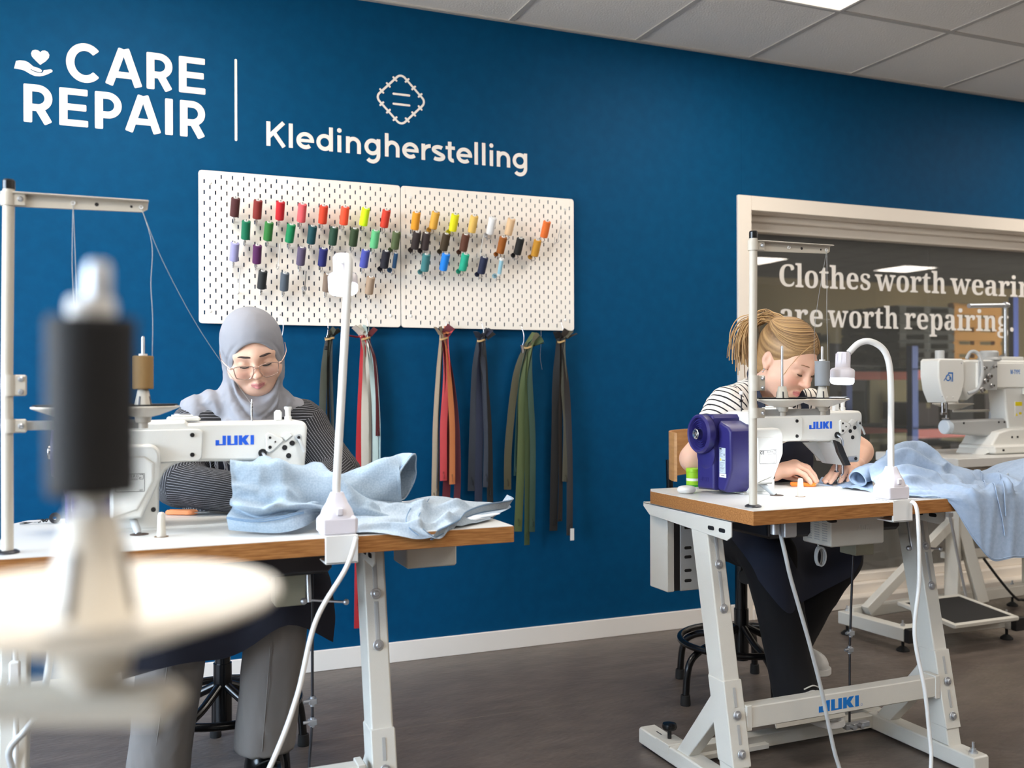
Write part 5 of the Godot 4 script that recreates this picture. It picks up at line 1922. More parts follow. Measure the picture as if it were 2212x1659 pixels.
	nb.tube([Vector3(0.075, 0.24, 0.01), Vector3(0.075, 0.18, 0.01)], 0.006, 10)
	nb.tube([Vector3(0.098, 0.24, 0.01), Vector3(0.098, 0.165, 0.01)], 0.005, 10)
	nb.tube([Vector3(0.112, 0.24, 0.0), Vector3(0.112, 0.17, 0.0)], 0.004, 10)
	nb.rbox(Vector3(0.078, 0.185, 0.012), Vector3(0.03, 0.012, 0.014), 0.003)
	nb.rbox(Vector3(0.09, 0.162, 0.012), Vector3(0.03, 0.008, 0.02), 0.003)
	obj("needle_bar", nb, M.chrome, t)
	# thread post and spool behind the arm
	var s := thing("thread_stand", "slim steel thread stand with orange spool behind the cylinder-arm machine", "thread stand", Vector3(3.56, TOP - 0.005, zc - 0.02))
	var po := MB.new()
	po.tube([Vector3(0, 0.44, 0), Vector3(0, 0.69, 0)], 0.0075, 10)
	po.tube([Vector3(0, 0, -0.1), Vector3(0, 0.44, -0.06), Vector3(0, 0.45, 0)], 0.0075, 10)
	obj("post", po, M.steel, s)
	var arm := MB.new()
	arm.tube([Vector3(0.02, 0.685, 0), Vector3(-0.23, 0.675, 0.0)], 0.011, 10)
	arm.ball(Vector3(0, 0.685, 0), Vector3.ONE * 0.016)
	obj("top_arm", arm, M.steel, s)
	var plt := MB.new()
	plt.lathe([Vector2(0.005, 0.195), Vector2(0.03, 0.2), Vector2(0.085, 0.222), Vector2(0.09, 0.222), Vector2(0.09, 0.226), Vector2(0.03, 0.206), Vector2(0.005, 0.206)], Vector3(-0.2, 0, -0.12), 30)
	plt.lathe([Vector2(0.028, 0.2), Vector2(0.022, 0.245), Vector2(0.012, 0.27)], Vector3(-0.2, 0, -0.12), 20)
	plt.tube([Vector3(-0.2, 0.19, -0.12), Vector3(0, 0.19, -0.085)], 0.006, 8)
	obj("spool_plate", plt, M.plate_cream, s)
	var sp := wound(0.026, 0.1)
	var so := obj("thread", sp, mat("thread orange", rgb(228, 138, 30), 0.7), s)
	so.position = Vector3(-0.2, 0.32, -0.12)
	# its table and stand
	var b := thing("machine_table", "narrow white table on a braced stand by the window", "table", Vector3(3.0, 0, 0.46))
	var tp := MB.new()
	tp.cbox(Vector3(0.02, TOP - 0.045, -0.28), Vector3(1.2, TOP - 0.005, 0.2), 0.004)
	obj("table_top", tp, M.laminate, b)
	var ap := MB.new()
	ap.cbox(Vector3(0.1, TOP - 0.1, -0.2), Vector3(1.15, TOP - 0.046, 0.17), 0.004)
	obj("apron_rail", ap, M.stand_beige, b)
	var PW: Material = M.powder_white
	for q in [["foot_bar", Vector3(-0.34, 0.075, -0.1), Vector3(-0.31, 0.075, 0.25)], ["foot_bar", Vector3(0.2, 0.075, -0.08), Vector3(0.25, 0.075, 0.28)], ["foot_bar", Vector3(0.78, 0.075, -0.2), Vector3(1.1, 0.075, -0.2)]]:
		bar(q[0], q[1], q[2], 0.055, 0.055, PW, b)
	bar("stretcher", Vector3(-0.33, 0.1, -0.06), Vector3(0.85, 0.1, -0.1), 0.04, 0.05, PW, b)
	bar("stretcher", Vector3(-0.31, 0.075, 0.2), Vector3(0.24, 0.075, 0.24), 0.05, 0.045, PW, b)
	bar("leg", Vector3(0.22, 0.1, -0.02), Vector3(0.27, TOP - 0.1, -0.05), 0.06, 0.05, PW, b)
	bar("leg", Vector3(0.36, 0.1, 0.02), Vector3(0.27, 0.5, -0.03), 0.055, 0.05, PW, b)
	bar("leg", Vector3(0.85, 0.1, -0.12), Vector3(0.85, TOP - 0.1, -0.12), 0.07, 0.06, PW, b)
	bar("brace", Vector3(-0.28, 0.11, -0.02), Vector3(0.25, 0.47, -0.04), 0.04, 0.045, PW, b)
	bar("crossbar", Vector3(0.25, 0.3, -0.08), Vector3(0.85, 0.29, -0.12), 0.07, 0.03, PW, b)
	for q in [Vector3(-0.33, 0, -0.08), Vector3(-0.305, 0, 0.215), Vector3(0.24, 0, 0.25), Vector3(0.79, 0, -0.18)]:
		var gl := MB.new()
		gl.lathe([Vector2(0, 0), Vector2(0.026, 0), Vector2(0.026, 0.006), Vector2(0.012, 0.018), Vector2(0.006, 0.02), Vector2(0.006, 0.05)], q, 18)
		obj("levelling_foot", gl, M.black_rubber, b)
		var nut := MB.new()
		nut.lathe([Vector2(0, 0.125), Vector2(0.004, 0.125), Vector2(0.004, 0.112), Vector2(0.009, 0.112), Vector2(0.009, 0.102)], q, 10)
		obj("levelling_bolt", nut, M.steel, b)
	var cap1 := MB.new()
	cap1.rbox(Vector3(-0.309, 0.075, 0.266), Vector3(0.057, 0.057, 0.03), 0.004)
	cap1.rbox(Vector3(0.253, 0.075, 0.296), Vector3(0.057, 0.057, 0.03), 0.004)
	obj("end_cap", cap1, M.black_plastic, b)
	var pd := MB.new()
	var px := T(Vector3(0.02, 0.125, 0.19), Vector3(6, 0, 0))
	pd.xf = px
	pd.rbox(Vector3(0, 0, 0), Vector3(0.36, 0.014, 0.31), 0.004)
	for s2 in [-1, 1]:
		pd.rbox(Vector3(s2 * 0.17, 0.004, 0), Vector3(0.022, 0.018, 0.31), 0.004)
		pd.rbox(Vector3(0, 0.004, s2 * 0.146), Vector3(0.36, 0.018, 0.022), 0.004)
	obj("treadle", pd, PW, b)
	var pm := MB.new()
	pm.xf = px
	pm.rbox(Vector3(0, 0.008, 0), Vector3(0.316, 0.004, 0.268), 0.001)
	obj("treadle_mat", pm, M.black_rubber, b)
	var rod := MB.new()
	rod.tube([Vector3(0.22, 0.13, 0.06), Vector3(0.12, TOP - 0.1, 0.02)], 0.006, 8)
	rod.rbox(Vector3(0.145, 0.56, 0.03), Vector3(0.03, 0.02, 0.02), 0.003)
	rod.rbox(Vector3(0.15, 0.51, 0.032), Vector3(0.03, 0.02, 0.02), 0.003)
	obj("treadle_rod", rod, M.steel, b)
	var cab := MB.new()
	cab.tube(spline([Vector3(0.45, 0.28, -0.05), Vector3(0.5, 0.18, 0.0), Vector3(0.6, 0.09, 0.0), Vector3(0.72, 0.06, -0.05), Vector3(0.9, 0.012, 0.0), Vector3(1.2, 0.008, 0.1)], 6), 0.006, 8)
	tag(obj("power_cable", cab, M.black_rubber), "black cable hanging below the cylinder-arm machine table", "cable").position = Vector3(3.0, 0, 0.46)

func bar(called: String, a: Vector3, b: Vector3, w: float, h: float, m: Material, parent: Node) -> MeshInstance3D:
	var d := b - a
	var z := d.normalized()
	var x := Vector3.UP.cross(z)
	x = x.normalized() if x.length() > 0.05 else Vector3.RIGHT
	var mb := MB.new()
	mb.xf = Transform3D(Basis(x, z.cross(x), z), (a + b) * 0.5)
	mb.rbox(Vector3.ZERO, Vector3(w, h, d.length()), 0.004)
	return obj(called, mb, m, parent)

func thread_stands() -> void:
	thread_stand(Vector3(-0.472, TOP, 1.637), [[0.107, false], [0.241, true]], 0.17, "beige thread stand with tan spool at the headscarf woman's table", rgb(150, 118, 72), "tan")
	thread_stand(Vector3(1.23, TOP, 1.648), [[0.093, false], [0.224, true]], 0.15, "beige thread stand with grey spool at the blonde woman's table", rgb(140, 144, 148), "grey")

func spool_seat(parent: Node, o: Vector3, R := 0.068, mats := ["plate_cream", "stand_beige", "steel"], pin := 0.153) -> void:
	var pl := MB.new()
	pl.lathe([Vector2(0.012, -0.008), Vector2(0.03, -0.004), Vector2(R, 0.011), Vector2(R + 0.001, 0.013), Vector2(R, 0.0145), Vector2(0.03, 0.0005), Vector2(0.012, -0.002), Vector2(0, -0.002)], o, 36, 40)
	obj("spool_plate", pl, M[mats[0]], parent)
	if mats[1] == "stand_beige":
		var pad := MB.new()
		pad.lathe([Vector2(0.014, 0.0), Vector2(0.03, 0.0035), Vector2(R - 0.003, 0.0165), Vector2(R - 0.003, 0.018), Vector2(0.03, 0.006), Vector2(0.012, 0.004)], o, 36, 40)
		obj("plate_pad", pad, M.black_rubber, parent)
	var st := MB.new()
	st.lathe([Vector2(0, -0.03), Vector2(0.009, -0.03), Vector2(0.009, -0.02), Vector2(0.014, -0.018), Vector2(0.016, -0.006), Vector2(0, -0.006)], o, 18)
	obj("plate_stem", st, M[mats[1]], parent)
	var cn := MB.new()
	cn.lathe([Vector2(0.0185, 0.004), Vector2(0.0105, 0.046), Vector2(0.009, 0.0475), Vector2(0.003, 0.0475)], o, 18)
	obj("spool_cone", cn, M[mats[1]], parent)
	for k in 4:
		var a := TAU * k / 4 + 0.5
		var sl := MB.new()
		sl.xf = Transform3D(Basis(Vector3.UP, -a + PI / 2), o)
		sl.xf = sl.xf * T(Vector3(0, 0.021, 0.0153), Vector3(-11, 0, 0))
		sl.rbox(Vector3.ZERO, Vector3(0.0036, 0.026, 0.0014), 0.0005)
		obj("cone_slot", sl, M.dark_steel, parent)
	var pn := MB.new()
	pn.lathe([Vector2(0.0032, 0.03), Vector2(0.0032, pin - 0.003), Vector2(0.002, pin), Vector2(0, pin)], o, 12)
	obj("spool_pin", pn, M[mats[2]], parent)

func spool_on(o: Vector3, c: Color, r: float, h: float, label: String) -> void:
	var t := thing("thread_spool", label, "spool", o)
	var m := mat("thread " + label, c, 0.7)
	bumpy(m, 0.3, 25.0, 0.2)
	m.uv1_scale = Vector3(5, 60, 5)
	put("thread", wound(r, h, 30).mesh(), m, t)
	var co := put("core", core_tube(0.008, h + 0.008).mesh(), M.white_plastic, t)

func thread_stand(o: Vector3, seats: Array, reach: float, label: String, c: Color, cname: String) -> void:
	var t := thing("thread_stand", label, "thread stand", o, 0, "thread stands")
	var pole := MB.new()
	pole.tube([Vector3.ZERO, Vector3(0, 0.34, 0), Vector3(0.004, 0.7, 0)], 0.0105, 16)
	obj("pole", pole, M.stand_beige, t)
	var ft := MB.new()
	ft.lathe([Vector2(0, 0.006), Vector2(0.016, 0.006), Vector2(0.021, 0.003), Vector2(0.021, 0)], Vector3.ZERO, 20)
	obj("pole_foot", ft, M.dark_steel, t)
	var cap := MB.new()
	cap.lathe([Vector2(0.0112, 0.69), Vector2(0.0112, 0.706), Vector2(0.009, 0.709), Vector2(0, 0.709)], Vector3(0.004, 0, 0), 16)
	obj("pole_cap", cap, M.black_gloss, t)
	# clamps round the pole
	for q in [[0.672, 0.026], [0.318, 0.04], [0.241, 0.026]]:
		var cl := MB.new()
		cl.lathe([Vector2(0.0105, q[0] - q[1] / 2), Vector2(0.0135, q[0] - q[1] / 2), Vector2(0.014, q[0]), Vector2(0.0135, q[0] + q[1] / 2), Vector2(0.0105, q[0] + q[1] / 2)], Vector3(0.003, 0, 0), 18)
		cl.cbox(Vector3(0.012, q[0] - q[1] / 2, 0.003), Vector3(0.034, q[0] + q[1] / 2, 0.0095), 0.003)
		obj("clamp", cl, M.stand_beige, t)
		for y in ([q[0]] if q[1] < 0.03 else [q[0] + 0.012, q[0] - 0.012]):
			var sc := MB.new()
			sc.xf = T(Vector3(0.024, y, 0.009), Vector3(90, 0, 0))
			sc.lathe([Vector2(0, 0.006), Vector2(0.0025, 0.006), Vector2(0.005, 0.003), Vector2(0.0055, 0)], Vector3.ZERO, 12)
			obj("screw", sc, M.steel, t)
	# upper arm: angle bar with eyelets
	var ua := MB.new()
	ua.prism([Vector2(0.012, 0.683), Vector2(0.012, 0.658), Vector2(0.24, 0.662), Vector2(0.25, 0.668), Vector2(0.252, 0.684)], -0.002, 0.001, 0.0006)
	ua.cbox(Vector3(0.012, 0.682, -0.001), Vector3(0.252, 0.6845, 0.016), 0.0006)
	obj("upper_arm", ua, M.stand_beige, t)
	for x in [0.115, 0.238]:
		var ey := MB.new()
		ey.xf = T(Vector3(x, 0.672, 0.001), Vector3(90, 0, 0))
		ey.lathe([Vector2(0.0015, 0.002), Vector2(0.004, 0.003), Vector2(0.0045, 0)], Vector3.ZERO, 14, 60)
		obj("eyelet", ey, M.white_plastic, t)
	for x in [[0.157, 0.0038], [0.22, 0.0026]]:
		obj("arm_hole", disc(Vector2(x[0], 0.672), x[1], 0.0003, 0.001), M.black_plastic, t)
	# lower arm with the spool seats
	var la := MB.new()
	la.cbox(Vector3(0.014, 0.232, -0.006), Vector3(0.25, 0.25, 0.002), 0.002)
	obj("lower_arm", la, M.machine_grey, t)
	for s in seats:
		spool_seat(t, Vector3(s[0], 0.262, 0))
		if s[1]:
			spool_on(o + Vector3(s[0], 0.262 + 0.081, 0), c, 0.0195, 0.066, "%s thread spool standing on the thread stand" % cname)
	# threads: spool to eyelet, eyelet to machine
	var th := MB.new()
	th.tube(spline([Vector3(0.258, 0.372, 0), Vector3(0.259, 0.45, 0.002), Vector3(0.256, 0.52, -0.001), Vector3(0.258, 0.6, 0), Vector3(0.238, 0.672, 0.003)] if cname == "tan" else [Vector3(0.243, 0.372, 0), Vector3(0.24, 0.5, 0), Vector3(0.241, 0.6, 0), Vector3(0.238, 0.672, 0.003)], 6), 0.0006, 5)
	if cname == "tan":
		th.tube(spline([Vector3(0.238, 0.672, 0.003), Vector3(0.28, 0.57, -0.03), Vector3(0.36, 0.43, -0.1), Vector3(0.483, 0.272, -0.247)], 6), 0.0005, 5)
		th.tube(spline([Vector3(0.115, 0.672, 0.003), Vector3(0.113, 0.55, 0.0), Vector3(0.117, 0.42, 0), Vector3(0.113, 0.3, 0)], 6), 0.0006, 5)
		th.tube(spline([Vector3(0.115, 0.672, 0.003), Vector3(0.119, 0.55, 0.0), Vector3(0.121, 0.42, 0), Vector3(0.117, 0.3, 0)], 6), 0.0006, 5)
	else:
		th.tube(spline([Vector3(0.238, 0.672, 0.003), Vector3(0.246, 0.5, -0.05), Vector3(0.3, 0.38, -0.12), Vector3(0.46, 0.272, -0.28)], 6), 0.0005, 5)
	tag(obj("sewing_thread", th, M.machine_grey), "thin %s sewing thread strung from the thread stand arm" % cname, "thread").position = o

func lamps() -> void:
	lamp(Vector3(0.15, TOP, 1.668), "white gooseneck lamp clamped beside the pile of jeans",
		[Vector3(0, 0.08, 0), Vector3(0.0, 0.12, 0), Vector3(0.012, 0.3, -0.005), Vector3(0.023, 0.5, 0.0), Vector3(0.026, 0.56, 0.004), Vector3(0.026, 0.585, 0.0), Vector3(0.025, 0.592, -0.02), Vector3(0.024, 0.585, -0.035)],
		Vector3(0.024, 0.58, -0.052), Vector3(-12, 0, 0), [Vector3(0.03, 0.0, 0.05), Vector3(0.005, -0.06, 0.062), Vector3(-0.06, -0.16, 0.075), Vector3(-0.1, -0.3, 0.09), Vector3(-0.15, -0.42, 0.1), Vector3(-0.25, -0.6, 0.12), Vector3(-0.32, -0.77, 0.16)])
	lamp(Vector3(1.663, TOP, 1.676), "white gooseneck lamp lit over the blonde woman's needle",
		[Vector3(0, 0.08, 0), Vector3(0, 0.2, 0), Vector3(0, 0.3, 0), Vector3(-0.004, 0.37, -0.002), Vector3(-0.02, 0.41, -0.008), Vector3(-0.052, 0.43, -0.02), Vector3(-0.08, 0.425, -0.033), Vector3(-0.106, 0.4, -0.042)],
		Vector3(-0.124, 0.38, -0.045), Vector3(0, 0, -3), [Vector3(0.02, -0.0, 0.05), Vector3(0.026, -0.03, 0.066), Vector3(0.027, -0.2, 0.07), Vector3(0.01, -0.35, 0.07), Vector3(0.035, -0.5, 0.08), Vector3(0.05, -0.65, 0.085), Vector3(0.04, -0.78, 0.12), Vector3(0.1, -0.776, 0.3)])

func lamp(o: Vector3, label: String, neck: Array, head: Vector3, tilt: Vector3, cable: Array) -> void:
	var t := thing("desk_lamp", label, "lamp", o, 0, "gooseneck lamps")
	var L: Material = M.lilac_plastic
	var cl := MB.new()
	cl.cbox(Vector3(-0.033, -0.055, 0.034), Vector3(0.036, 0.003, 0.041), 0.002)
	cl.cbox(Vector3(-0.033, 0.0, -0.03), Vector3(0.036, 0.004, 0.041), 0.0015)
	cl.cbox(Vector3(-0.033, -0.055, -0.02), Vector3(0.036, -0.05, 0.041), 0.0015)
	obj("clamp_bracket", cl, M.white_plastic, t)
	var bs := MB.new()
	bs.rbox(Vector3(0, 0.022, 0), Vector3(0.078, 0.04, 0.066), 0.008)
	obj("base_box", bs, L, t)
	var bb := MB.new()
	var rings := []
	for q in [[0.037, 0.036, 0.03], [0.04, 0.035, 0.03], [0.055, 0.03, 0.026], [0.068, 0.022, 0.02], [0.074, 0.02, 0.018], [0.08, 0.017, 0.016], [0.09, 0.013, 0.0125]]:
		var ring := []
		for p in rounded(q[1] * 2, q[2] * 2, minf(q[1], q[2]) * 0.7, 4):
			ring.append(Vector3(p.x, q[0], p.y))
		rings.append(ring)
	rings.reverse()
	bb.grid(rings, true)
	bb.fan(rings[0], Vector3.UP)
	obj("base_dome", bb, L, t)
	var sw := MB.new()
	sw.rbox(Vector3(0.0, 0.052, 0.03), Vector3(0.014, 0.016, 0.008), 0.003)
	obj("switch", sw, L, t)
	var nk := MB.new()
	nk.tube(spline(neck, 8), 0.0085, 14)
	obj("gooseneck", nk, M.white_plastic, t)
	var j := MB.new()
	j.tube([neck[-1], head + Vector3(0, -0.004, 0)], [0.005, 0.004], 10)
	obj("neck_joint", j, M.steel, t)
	var hx := T(head, tilt) * Transform3D(Basis.from_scale(Vector3.ONE * 0.84), Vector3.ZERO)
	var hd := MB.new()
	hd.xf = hx
	hd.lathe([Vector2(0.034, -0.06), Vector2(0.038, -0.058), Vector2(0.038, -0.034), Vector2(0.034, -0.029), Vector2(0.024, -0.025), Vector2(0.021, 0.02), Vector2(0.018, 0.025), Vector2(0, 0.026)], Vector3.ZERO, 30, 40)
	for k in 10:
		var a := TAU * k / 10
		hd.rbox(Vector3(cos(a) * 0.0225, 0.0, sin(a) * 0.0225), Vector3(0.002, 0.04, 0.002), 0.0008)
	obj("lamp_head", hd, L, t)
	var gl := MB.new()
	gl.xf = hx
	gl.lathe([Vector2(0, -0.08), Vector2(0.024, -0.08), Vector2(0.034, -0.077), Vector2(0.0375, -0.07), Vector2(0.0375, -0.06), Vector2(0, -0.06)], Vector3.ZERO, 30, 50)
	obj("lamp_glow", gl, M.desk_lamp_glow, t)
	var l := SpotLight3D.new()
	l.name = "lamp_light"
	l.light_color = Color(0.94, 0.97, 1.0)
	l.light_energy = 0.16 if o.x < 1.0 else 0.4
	l.spot_angle = 62.0
	l.spot_angle_attenuation = 0.6
	l.spot_range = 12.0
	l.light_size = 0.03
	l.shadow_enabled = true
	t.add_child(l)
	l.transform = T(head, tilt) * Transform3D(Basis.from_euler(Vector3(-PI / 2, 0, 0)), Vector3(0, -0.072, 0))
	var cb := MB.new()
	cb.tube(spline(cable, 8), 0.0052, 10)
	obj("cable", cb, M.white_plastic, t)

func stools() -> void:
	stool(Vector3(0.0, 0, 0.82), "black steel work stool under the woman in the headscarf", 0.3)
	stool(Vector3(1.765, 0, 0.86), "black steel work stool under the blonde woman", 0.75)

func stool(o: Vector3, label: String, turn: float) -> void:
	var t := thing("work_stool", label, "stool", o, turn, "work stools")
	var p := MB.new()
	p.tube([Vector3(0, 0.12, 0), Vector3(0, 0.3, 0)], 0.026, 18)
	p.tube([Vector3(0, 0.3, 0), Vector3(0, 0.53, 0)], 0.022, 18)
	obj("post", p, M.black_gloss, t)
	var ring := MB.new()
	var rp := []
	for k in 49:
		var a := TAU * k / 48
		rp.append(Vector3(cos(a) * 0.215, 0.19, sin(a) * 0.215))
	ring.tube(rp, 0.0115, 10, false)
	obj("foot_ring", ring, M.black_gloss, t)
	for k in 5:
		var a := TAU * k / 5
		var d := Vector3(cos(a), 0, sin(a))
		var lg := MB.new()
		lg.tube(spline([d * 0.02 + Vector3(0, 0.235, 0), d * 0.1 + Vector3(0, 0.2, 0), d * 0.19 + Vector3(0, 0.175, 0), d * 0.24 + Vector3(0, 0.13, 0), d * 0.255 + Vector3(0, 0.015, 0)], 6), 0.0125, 10)
		obj("leg", lg, M.black_gloss, t)
		var ft := MB.new()
		ft.lathe([Vector2(0, 0), Vector2(0.017, 0), Vector2(0.018, 0.004), Vector2(0.016, 0.035), Vector2(0.0125, 0.036)], d * 0.255, 14)
		obj("rubber_foot", ft, M.black_rubber, t)
	var se := MB.new()
	se.lathe([Vector2(0, 0.535), Vector2(0.17, 0.54), Vector2(0.19, 0.55), Vector2(0.192, 0.558), Vector2(0.18, 0.562), Vector2(0, 0.558)], Vector3.ZERO, 36, 40)
	obj("seat", se, M.seat_wood, t)
	var kn := MB.new()
	kn.xf = T(Vector3(-0.14, 0.45, 0.05), Vector3(0, 0, 90))
	kn.lathe([Vector2(0, 0.045), Vector2(0.024, 0.045), Vector2(0.026, 0.04), Vector2(0.026, 0.012), Vector2(0.01, 0.008), Vector2(0.005, -0.09)], Vector3.ZERO, 12, 30)
	kn.xf = Transform3D.IDENTITY
	kn.cbox(Vector3(-0.02, 0.5, -0.18), Vector3(0.02, 0.53, 0.06), 0.004)
	obj("adjuster", kn, M.black_plastic, t)
	var bk := MB.new()
	bk.tube(spline([Vector3(0, 0.52, -0.1), Vector3(0, 0.53, -0.21), Vector3(0, 0.6, -0.25), Vector3(0, 0.82, -0.26)], 6), 0.012, 10)
	obj("back_post", bk, M.black_gloss, t)
	var br := MB.new()
	var g := []
	for r in 7:
		var line := []
		for k in 13:
			var a := lerpf(-1.0, 1.0, k / 12.0)
			line.append(Vector3(a * 0.19, 0.76 + r * 0.028 - absf(a) * absf(a) * 0.0, -0.25 + a * a * 0.06))
		g.append(line)
	br.grid(g)
	var g2 := []
	for line in g:
		g2.append(line.map(func(q): return q + Vector3(0, 0, 0.01)))
	br.grid(g2)
	br.grid([g[0], g2[0]])
	br.grid([g[-1], g2[-1]])
	var e := [[], [], [], []]
	for r in 7:
		e[0].append(g[r][0]); e[1].append(g2[r][0]); e[2].append(g[r][-1]); e[3].append(g2[r][-1])
	br.grid([e[0], e[1]])
	br.grid([e[2], e[3]])
	obj("backrest", br, M.seat_wood, t)

func lin(r: int, g: int, b: int) -> Color:
	return Color8(r, g, b).srgb_to_linear()

# a head: origin between the ears at eye height, +z the face
func head_field(f: Field, full := 1.0, ears := true) -> void:
	f.le(Vector3(0, 0.03, -0.014), Vector3(0.074, 0.083, 0.093), 0.02)
	f.le(Vector3(0, -0.03, 0.026), Vector3(0.0625 * full, 0.083, 0.062), 0.03)
	f.lc(Vector3(-0.044 * full, -0.058, 0.018), Vector3(-0.018 * full, -0.092, 0.055), 0.023, 0.019, 0.03)
	f.lc(Vector3(0.044 * full, -0.058, 0.018), Vector3(0.018 * full, -0.092, 0.055), 0.023, 0.019, 0.03)
	f.le(Vector3(0, -0.09, 0.06), Vector3(0.024, 0.021, 0.02), 0.025)
	for s in [-1, 1]:
		f.le(Vector3(s * 0.037 * full, -0.034, 0.06), Vector3(0.025, 0.026, 0.022), 0.025)
		f.lc(Vector3(s * 0.008, 0.02, 0.082), Vector3(s * 0.046, 0.021, 0.066), 0.012, 0.012, 0.02)
	f.lc(Vector3(0, 0.012, 0.085), Vector3(0, -0.028, 0.103), 0.0072, 0.0098, 0.014)
	f.le(Vector3(0, -0.0315, 0.104), Vector3(0.0105, 0.0095, 0.0105), 0.01)
	for s in [-1, 1]:
		f.le(Vector3(s * 0.0115, -0.0345, 0.095), Vector3(0.0075, 0.0068, 0.009), 0.006)
		f.le(Vector3(s * 0.031, -0.001, 0.097), Vector3(0.017, 0.0105, 0.013), 0.014, Basis(), 1)
	for s in [-1, 1]:
		f.le(Vector3(s * 0.031, -0.0015, 0.0755), Vector3(0.0145, 0.0118, 0.0118), 0.005)
		f.lc(Vector3(s * 0.018, -0.0685, 0.0815), Vector3(s * 0.003, -0.0615, 0.0905), 0.0035, 0.0052, 0.006)
		f.lc(Vector3(s * 0.016, -0.0715, 0.0815), Vector3(0, -0.0735, 0.09), 0.0035, 0.0062, 0.006)
		if ears:
			f.le(Vector3(s * 0.077, -0.012, -0.012), Vector3(0.007, 0.026, 0.016), 0.008, Basis.from_euler(Vector3(-0.2, s * -0.35, 0)))
			f.le(Vector3(s * 0.083, -0.008, -0.006), Vector3(0.006, 0.016, 0.009), 0.006, Basis.from_euler(Vector3(-0.2, s * -0.35, 0)), 1)
			f.le(Vector3(s * 0.076, -0.036, -0.005), Vector3(0.006, 0.009, 0.008), 0.006)

func face_tint(x: Transform3D, skin: Color, lip: Color, blush: Color) -> Callable :
	var inv := x.affine_inverse()
	return func(p: Vector3) -> Color:
		var q: Vector3 = inv * p
		var c := skin
		if q.z > 0.0:
			for s in [-1, 1]:
				var d := Vector2((q.x - s * 0.04) / 0.026, (q.y + 0.034) / 0.02).length()
				c = c.lerp(blush, 0.5 * clampf(1.2 - d, 0.0, 1.0))
			var e := Vector2(q.x / 0.012, (q.y + 0.034) / 0.01).length()
			c = c.lerp(blush, 0.3 * clampf(1.3 - e, 0.0, 1.0))
			var up := -0.0655 + 0.0045 * clampf(1.0 - absf(absf(q.x) - 0.005) / 0.015, 0.0, 1.0)
			var lo := -0.0685 - 0.0095 * sqrt(maxf(0.0, 1.0 - pow(q.x / 0.02, 2.0)))
			var m := clampf((up + 0.0016 - q.y) / 0.0016, 0.0, 1.0) * clampf((q.y - lo + 0.0012) / 0.0016, 0.0, 1.0) * clampf((0.0205 - absf(q.x)) / 0.002, 0.0, 1.0)
			if q.z > 0.07 and m > 0.0:
				var l := lip.lerp(Color(0.05, 0.012, 0.012), 0.5 * clampf(1.0 - absf(q.y + 0.0677) / 0.0018, 0.0, 1.0))
				c = c.lerp(l, m)
		return c

func skin_mat(called: String) -> StandardMaterial3D:
	var m := mat(called, Color.WHITE, 0.5)
	m.vertex_color_use_as_albedo = true
	m.subsurf_scatter_enabled = true
	m.subsurf_scatter_strength = 0.06
	m.metallic_specular = 0.4
	return m

func brow(parent: Node, x: Transform3D, c: Color, thick: float) -> void:
	var m := mat("brow " + parent.name, c, 0.8)
	for s in [-1, 1]:
		var mb := MB.new()
		mb.xf = x
		mb.tube(spline([Vector3(s * 0.0115, 0.0235, 0.0915), Vector3(s * 0.026, 0.0245, 0.0908), Vector3(s * 0.039, 0.0245, 0.0835), Vector3(s * 0.052, 0.017, 0.071)], 6), [thick * 0.8, thick, thick, thick, thick, thick, thick, thick, thick, thick * 0.9, thick * 0.9, thick * 0.8, thick * 0.8, thick * 0.7, thick * 0.6, thick * 0.5, thick * 0.4, thick * 0.3, thick * 0.2], 8, true, 0.45)
		obj("eyebrow", mb, m, parent)
		var la := MB.new()
		la.xf = x
		var pts := []
		for k in 9:
			var a := lerpf(-1.0, 1.0, k / 8.0)
			pts.append(Vector3(s * 0.031 + a * 0.0135, -0.0075 - 0.002 * (1.0 - a * a) + 0.0015 * s * a, 0.0845 + 0.0035 * (1.0 - a * a)))
		la.tube(pts, [0.0006, 0.0012, 0.0016, 0.0018, 0.0018, 0.0018, 0.0018, 0.0014, 0.0008], 6)
		for k in 7:
			var p: Vector3 = pts[k + 1]
			la.tube([p, p + Vector3((k - 3) * 0.0005, -0.0022, 0.0028)], [0.0008, 0.0003], 4)
		obj("eyelashes", la, mat("lash " + parent.name, c.darkened(0.5), 0.8), parent)

func stripes_image(w: int, h: int, base: Color, line: Color, a: float, b: float, down: bool) -> ImageTexture:
	var im := Image.create(w, h, false, Image.FORMAT_RGB8)
	var rng := RandomNumberGenerator.new()
	rng.seed = 11
	for y in h:
		for x in w:
			var t := float(x) / w if not down else float(y) / h
			var c := line if t > a and t < b else base
			c = c.lightened(rng.randf() * 0.05)
			im.set_pixel(x, y, c)
	return ImageTexture.create_from_image(im)

func pin_uv(mb: MB, f: Field, spacing: float) -> void:
	pass

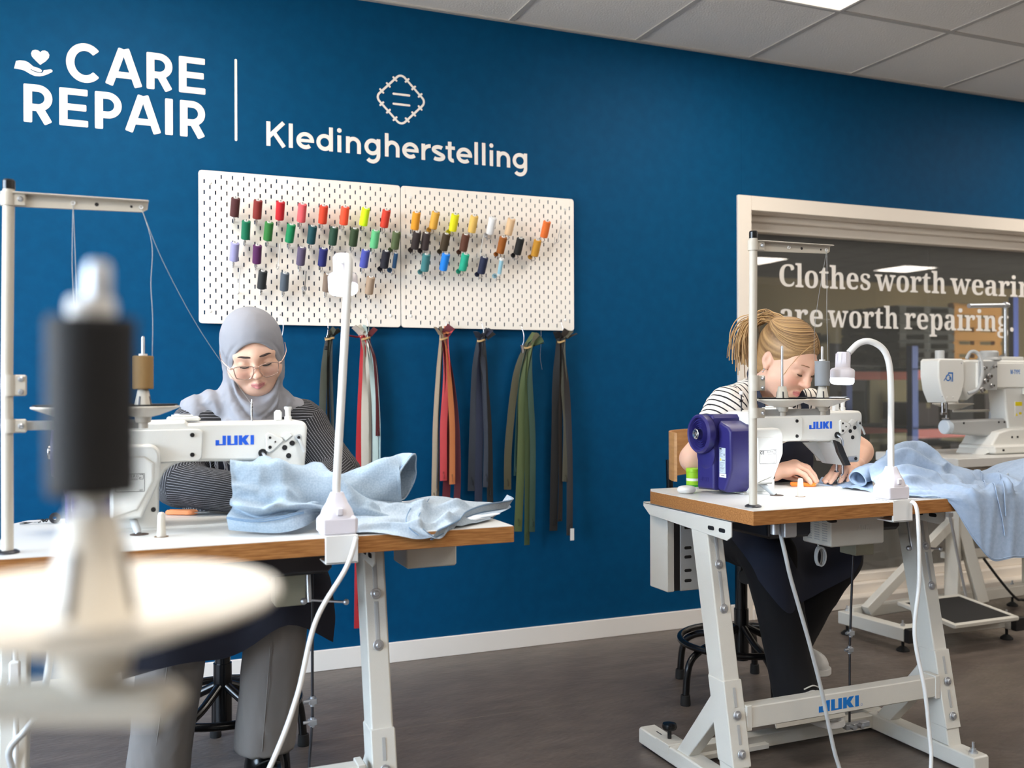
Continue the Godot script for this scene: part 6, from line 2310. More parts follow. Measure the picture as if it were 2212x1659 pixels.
func woman_one() -> void:
	var t := thing("person", "woman in grey headscarf, glasses and pinstripe blazer sewing jeans", "person", Vector3(0.045, 0, 1.0))
	var off := -t.position
	var hx := Transform3D(Basis.from_euler(Vector3(deg_to_rad(28), deg_to_rad(-1), deg_to_rad(9))), Vector3(0.05, 1.19, 1.1) + off)
	var sc := 0.91
	var hs := hx * Transform3D(Basis.from_scale(Vector3.ONE * sc), Vector3.ZERO)
	# body: face in fine cells, the rest below the clothes in coarse ones
	var body := MB.new()
	body.tinted = true
	var f := Field.new()
	f.fx = hx
	f.sc = sc
	head_field(f, 1.2, false)
	f.cap(hx * Vector3(0, -0.06, -0.02), Vector3(0.05, 1.0, 1.03) + off, 0.05, 0.055, 0.03)
	var skin := lin(233, 190, 166)
	f.build(body, 0.0028, face_tint(hs, skin, lin(206, 134, 132), lin(224, 160, 140)))
	var J := {"neck": Vector3(0.05, 1.0, 1.04), "sl": Vector3(-0.085, 0.985, 1.05), "sr": Vector3(0.19, 0.985, 1.05), "el": Vector3(-0.135, 0.85, 1.13), "er": Vector3(0.262, 0.86, 1.16), "wl": Vector3(0.06, 0.825, 1.33), "wr": Vector3(0.15, 0.825, 1.35), "ch": Vector3(0.052, 0.92, 1.02), "pe": Vector3(0.045, 0.6, 0.9), "hl": Vector3(-0.04, 0.59, 0.92), "hr": Vector3(0.12, 0.59, 0.92), "kl": Vector3(-0.14, 0.55, 1.2), "kr": Vector3(0.1, 0.55, 1.22), "al": Vector3(-0.19, 0.11, 1.12), "ar": Vector3(0.066, 0.17, 1.18)}
	for k in J:
		J[k] += off
	var f2 := Field.new()
	f2.cap(J.neck, J.pe, 0.07, 0.09, 0.05)
	for s in ["l", "r"]:
		f2.cap(J["s" + s], J["e" + s], 0.036, 0.032, 0.03)
		f2.cap(J["e" + s], J["w" + s], 0.032, 0.024, 0.03)
		f2.cap(J["w" + s], J["w" + s] + Vector3(0.02, -0.01, 0.03), 0.024, 0.018, 0.02)
		f2.cap(J["h" + s], J["k" + s], 0.06, 0.045, 0.04)
		f2.cap(J["k" + s], J["a" + s], 0.045, 0.03, 0.03)
	body.col = skin
	f2.build(body, 0.016)
	obj("body", body, skin_mat("skin one"), t)
	brow(t, hs, rgb(52, 38, 34), 0.0054)
	# headscarf
	var hj := Field.new()
	hj.fx = hx
	hj.sc = sc
	hj.le(Vector3(0, 0.026, -0.014), Vector3(0.087, 0.094, 0.106), 0.02)
	hj.le(Vector3(0, -0.035, 0.012), Vector3(0.086, 0.105, 0.085), 0.03)
	hj.cap(hs * Vector3(0, -0.08, 0.0), Vector3(0.05, 1.01, 1.06) + off, 0.07, 0.085, 0.03)
	hj.cap(hs * Vector3(-0.02, -0.12, 0.03), Vector3(0.03, 0.955, 1.12) + off, 0.055, 0.07, 0.03)
	hj.cap(Vector3(0.02, 1.05, 1.08) + off, Vector3(-0.085, 1.025, 1.06) + off, 0.055, 0.046, 0.02)
	hj.cap(Vector3(-0.085, 1.02, 1.07) + off, Vector3(-0.08, 0.94, 1.1) + off, 0.044, 0.036, 0.02)
	hj.cap(Vector3(0.08, 1.05, 1.08) + off, Vector3(0.145, 1.03, 1.065) + off, 0.055, 0.042, 0.02)
	hj.cap(Vector3(0.145, 1.025, 1.07) + off, Vector3(0.16, 0.94, 1.11) + off, 0.04, 0.032, 0.015)
	hj.le(Vector3(0, -0.024, 0.098), Vector3(0.064, 0.085, 0.085), 0.008, Basis(), 1)
	hj.le(Vector3(0, -0.06, 0.1), Vector3(0.064, 0.052, 0.085), 0.008, Basis(), 1)
	var hm := MB.new()
	var wr := FastNoiseLite.new()
	wr.seed = 5
	wr.frequency = 0.9
	var winv := hs.affine_inverse()
	var warp := func(pn: Array) -> Vector3:
		var p: Vector3 = pn[0]
		var n: Vector3 = pn[1]
		var q: Vector3 = winv * p
		var e := Vector2(q.x / 0.064, (q.y + 0.03) / 0.085)
		var re := e.length()
		var phi := atan2(e.y, e.x)
		var front := clampf((q.z + 0.05) / 0.05, 0.0, 1.0)
		var lowm := clampf(0.35 - e.y / maxf(re, 0.1), 0.0, 1.0) * front
		var wob := 2.2 * wr.get_noise_3d(q.x * 9.0, q.y * 9.0, q.z * 9.0) + 0.9 * sin(phi * 2.0 + 0.6)
		var ring := sin((re - 1.0) * 15.0 / (0.7 + 0.3 * re) + wob * 1.6)
		var crease := -exp(-pow((re - 1.24) / 0.045, 2.0)) * clampf(1.3 - e.y, 0.0, 1.0) * front
		var sweep := sin(phi * 15.0 + wob * 3.0 + re * 2.0) * clampf((re - 1.9) / 0.5, 0.0, 1.0)
		return p + n * (0.0048 * ring * lowm * clampf((re - 1.08) / 0.2, 0.0, 1.0) + 0.005 * crease + 0.004 * sweep * lowm + 0.002 * wr.get_noise_3d(q.x * 14, q.y * 14, q.z * 14))
	hj.build(hm, 0.0036, null, warp)
	var hmat := mat("headscarf", rgb(144, 145, 152), 0.85)
	bumpy(hmat, 0.35, 40.0, 0.2)
	obj("headscarf", hm, hmat, t)
	var fr := MB.new()
	var rng := RandomNumberGenerator.new()
	rng.seed = 4
	for k in 14:
		var o := Vector3(-0.115 + 0.0028 * k, 1.0 - 0.001 * k, 1.125) + off
		fr.tube(spline([o, o + Vector3(rng.randf_range(-0.004, 0.004), -0.02, 0.006), o + Vector3(rng.randf_range(-0.01, 0.006), -0.045, 0.008)], 3), 0.001, 5)
	for k in 10:
		var o := Vector3(-0.06 + 0.006 * k + rng.randf_range(-0.004, 0.004), 0.95, 1.16) + off
		fr.tube(spline([o, o + Vector3(rng.randf_range(-0.006, 0.006), -0.025, 0.01), o + Vector3(rng.randf_range(-0.012, 0.012), -0.055, 0.012), o + Vector3(rng.randf_range(-0.016, 0.016), -0.085 - rng.randf() * 0.02, 0.012)], 3), 0.0015, 5)
	obj("scarf_fringe", fr, hmat, t)
	# glasses
	var gl := Node3D.new()
	gl.name = "glasses"
	t.add_child(gl)
	gl.transform = hs * T(Vector3(0, -0.006, 0.012), Vector3(4, 0, 0)) * Transform3D(Basis.from_scale(Vector3(1.07, 1.14, 1.0)), Vector3.ZERO)
	var gm := mat("glasses_frame", rgb(196, 164, 150), 0.15, 0.6)
	for s in [-1, 1]:
		var rim := []
		for q in [[0.009, 0.013], [0.03, 0.0165], [0.052, 0.0135], [0.057, 0.009], [0.0545, -0.012], [0.05, -0.019], [0.03, -0.0225], [0.018, -0.02], [0.009, -0.006], [0.0075, 0.006]]:
			rim.append(Vector3(s * q[0], q[1], 0.098 - q[0] * 0.16))
		rim.append(rim[0])
		var mb := MB.new()
		mb.tube(spline(rim, 4), 0.0014, 7, false)
		obj("rim", mb, gm, gl)
		var le := MB.new()
		le.fan(rim.slice(0, 10), Vector3(0, 0, 1))
		obj("lens", le, M.glass, gl)
		var tm := MB.new()
		tm.tube(spline([Vector3(s * 0.057, 0.009, 0.0885), Vector3(s * 0.066, 0.0105, 0.085), Vector3(s * 0.083, 0.019, 0.05), Vector3(s * 0.0845, 0.03, 0.018)], 5), 0.0013, 7)
		tm.rbox(Vector3(s * 0.0625, 0.0095, 0.086), Vector3(0.008, 0.006, 0.005), 0.0015)
		obj("temple", tm, gm, gl)
	var br := MB.new()
	br.tube(spline([Vector3(-0.009, 0.006, 0.0965), Vector3(0, 0.0085, 0.0985), Vector3(0.009, 0.006, 0.0965)], 4), 0.0016, 7)
	br.tube([Vector3(-0.009, 0.0115, 0.0965), Vector3(0.009, 0.0115, 0.0965)], 0.001, 6)
	obj("bridge", br, gm, gl)
	# blazer
	var bz := Field.new()
	var jk := [[J.ch + Vector3(-0.065, 0.02, 0), J.pe + Vector3(-0.055, 0.05, 0.02), 0.098, 0.105], [J.ch + Vector3(0.065, 0.02, 0), J.pe + Vector3(0.055, 0.05, 0.02), 0.098, 0.105], [J.sl + Vector3(0.01, 0, 0), J.sr - Vector3(0.01, 0, 0), 0.07, 0.07]]
	for q in jk:
		bz.cap(q[0], q[1], q[2], q[3], 0.06)
	bz.cap(J.sl, J.el, 0.062, 0.056, 0.03)
	bz.cap(J.sr, J.er, 0.064, 0.058, 0.03)
	bz.cap(J.el, J.wl, 0.055, 0.044, 0.02)
	bz.cap(J.er, J.wr, 0.055, 0.044, 0.02)
	var bm := MB.new()
	var bn := FastNoiseLite.new()
	bn.seed = 21
	bn.frequency = 0.05
	var bwarp := func(pn: Array) -> Vector3:
		var p: Vector3 = pn[0]
		var n: Vector3 = pn[1]
		var q := p * 100.0
		return p + n * (0.006 * bn.get_noise_3d(q.x, q.y * 2.2, q.z) + 0.004 * (0.4 - absf(bn.get_noise_3d(q.x * 2 + 9, q.y * 3.4, q.z * 2))))
	bz.build(bm, 0.009, null, bwarp, true)
	for k in bm.t.size():
		bm.t[k] = Vector2(bm.t[k].x * 56.0, bm.t[k].y * 10.0)
	var bmat := mat("pinstripe", Color.WHITE, 0.85)
	bmat.albedo_texture = stripes_image(32, 8, rgb(22, 22, 26), rgb(150, 150, 156), 0.38, 0.56, false)
	obj("blazer", bm, bmat, t)
	# dark apron front and its skirt over the lap
	var am := mat("apron_denim_one", rgb(30, 32, 46), 0.85)
	bumpy(am, 0.4, 60.0, 0.4)
	var ap := MB.new()
	cloth(ap, [[Vector3(-0.02, 0.97, 1.1), Vector3(0.05, 0.97, 1.12), Vector3(0.12, 0.97, 1.1)], [Vector3(-0.05, 0.85, 1.12), Vector3(0.05, 0.85, 1.15), Vector3(0.15, 0.85, 1.12)], [Vector3(-0.06, 0.72, 1.08), Vector3(0.05, 0.72, 1.1), Vector3(0.16, 0.72, 1.08)]].map(func(l): return l.map(func(p): return p + off)), 6, 0.004, 0.08, 3)
	cloth(ap, [[Vector3(-0.2, 0.66, 1.0), Vector3(-0.1, 0.68, 1.02), Vector3(0.03, 0.66, 1.02), Vector3(0.14, 0.68, 1.02), Vector3(0.21, 0.65, 1.0)], [Vector3(-0.26, 0.62, 1.16), Vector3(-0.12, 0.69, 1.18), Vector3(0.0, 0.64, 1.16), Vector3(0.11, 0.69, 1.2), Vector3(0.235, 0.6, 1.16)], [Vector3(-0.28, 0.54, 1.28), Vector3(-0.15, 0.63, 1.33), Vector3(-0.01, 0.52, 1.31), Vector3(0.11, 0.63, 1.34), Vector3(0.235, 0.52, 1.25)], [Vector3(-0.27, 0.42, 1.3), Vector3(-0.15, 0.45, 1.335), Vector3(-0.02, 0.45, 1.31), Vector3(0.1, 0.52, 1.35), Vector3(0.23, 0.44, 1.25)]].map(func(l): return l.map(func(p): return p + off)), 6, 0.004, 0.07, 8)
	obj("apron", ap, am, t)
	# wide grey trousers
	var tr := Field.new()
	tr.cap(J.hl, J.kl, 0.088, 0.076, 0.03)
	tr.cap(J.hr, J.kr, 0.088, 0.076, 0.03)
	tr.cap(J.pe, J.pe + Vector3(0, 0.06, 0.02), 0.12, 0.11, 0.05)
	tr.cap(J.kl, J.al, 0.078, 0.075, 0.02)
	tr.cap(J.kr, J.ar, 0.078, 0.072, 0.02)
	for s in ["l", "r"]:
		tr.ell(J["a" + s] + Vector3(0, -0.085, 0), Vector3(0.2, 0.085, 0.2), 0.004, Basis(), 1)
	var tm2 := MB.new()
	var twarp := func(pn: Array) -> Vector3:
		var p: Vector3 = pn[0]
		var n: Vector3 = pn[1]
		var q := p * 100.0
		return p + n * (0.009 * bn.get_noise_3d(q.x * 1.6, q.y * 0.5, q.z * 1.6) + 0.004 * (0.4 - absf(bn.get_noise_3d(q.x * 2.5 + 9, q.y * 0.6, q.z * 2.5))))
	tr.build(tm2, 0.01, null, twarp)
	var tmat := mat("grey_wool", rgb(124, 118, 114), 0.9)
	bumpy(tmat, 0.4, 60.0, 0.3)
	obj("trousers", tm2, tmat, t)
	for s in ["l", "r"]:
		var cr := MB.new()
		var a: Vector3 = J["k" + s] + Vector3(-0.03 if s == "r" else -0.02, -0.04, 0.073)
		var e: Vector3 = J["a" + s] + Vector3(-0.015, 0.02, 0.072)
		cr.tube([a, (a + e) * 0.5 + Vector3(0, 0, 0.004), e], 0.0016, 5)
		obj("trouser_crease", cr, tmat, t)
	for s in ["l", "r"]:
		boot(t, J["a" + s] + Vector3(0, -0.1, 0.02), "boot", M.black_gloss)

func boot(parent: Node, o: Vector3, called: String, m: Material, white := false) -> void:
	var f := Field.new()
	f.cap(o + Vector3(0, 0.14, -0.02), o + Vector3(0, 0.06, -0.02), 0.042, 0.045, 0.03)
	f.cap(o + Vector3(0, 0.045, -0.03), o + Vector3(0.0, 0.035, 0.12), 0.042, 0.034, 0.03)
	f.ell(o + Vector3(0, 0.03, 0.07), Vector3(0.045, 0.034, 0.1), 0.02)
	var mb := MB.new()
	f.build(mb, 0.009, null, func(pn: Array) -> Vector3: return Vector3(pn[0].x, maxf(pn[0].y, o.y + 0.006), pn[0].z))
	var so := MB.new()
	so.xf = Transform3D(Basis(Vector3(1, 0, 0), Vector3(0, 0, 1), Vector3(0, -1, 0)), o + Vector3(0, 0.022, 0))
	so.prism(rounded(0.098, 0.25, 0.048, 6, Vector2(0, 0.045)), 0, 0.022, 0.003)
	var k := obj(called, mb, m, parent)
	obj("sole", so, M.white_plastic if white else M.black_rubber, k)
	var la := MB.new()
	for j in 5:
		var z := 0.03 + j * 0.018
		var y := 0.108 - j * 0.011
		la.tube(spline([o + Vector3(-0.028, y - 0.012, z), o + Vector3(0, y - 0.002, z + 0.006), o + Vector3(0.028, y - 0.012, z)], 4), 0.0022, 6)
	obj("laces", la, M.black_rubber if not white else M.white_plastic, k)

func woman_two() -> void:
	var t := thing("person", "blonde woman in striped shirt and dark apron bent over her machine", "person", Vector3(1.68, 0, 1.0))
	var off := -t.position
	var hx := Transform3D(Basis.from_euler(Vector3(deg_to_rad(31), deg_to_rad(14), deg_to_rad(-3))), Vector3(1.645, 1.172, 1.265) + off)
	var skin := lin(230, 184, 160)
	var J := {"neck": Vector3(1.665, 1.07, 1.13), "sr": Vector3(1.52, 1.02, 1.13), "sl": Vector3(1.845, 1.01, 1.13), "er": Vector3(1.372, 0.865, 1.16), "el": Vector3(2.0, 0.87, 1.19), "wr": Vector3(1.575, 0.824, 1.292), "wl": Vector3(1.882, 0.836, 1.305), "ch": Vector3(1.68, 0.92, 1.08), "pe": Vector3(1.72, 0.6, 0.9), "hr": Vector3(1.64, 0.6, 0.92), "hl": Vector3(1.8, 0.6, 0.92), "kr": Vector3(1.62, 0.56, 1.2), "kl": Vector3(1.94, 0.52, 1.14), "ar": Vector3(1.69, 0.13, 1.25), "al": Vector3(1.83, 0.22, 1.04)}
	for k in J:
		J[k] += off
	var body := MB.new()
	body.tinted = true
	var f := Field.new()
	f.fx = hx
	head_field(f, 1.03, true)
	f.cap(hx * Vector3(0, -0.07, -0.03), J.neck, 0.048, 0.052, 0.03)
	f.build(body, 0.0034, face_tint(hx, skin, lin(204, 124, 120), lin(224, 142, 122)))
	# arms and hands
	var a := Field.new()
	for s in ["r", "l"]:
		a.cap(J["s" + s], J["e" + s], 0.047, 0.04, 0.03)
		a.cap(J["e" + s], J["w" + s], 0.04, 0.024, 0.02)
	hand(a, J.wr, [[[1.64, 0.852, 1.298], [1.668, 0.842, 1.325], [1.682, 0.822, 1.338], [1.687, 0.805, 1.345]], [[1.638, 0.853, 1.314], [1.664, 0.84, 1.338], [1.677, 0.817, 1.35], [1.682, 0.799, 1.357]], [[1.628, 0.845, 1.331], [1.65, 0.831, 1.352], [1.661, 0.811, 1.363], [1.665, 0.798, 1.369]], [[1.612, 0.833, 1.346], [1.63, 0.821, 1.363], [1.638, 0.807, 1.371], [1.642, 0.798, 1.376]]], [[1.592, 0.822, 1.28], [1.625, 0.812, 1.288], [1.648, 0.803, 1.302], [1.667, 0.797, 1.316]], off)
	hand(a, J.wl, [[[1.803, 0.847, 1.312], [1.768, 0.835, 1.333], [1.735, 0.812, 1.348], [1.713, 0.796, 1.356]], [[1.803, 0.845, 1.329], [1.772, 0.833, 1.35], [1.742, 0.81, 1.363], [1.722, 0.796, 1.37]], [[1.808, 0.838, 1.346], [1.785, 0.827, 1.362], [1.768, 0.808, 1.369], [1.757, 0.796, 1.373]], [[1.818, 0.828, 1.36], [1.802, 0.818, 1.371], [1.79, 0.806, 1.377], [1.781, 0.797, 1.381]]], [[1.845, 0.826, 1.292], [1.8, 0.817, 1.293], [1.765, 0.806, 1.31], [1.733, 0.797, 1.328]], off)
	body.col = skin
	a.build(body, 0.0042)
	var f2 := Field.new()
	f2.cap(J.neck, J.pe, 0.07, 0.09, 0.05)
	for s in ["l", "r"]:
		f2.cap(J["h" + s], J["k" + s], 0.06, 0.045, 0.04)
		f2.cap(J["k" + s], J["a" + s], 0.045, 0.03, 0.03)
	f2.build(body, 0.016)
	obj("body", body, skin_mat("skin two"), t)
	brow(t, hx, rgb(150, 112, 84), 0.0026)
	# hair: cap, ponytail and strands swept back from the parting
	var hmat := mat("blonde_hair", Color.WHITE, 0.5)
	hmat.vertex_color_use_as_albedo = true
	var hm := MB.new()
	hm.tinted = true
	var hf := Field.new()
	var b := hx.basis
	hf.ell(hx * Vector3(0, 0.034, -0.018), Vector3(0.081, 0.09, 0.1), 0.02, b)
	hf.ell(hx * Vector3(0, -0.04, -0.05), Vector3(0.062, 0.06, 0.05), 0.03, b)
	hf.ell(hx * Vector3(0.0, 0.0, 0.1), Vector3(0.078, 0.062, 0.075), 0.012, b, 1)
	hf.ell(hx * Vector3(0.0, -0.07, 0.05), Vector3(0.1, 0.085, 0.075), 0.012, b, 1)
	var base := Vector3(-0.01, 0.085, -0.1)
	hf.cap(hx * (base + Vector3(0, -0.01, 0.03)), hx * base, 0.03, 0.016, 0.015)
	var cn := FastNoiseLite.new()
	cn.seed = 9
	cn.frequency = 0.03
	var pinv := hx.affine_inverse()
	var dk := lin(112, 82, 52)
	var lt := lin(196, 158, 108)
	hf.build(hm, 0.005, func(p: Vector3) -> Color:
		var q: Vector3 = pinv * p
		var ang := atan2(q.x - base.x, q.y - base.y)
		return dk.lerp(lt, clampf(0.4 + 0.9 * cn.get_noise_2d(ang * 160.0, q.z * 60.0), 0.0, 1.0)))
	var rng := RandomNumberGenerator.new()
	rng.seed = 12
	var ro := Vector3(0, 0.034, -0.018)
	var rr := Vector3(0.0825, 0.0915, 0.1015)
	for k in 560:
		var side := -1.0 if k % 5 < 3 else 1.0
		var s := rng.randf()
		# start along the parting (front to crown), end at the ponytail
		var p0 := Vector3(0.014 + side * 0.002, lerpf(0.082, 0.122, minf(1.0, s * 1.6)), lerpf(0.066, -0.04, s))
		var mid := Vector3(side * lerpf(0.08, 0.05, s), lerpf(-0.005, 0.1, s), lerpf(0.036, -0.05, s))
		var d0 := ((p0 - ro) / rr).normalized()
		var d1 := ((mid - ro) / rr).normalized()
		var d2 := ((base - ro) / rr).normalized()
		var path := []
		var lift := rng.randf_range(0.985, 1.012)
		for j in 11:
			var u := j / 10.0
			var d := d0.lerp(d1, u).lerp(d1.lerp(d2, u), u).normalized()
			path.append(hx * (ro + d * rr * (lift + 0.01 * sin(u * PI))))
		hm.col = dk.lerp(lt, clampf(rng.randfn(0.5, 0.33), 0.0, 1.15))
		hm.tube(path, rng.randf_range(0.0011, 0.0021), 5, false)
	# ponytail
	for k in 170:
		var o := Vector3(rng.randfn(0, 0.007), rng.randfn(0, 0.007), rng.randfn(0, 0.005))
		var sp := Vector3(rng.randfn(0, 0.012), rng.randfn(0, 0.012), rng.randfn(0, 0.012))
		var P := [hx * (base + o + Vector3(0.01, -0.004, 0.03)), hx * (base + o), hx * (base + o) + Vector3(-0.03, 0.008, -0.025) + sp * 0.5, hx * base + Vector3(-0.065, -0.015, -0.04) + sp, hx * base + Vector3(-0.085, -0.06, -0.045) + sp * 1.3, hx * base + Vector3(-0.085, -0.1 - rng.randf() * 0.03, -0.045) + sp * 1.5]
		hm.col = dk.lerp(lt, clampf(rng.randfn(0.7, 0.3), 0.0, 1.25))
		hm.tube(spline(P, 4), 0.0016, 5, false)
	# loose strand at the temple
	for k in 5:
		hm.col = lt
		hm.tube(spline([hx * Vector3(-0.02 - k * 0.002, 0.085, 0.07), hx * Vector3(-0.052, 0.05, 0.068), hx * Vector3(-0.066, 0.0, 0.062), hx * Vector3(-0.066 + k * 0.001, -0.045, 0.056)], 5), 0.0008, 4, false)
	obj("hair", hm, hmat, t)
	var er := MB.new()
	er.ball(hx * Vector3(-0.081, -0.042, -0.002), Vector3.ONE * 0.0035)
	er.ball(hx * Vector3(-0.0815, -0.05, -0.002), Vector3.ONE * 0.003)
	obj("earring", er, M.chrome, t)
	# striped shirt
	var tf := Field.new()
	tf.cap(J.ch + Vector3(-0.02, 0.09, 0.03), J.pe + Vector3(0, 0.08, 0.02), 0.1, 0.115, 0.05)
	tf.cap(J.ch + Vector3(-0.07, 0.04, 0.0), J.pe + Vector3(-0.05, 0.06, 0.02), 0.09, 0.09, 0.06)
	tf.cap(J.ch + Vector3(0.07, 0.04, 0.0), J.pe + Vector3(0.05, 0.06, 0.02), 0.09, 0.09, 0.06)
	tf.cap(J.neck + Vector3(-0.02, -0.02, -0.01), J.sr, 0.06, 0.062, 0.05)
	tf.cap(J.neck + Vector3(0.02, -0.02, -0.01), J.sl, 0.06, 0.062, 0.05)
	tf.cap(J.sr, J.sr.lerp(J.er, 0.5), 0.064, 0.062, 0.03)
	tf.cap(J.sl, J.sl.lerp(J.el, 0.5), 0.064, 0.062, 0.03)
	for s in ["r", "l"]:
		tf.ell(J["s" + s].lerp(J["e" + s], 0.78), Vector3(0.062, 0.062, 0.062), 0.003, Basis(), 1)
	tf.ell(hx * Vector3(0, -0.13, 0.03), Vector3(0.066, 0.05, 0.09), 0.01, b, 1)
	var tm := MB.new()
	var tn := FastNoiseLite.new()
	tn.seed = 33
	tn.frequency = 0.06
	var warp := func(pn: Array) -> Vector3:
		var p: Vector3 = pn[0]
		var n: Vector3 = pn[1]
		var q := p * 100.0
		return p + n * (0.007 * tn.get_noise_3d(q.x * 1.3, q.y * 1.3, q.z * 1.3) + 0.005 * (0.4 - absf(tn.get_noise_3d(q.x * 2 + 9, q.y * 2, q.z * 2))))
	tf.build(tm, 0.0075, null, warp, true)
	for k in tm.t.size():
		tm.t[k] = Vector2(tm.t[k].x, tm.t[k].y / 0.0185)
	var smat := mat("striped_jersey", Color.WHITE, 0.85)
	smat.albedo_texture = stripes_image(8, 32, rgb(236, 230, 222), rgb(24, 24, 30), 0.35, 0.62, true)
	obj("striped_shirt", tm, smat, t)
	# apron: bib, straps, skirt
	var am := mat("apron_denim_two", rgb(36, 42, 60), 0.85)
	bumpy(am, 0.4, 60.0, 0.4)
	var ap := MB.new()
	cloth(ap, [[Vector3(1.6, 0.955, 1.225), Vector3(1.68, 0.955, 1.245), Vector3(1.76, 0.955, 1.225)], [Vector3(1.575, 0.87, 1.22), Vector3(1.68, 0.87, 1.25), Vector3(1.785, 0.87, 1.22)], [Vector3(1.56, 0.78, 1.16), Vector3(1.69, 0.78, 1.18), Vector3(1.82, 0.78, 1.16)], [Vector3(1.56, 0.68, 1.08), Vector3(1.7, 0.68, 1.1), Vector3(1.84, 0.68, 1.08)]].map(func(l): return l.map(func(p): return p + off)), 7, 0.004, 0.08, 13, 1, 1, Vector3.ONE, 0.003)
	for q in [[Vector3(1.61, 0.955, 1.228), Vector3(1.585, 1.04, 1.21), Vector3(1.585, 1.1, 1.17), Vector3(1.61, 1.14, 1.12), Vector3(1.66, 1.15, 1.07)], [Vector3(1.75, 0.955, 1.228), Vector3(1.755, 1.04, 1.21), Vector3(1.745, 1.1, 1.16), Vector3(1.72, 1.14, 1.12), Vector3(1.66, 1.15, 1.07)]]:
		ap.tube(spline(q.map(func(p): return p + off), 5), 0.018, 8, true, 0.25)
	cloth(ap, [[Vector3(1.54, 0.66, 0.98), Vector3(1.64, 0.68, 1.0), Vector3(1.75, 0.66, 1.0), Vector3(1.87, 0.67, 0.98)], [Vector3(1.51, 0.62, 1.14), Vector3(1.62, 0.655, 1.16), Vector3(1.75, 0.6, 1.12), Vector3(1.93, 0.61, 1.1)], [Vector3(1.5, 0.55, 1.27), Vector3(1.6, 0.58, 1.31), Vector3(1.72, 0.5, 1.26), Vector3(1.94, 0.55, 1.26)], [Vector3(1.52, 0.5, 1.28), Vector3(1.6, 0.4, 1.32), Vector3(1.7, 0.42, 1.28), Vector3(1.9, 0.48, 1.27)]].map(func(l): return l.map(func(p): return p + off)), 6, 0.004, 0.07, 18)
	obj("apron", ap, am, t)
	var tr := Field.new()
	tr.cap(J.hr, J.kr, 0.088, 0.08, 0.03)
	tr.cap(J.hl, J.kl, 0.088, 0.08, 0.03)
	tr.cap(J.pe, J.pe + Vector3(0, 0.06, 0.02), 0.12, 0.11, 0.05)
	tr.cap(J.kr, J.ar, 0.08, 0.072, 0.03)
	tr.cap(J.kl, J.al, 0.08, 0.07, 0.03)
	for s in ["l", "r"]:
		tr.ell(J["a" + s] + Vector3(0, -0.085, 0), Vector3(0.18, 0.06, 0.18), 0.004, Basis(), 1)
	var trm := MB.new()
	tr.build(trm, 0.01, null, func(pn: Array) -> Vector3:
		var p: Vector3 = pn[0]
		var n: Vector3 = pn[1]
		var q := p * 100.0
		return p + n * 0.009 * tn.get_noise_3d(q.x * 1.2, q.y * 0.5, q.z * 1.2))
	var tmat := mat("black_trousers", rgb(20, 20, 24), 0.9)
	obj("trousers", trm, tmat, t)
	boot(t, Vector3(1.69, 0.075, 1.27) + off, "shoe", M.white_plastic, true)
	boot(t, Vector3(1.83, 0.15, 1.05) + off, "shoe", M.white_plastic, true)

func at3(q: Array, off: Vector3) -> Vector3:
	return Vector3(q[0], q[1], q[2]) + off

func hand(f: Field, w: Vector3, fingers: Array, thumb: Array, off: Vector3) -> void:
	var k0: Vector3 = at3(fingers[0][0], off)
	var k3: Vector3 = at3(fingers[3][0], off)
	for fg in fingers:
		f.cap(w, at3(fg[0], off), 0.016, 0.0115, 0.012)
	f.cap(w.lerp(k0, 0.5), w.lerp(k3, 0.6), 0.016, 0.015, 0.012)
	for fg in fingers:
		f.cap(at3(fg[0], off), at3(fg[1], off), 0.0098, 0.0085, 0.004)
		f.cap(at3(fg[1], off), at3(fg[2], off), 0.0085, 0.0078, 0.004)
		f.cap(at3(fg[2], off), at3(fg[3], off), 0.0078, 0.0068, 0.003)
	f.cap(w, at3(thumb[0], off), 0.018, 0.014, 0.012)
	f.cap(at3(thumb[0], off), at3(thumb[1], off), 0.0135, 0.0105, 0.008)
	f.cap(at3(thumb[1], off), at3(thumb[2], off), 0.0105, 0.009, 0.004)
	f.cap(at3(thumb[2], off), at3(thumb[3], off), 0.009, 0.0075, 0.003)

func denim(called: String, a: Color, b: Color) -> StandardMaterial3D:
	var m := mat(called, Color.WHITE, 0.9)
	m.albedo_texture = noise_tex(0.02, [a, b], 512, false, 1.0, 6)
	m.normal_enabled = true
	m.normal_texture = noise_tex(0.35, [], 256, true, 5.0)
	m.normal_scale = 0.18
	m.uv1_triplanar = true
	m.uv1_scale = Vector3.ONE * 16.0
	return m

func seam(mb: MB, pts: Array, r := 0.0012) -> void:
	mb.tube(spline(pts, 5), r, 5)

# height of folds drawn as lines of four points over a sheet's own coordinates
func fold_rise(su: Vector2, folds: Array, width: float) -> float:
	var rise := 0.0
	for fo in folds:
		var dm := 9.0
		for j in 3:
			dm = minf(dm, su.distance_to(Geometry2D.get_closest_point_to_segment(su, Vector2(fo[j][0], fo[j][1]), Vector2(fo[j + 1][0], fo[j + 1][1]))))
		rise += fo[4] * exp(-pow(dm / width, 2.0))
	return rise

func folded(ctrl: Array, per: int, folds: Array, width: float, side: float) -> Array:
	var g := patch(ctrl, per)
	var R := g.size()
	var K: int = g[0].size()
	var out := []
	for r in R:
		var line := []
		for k in K:
			var nn: Vector3 = (g[r][mini(k + 1, K - 1)] - g[r][maxi(k - 1, 0)]).cross(g[mini(r + 1, R - 1)][k] - g[maxi(r - 1, 0)][k])
			nn = nn.normalized() if nn.length_squared() > 1e-16 else Vector3.UP
			line.append(g[r][k] + nn * side * fold_rise(Vector2(float(k) / (K - 1), float(r) / (R - 1)), folds, width))
		out.append(line)
	return out

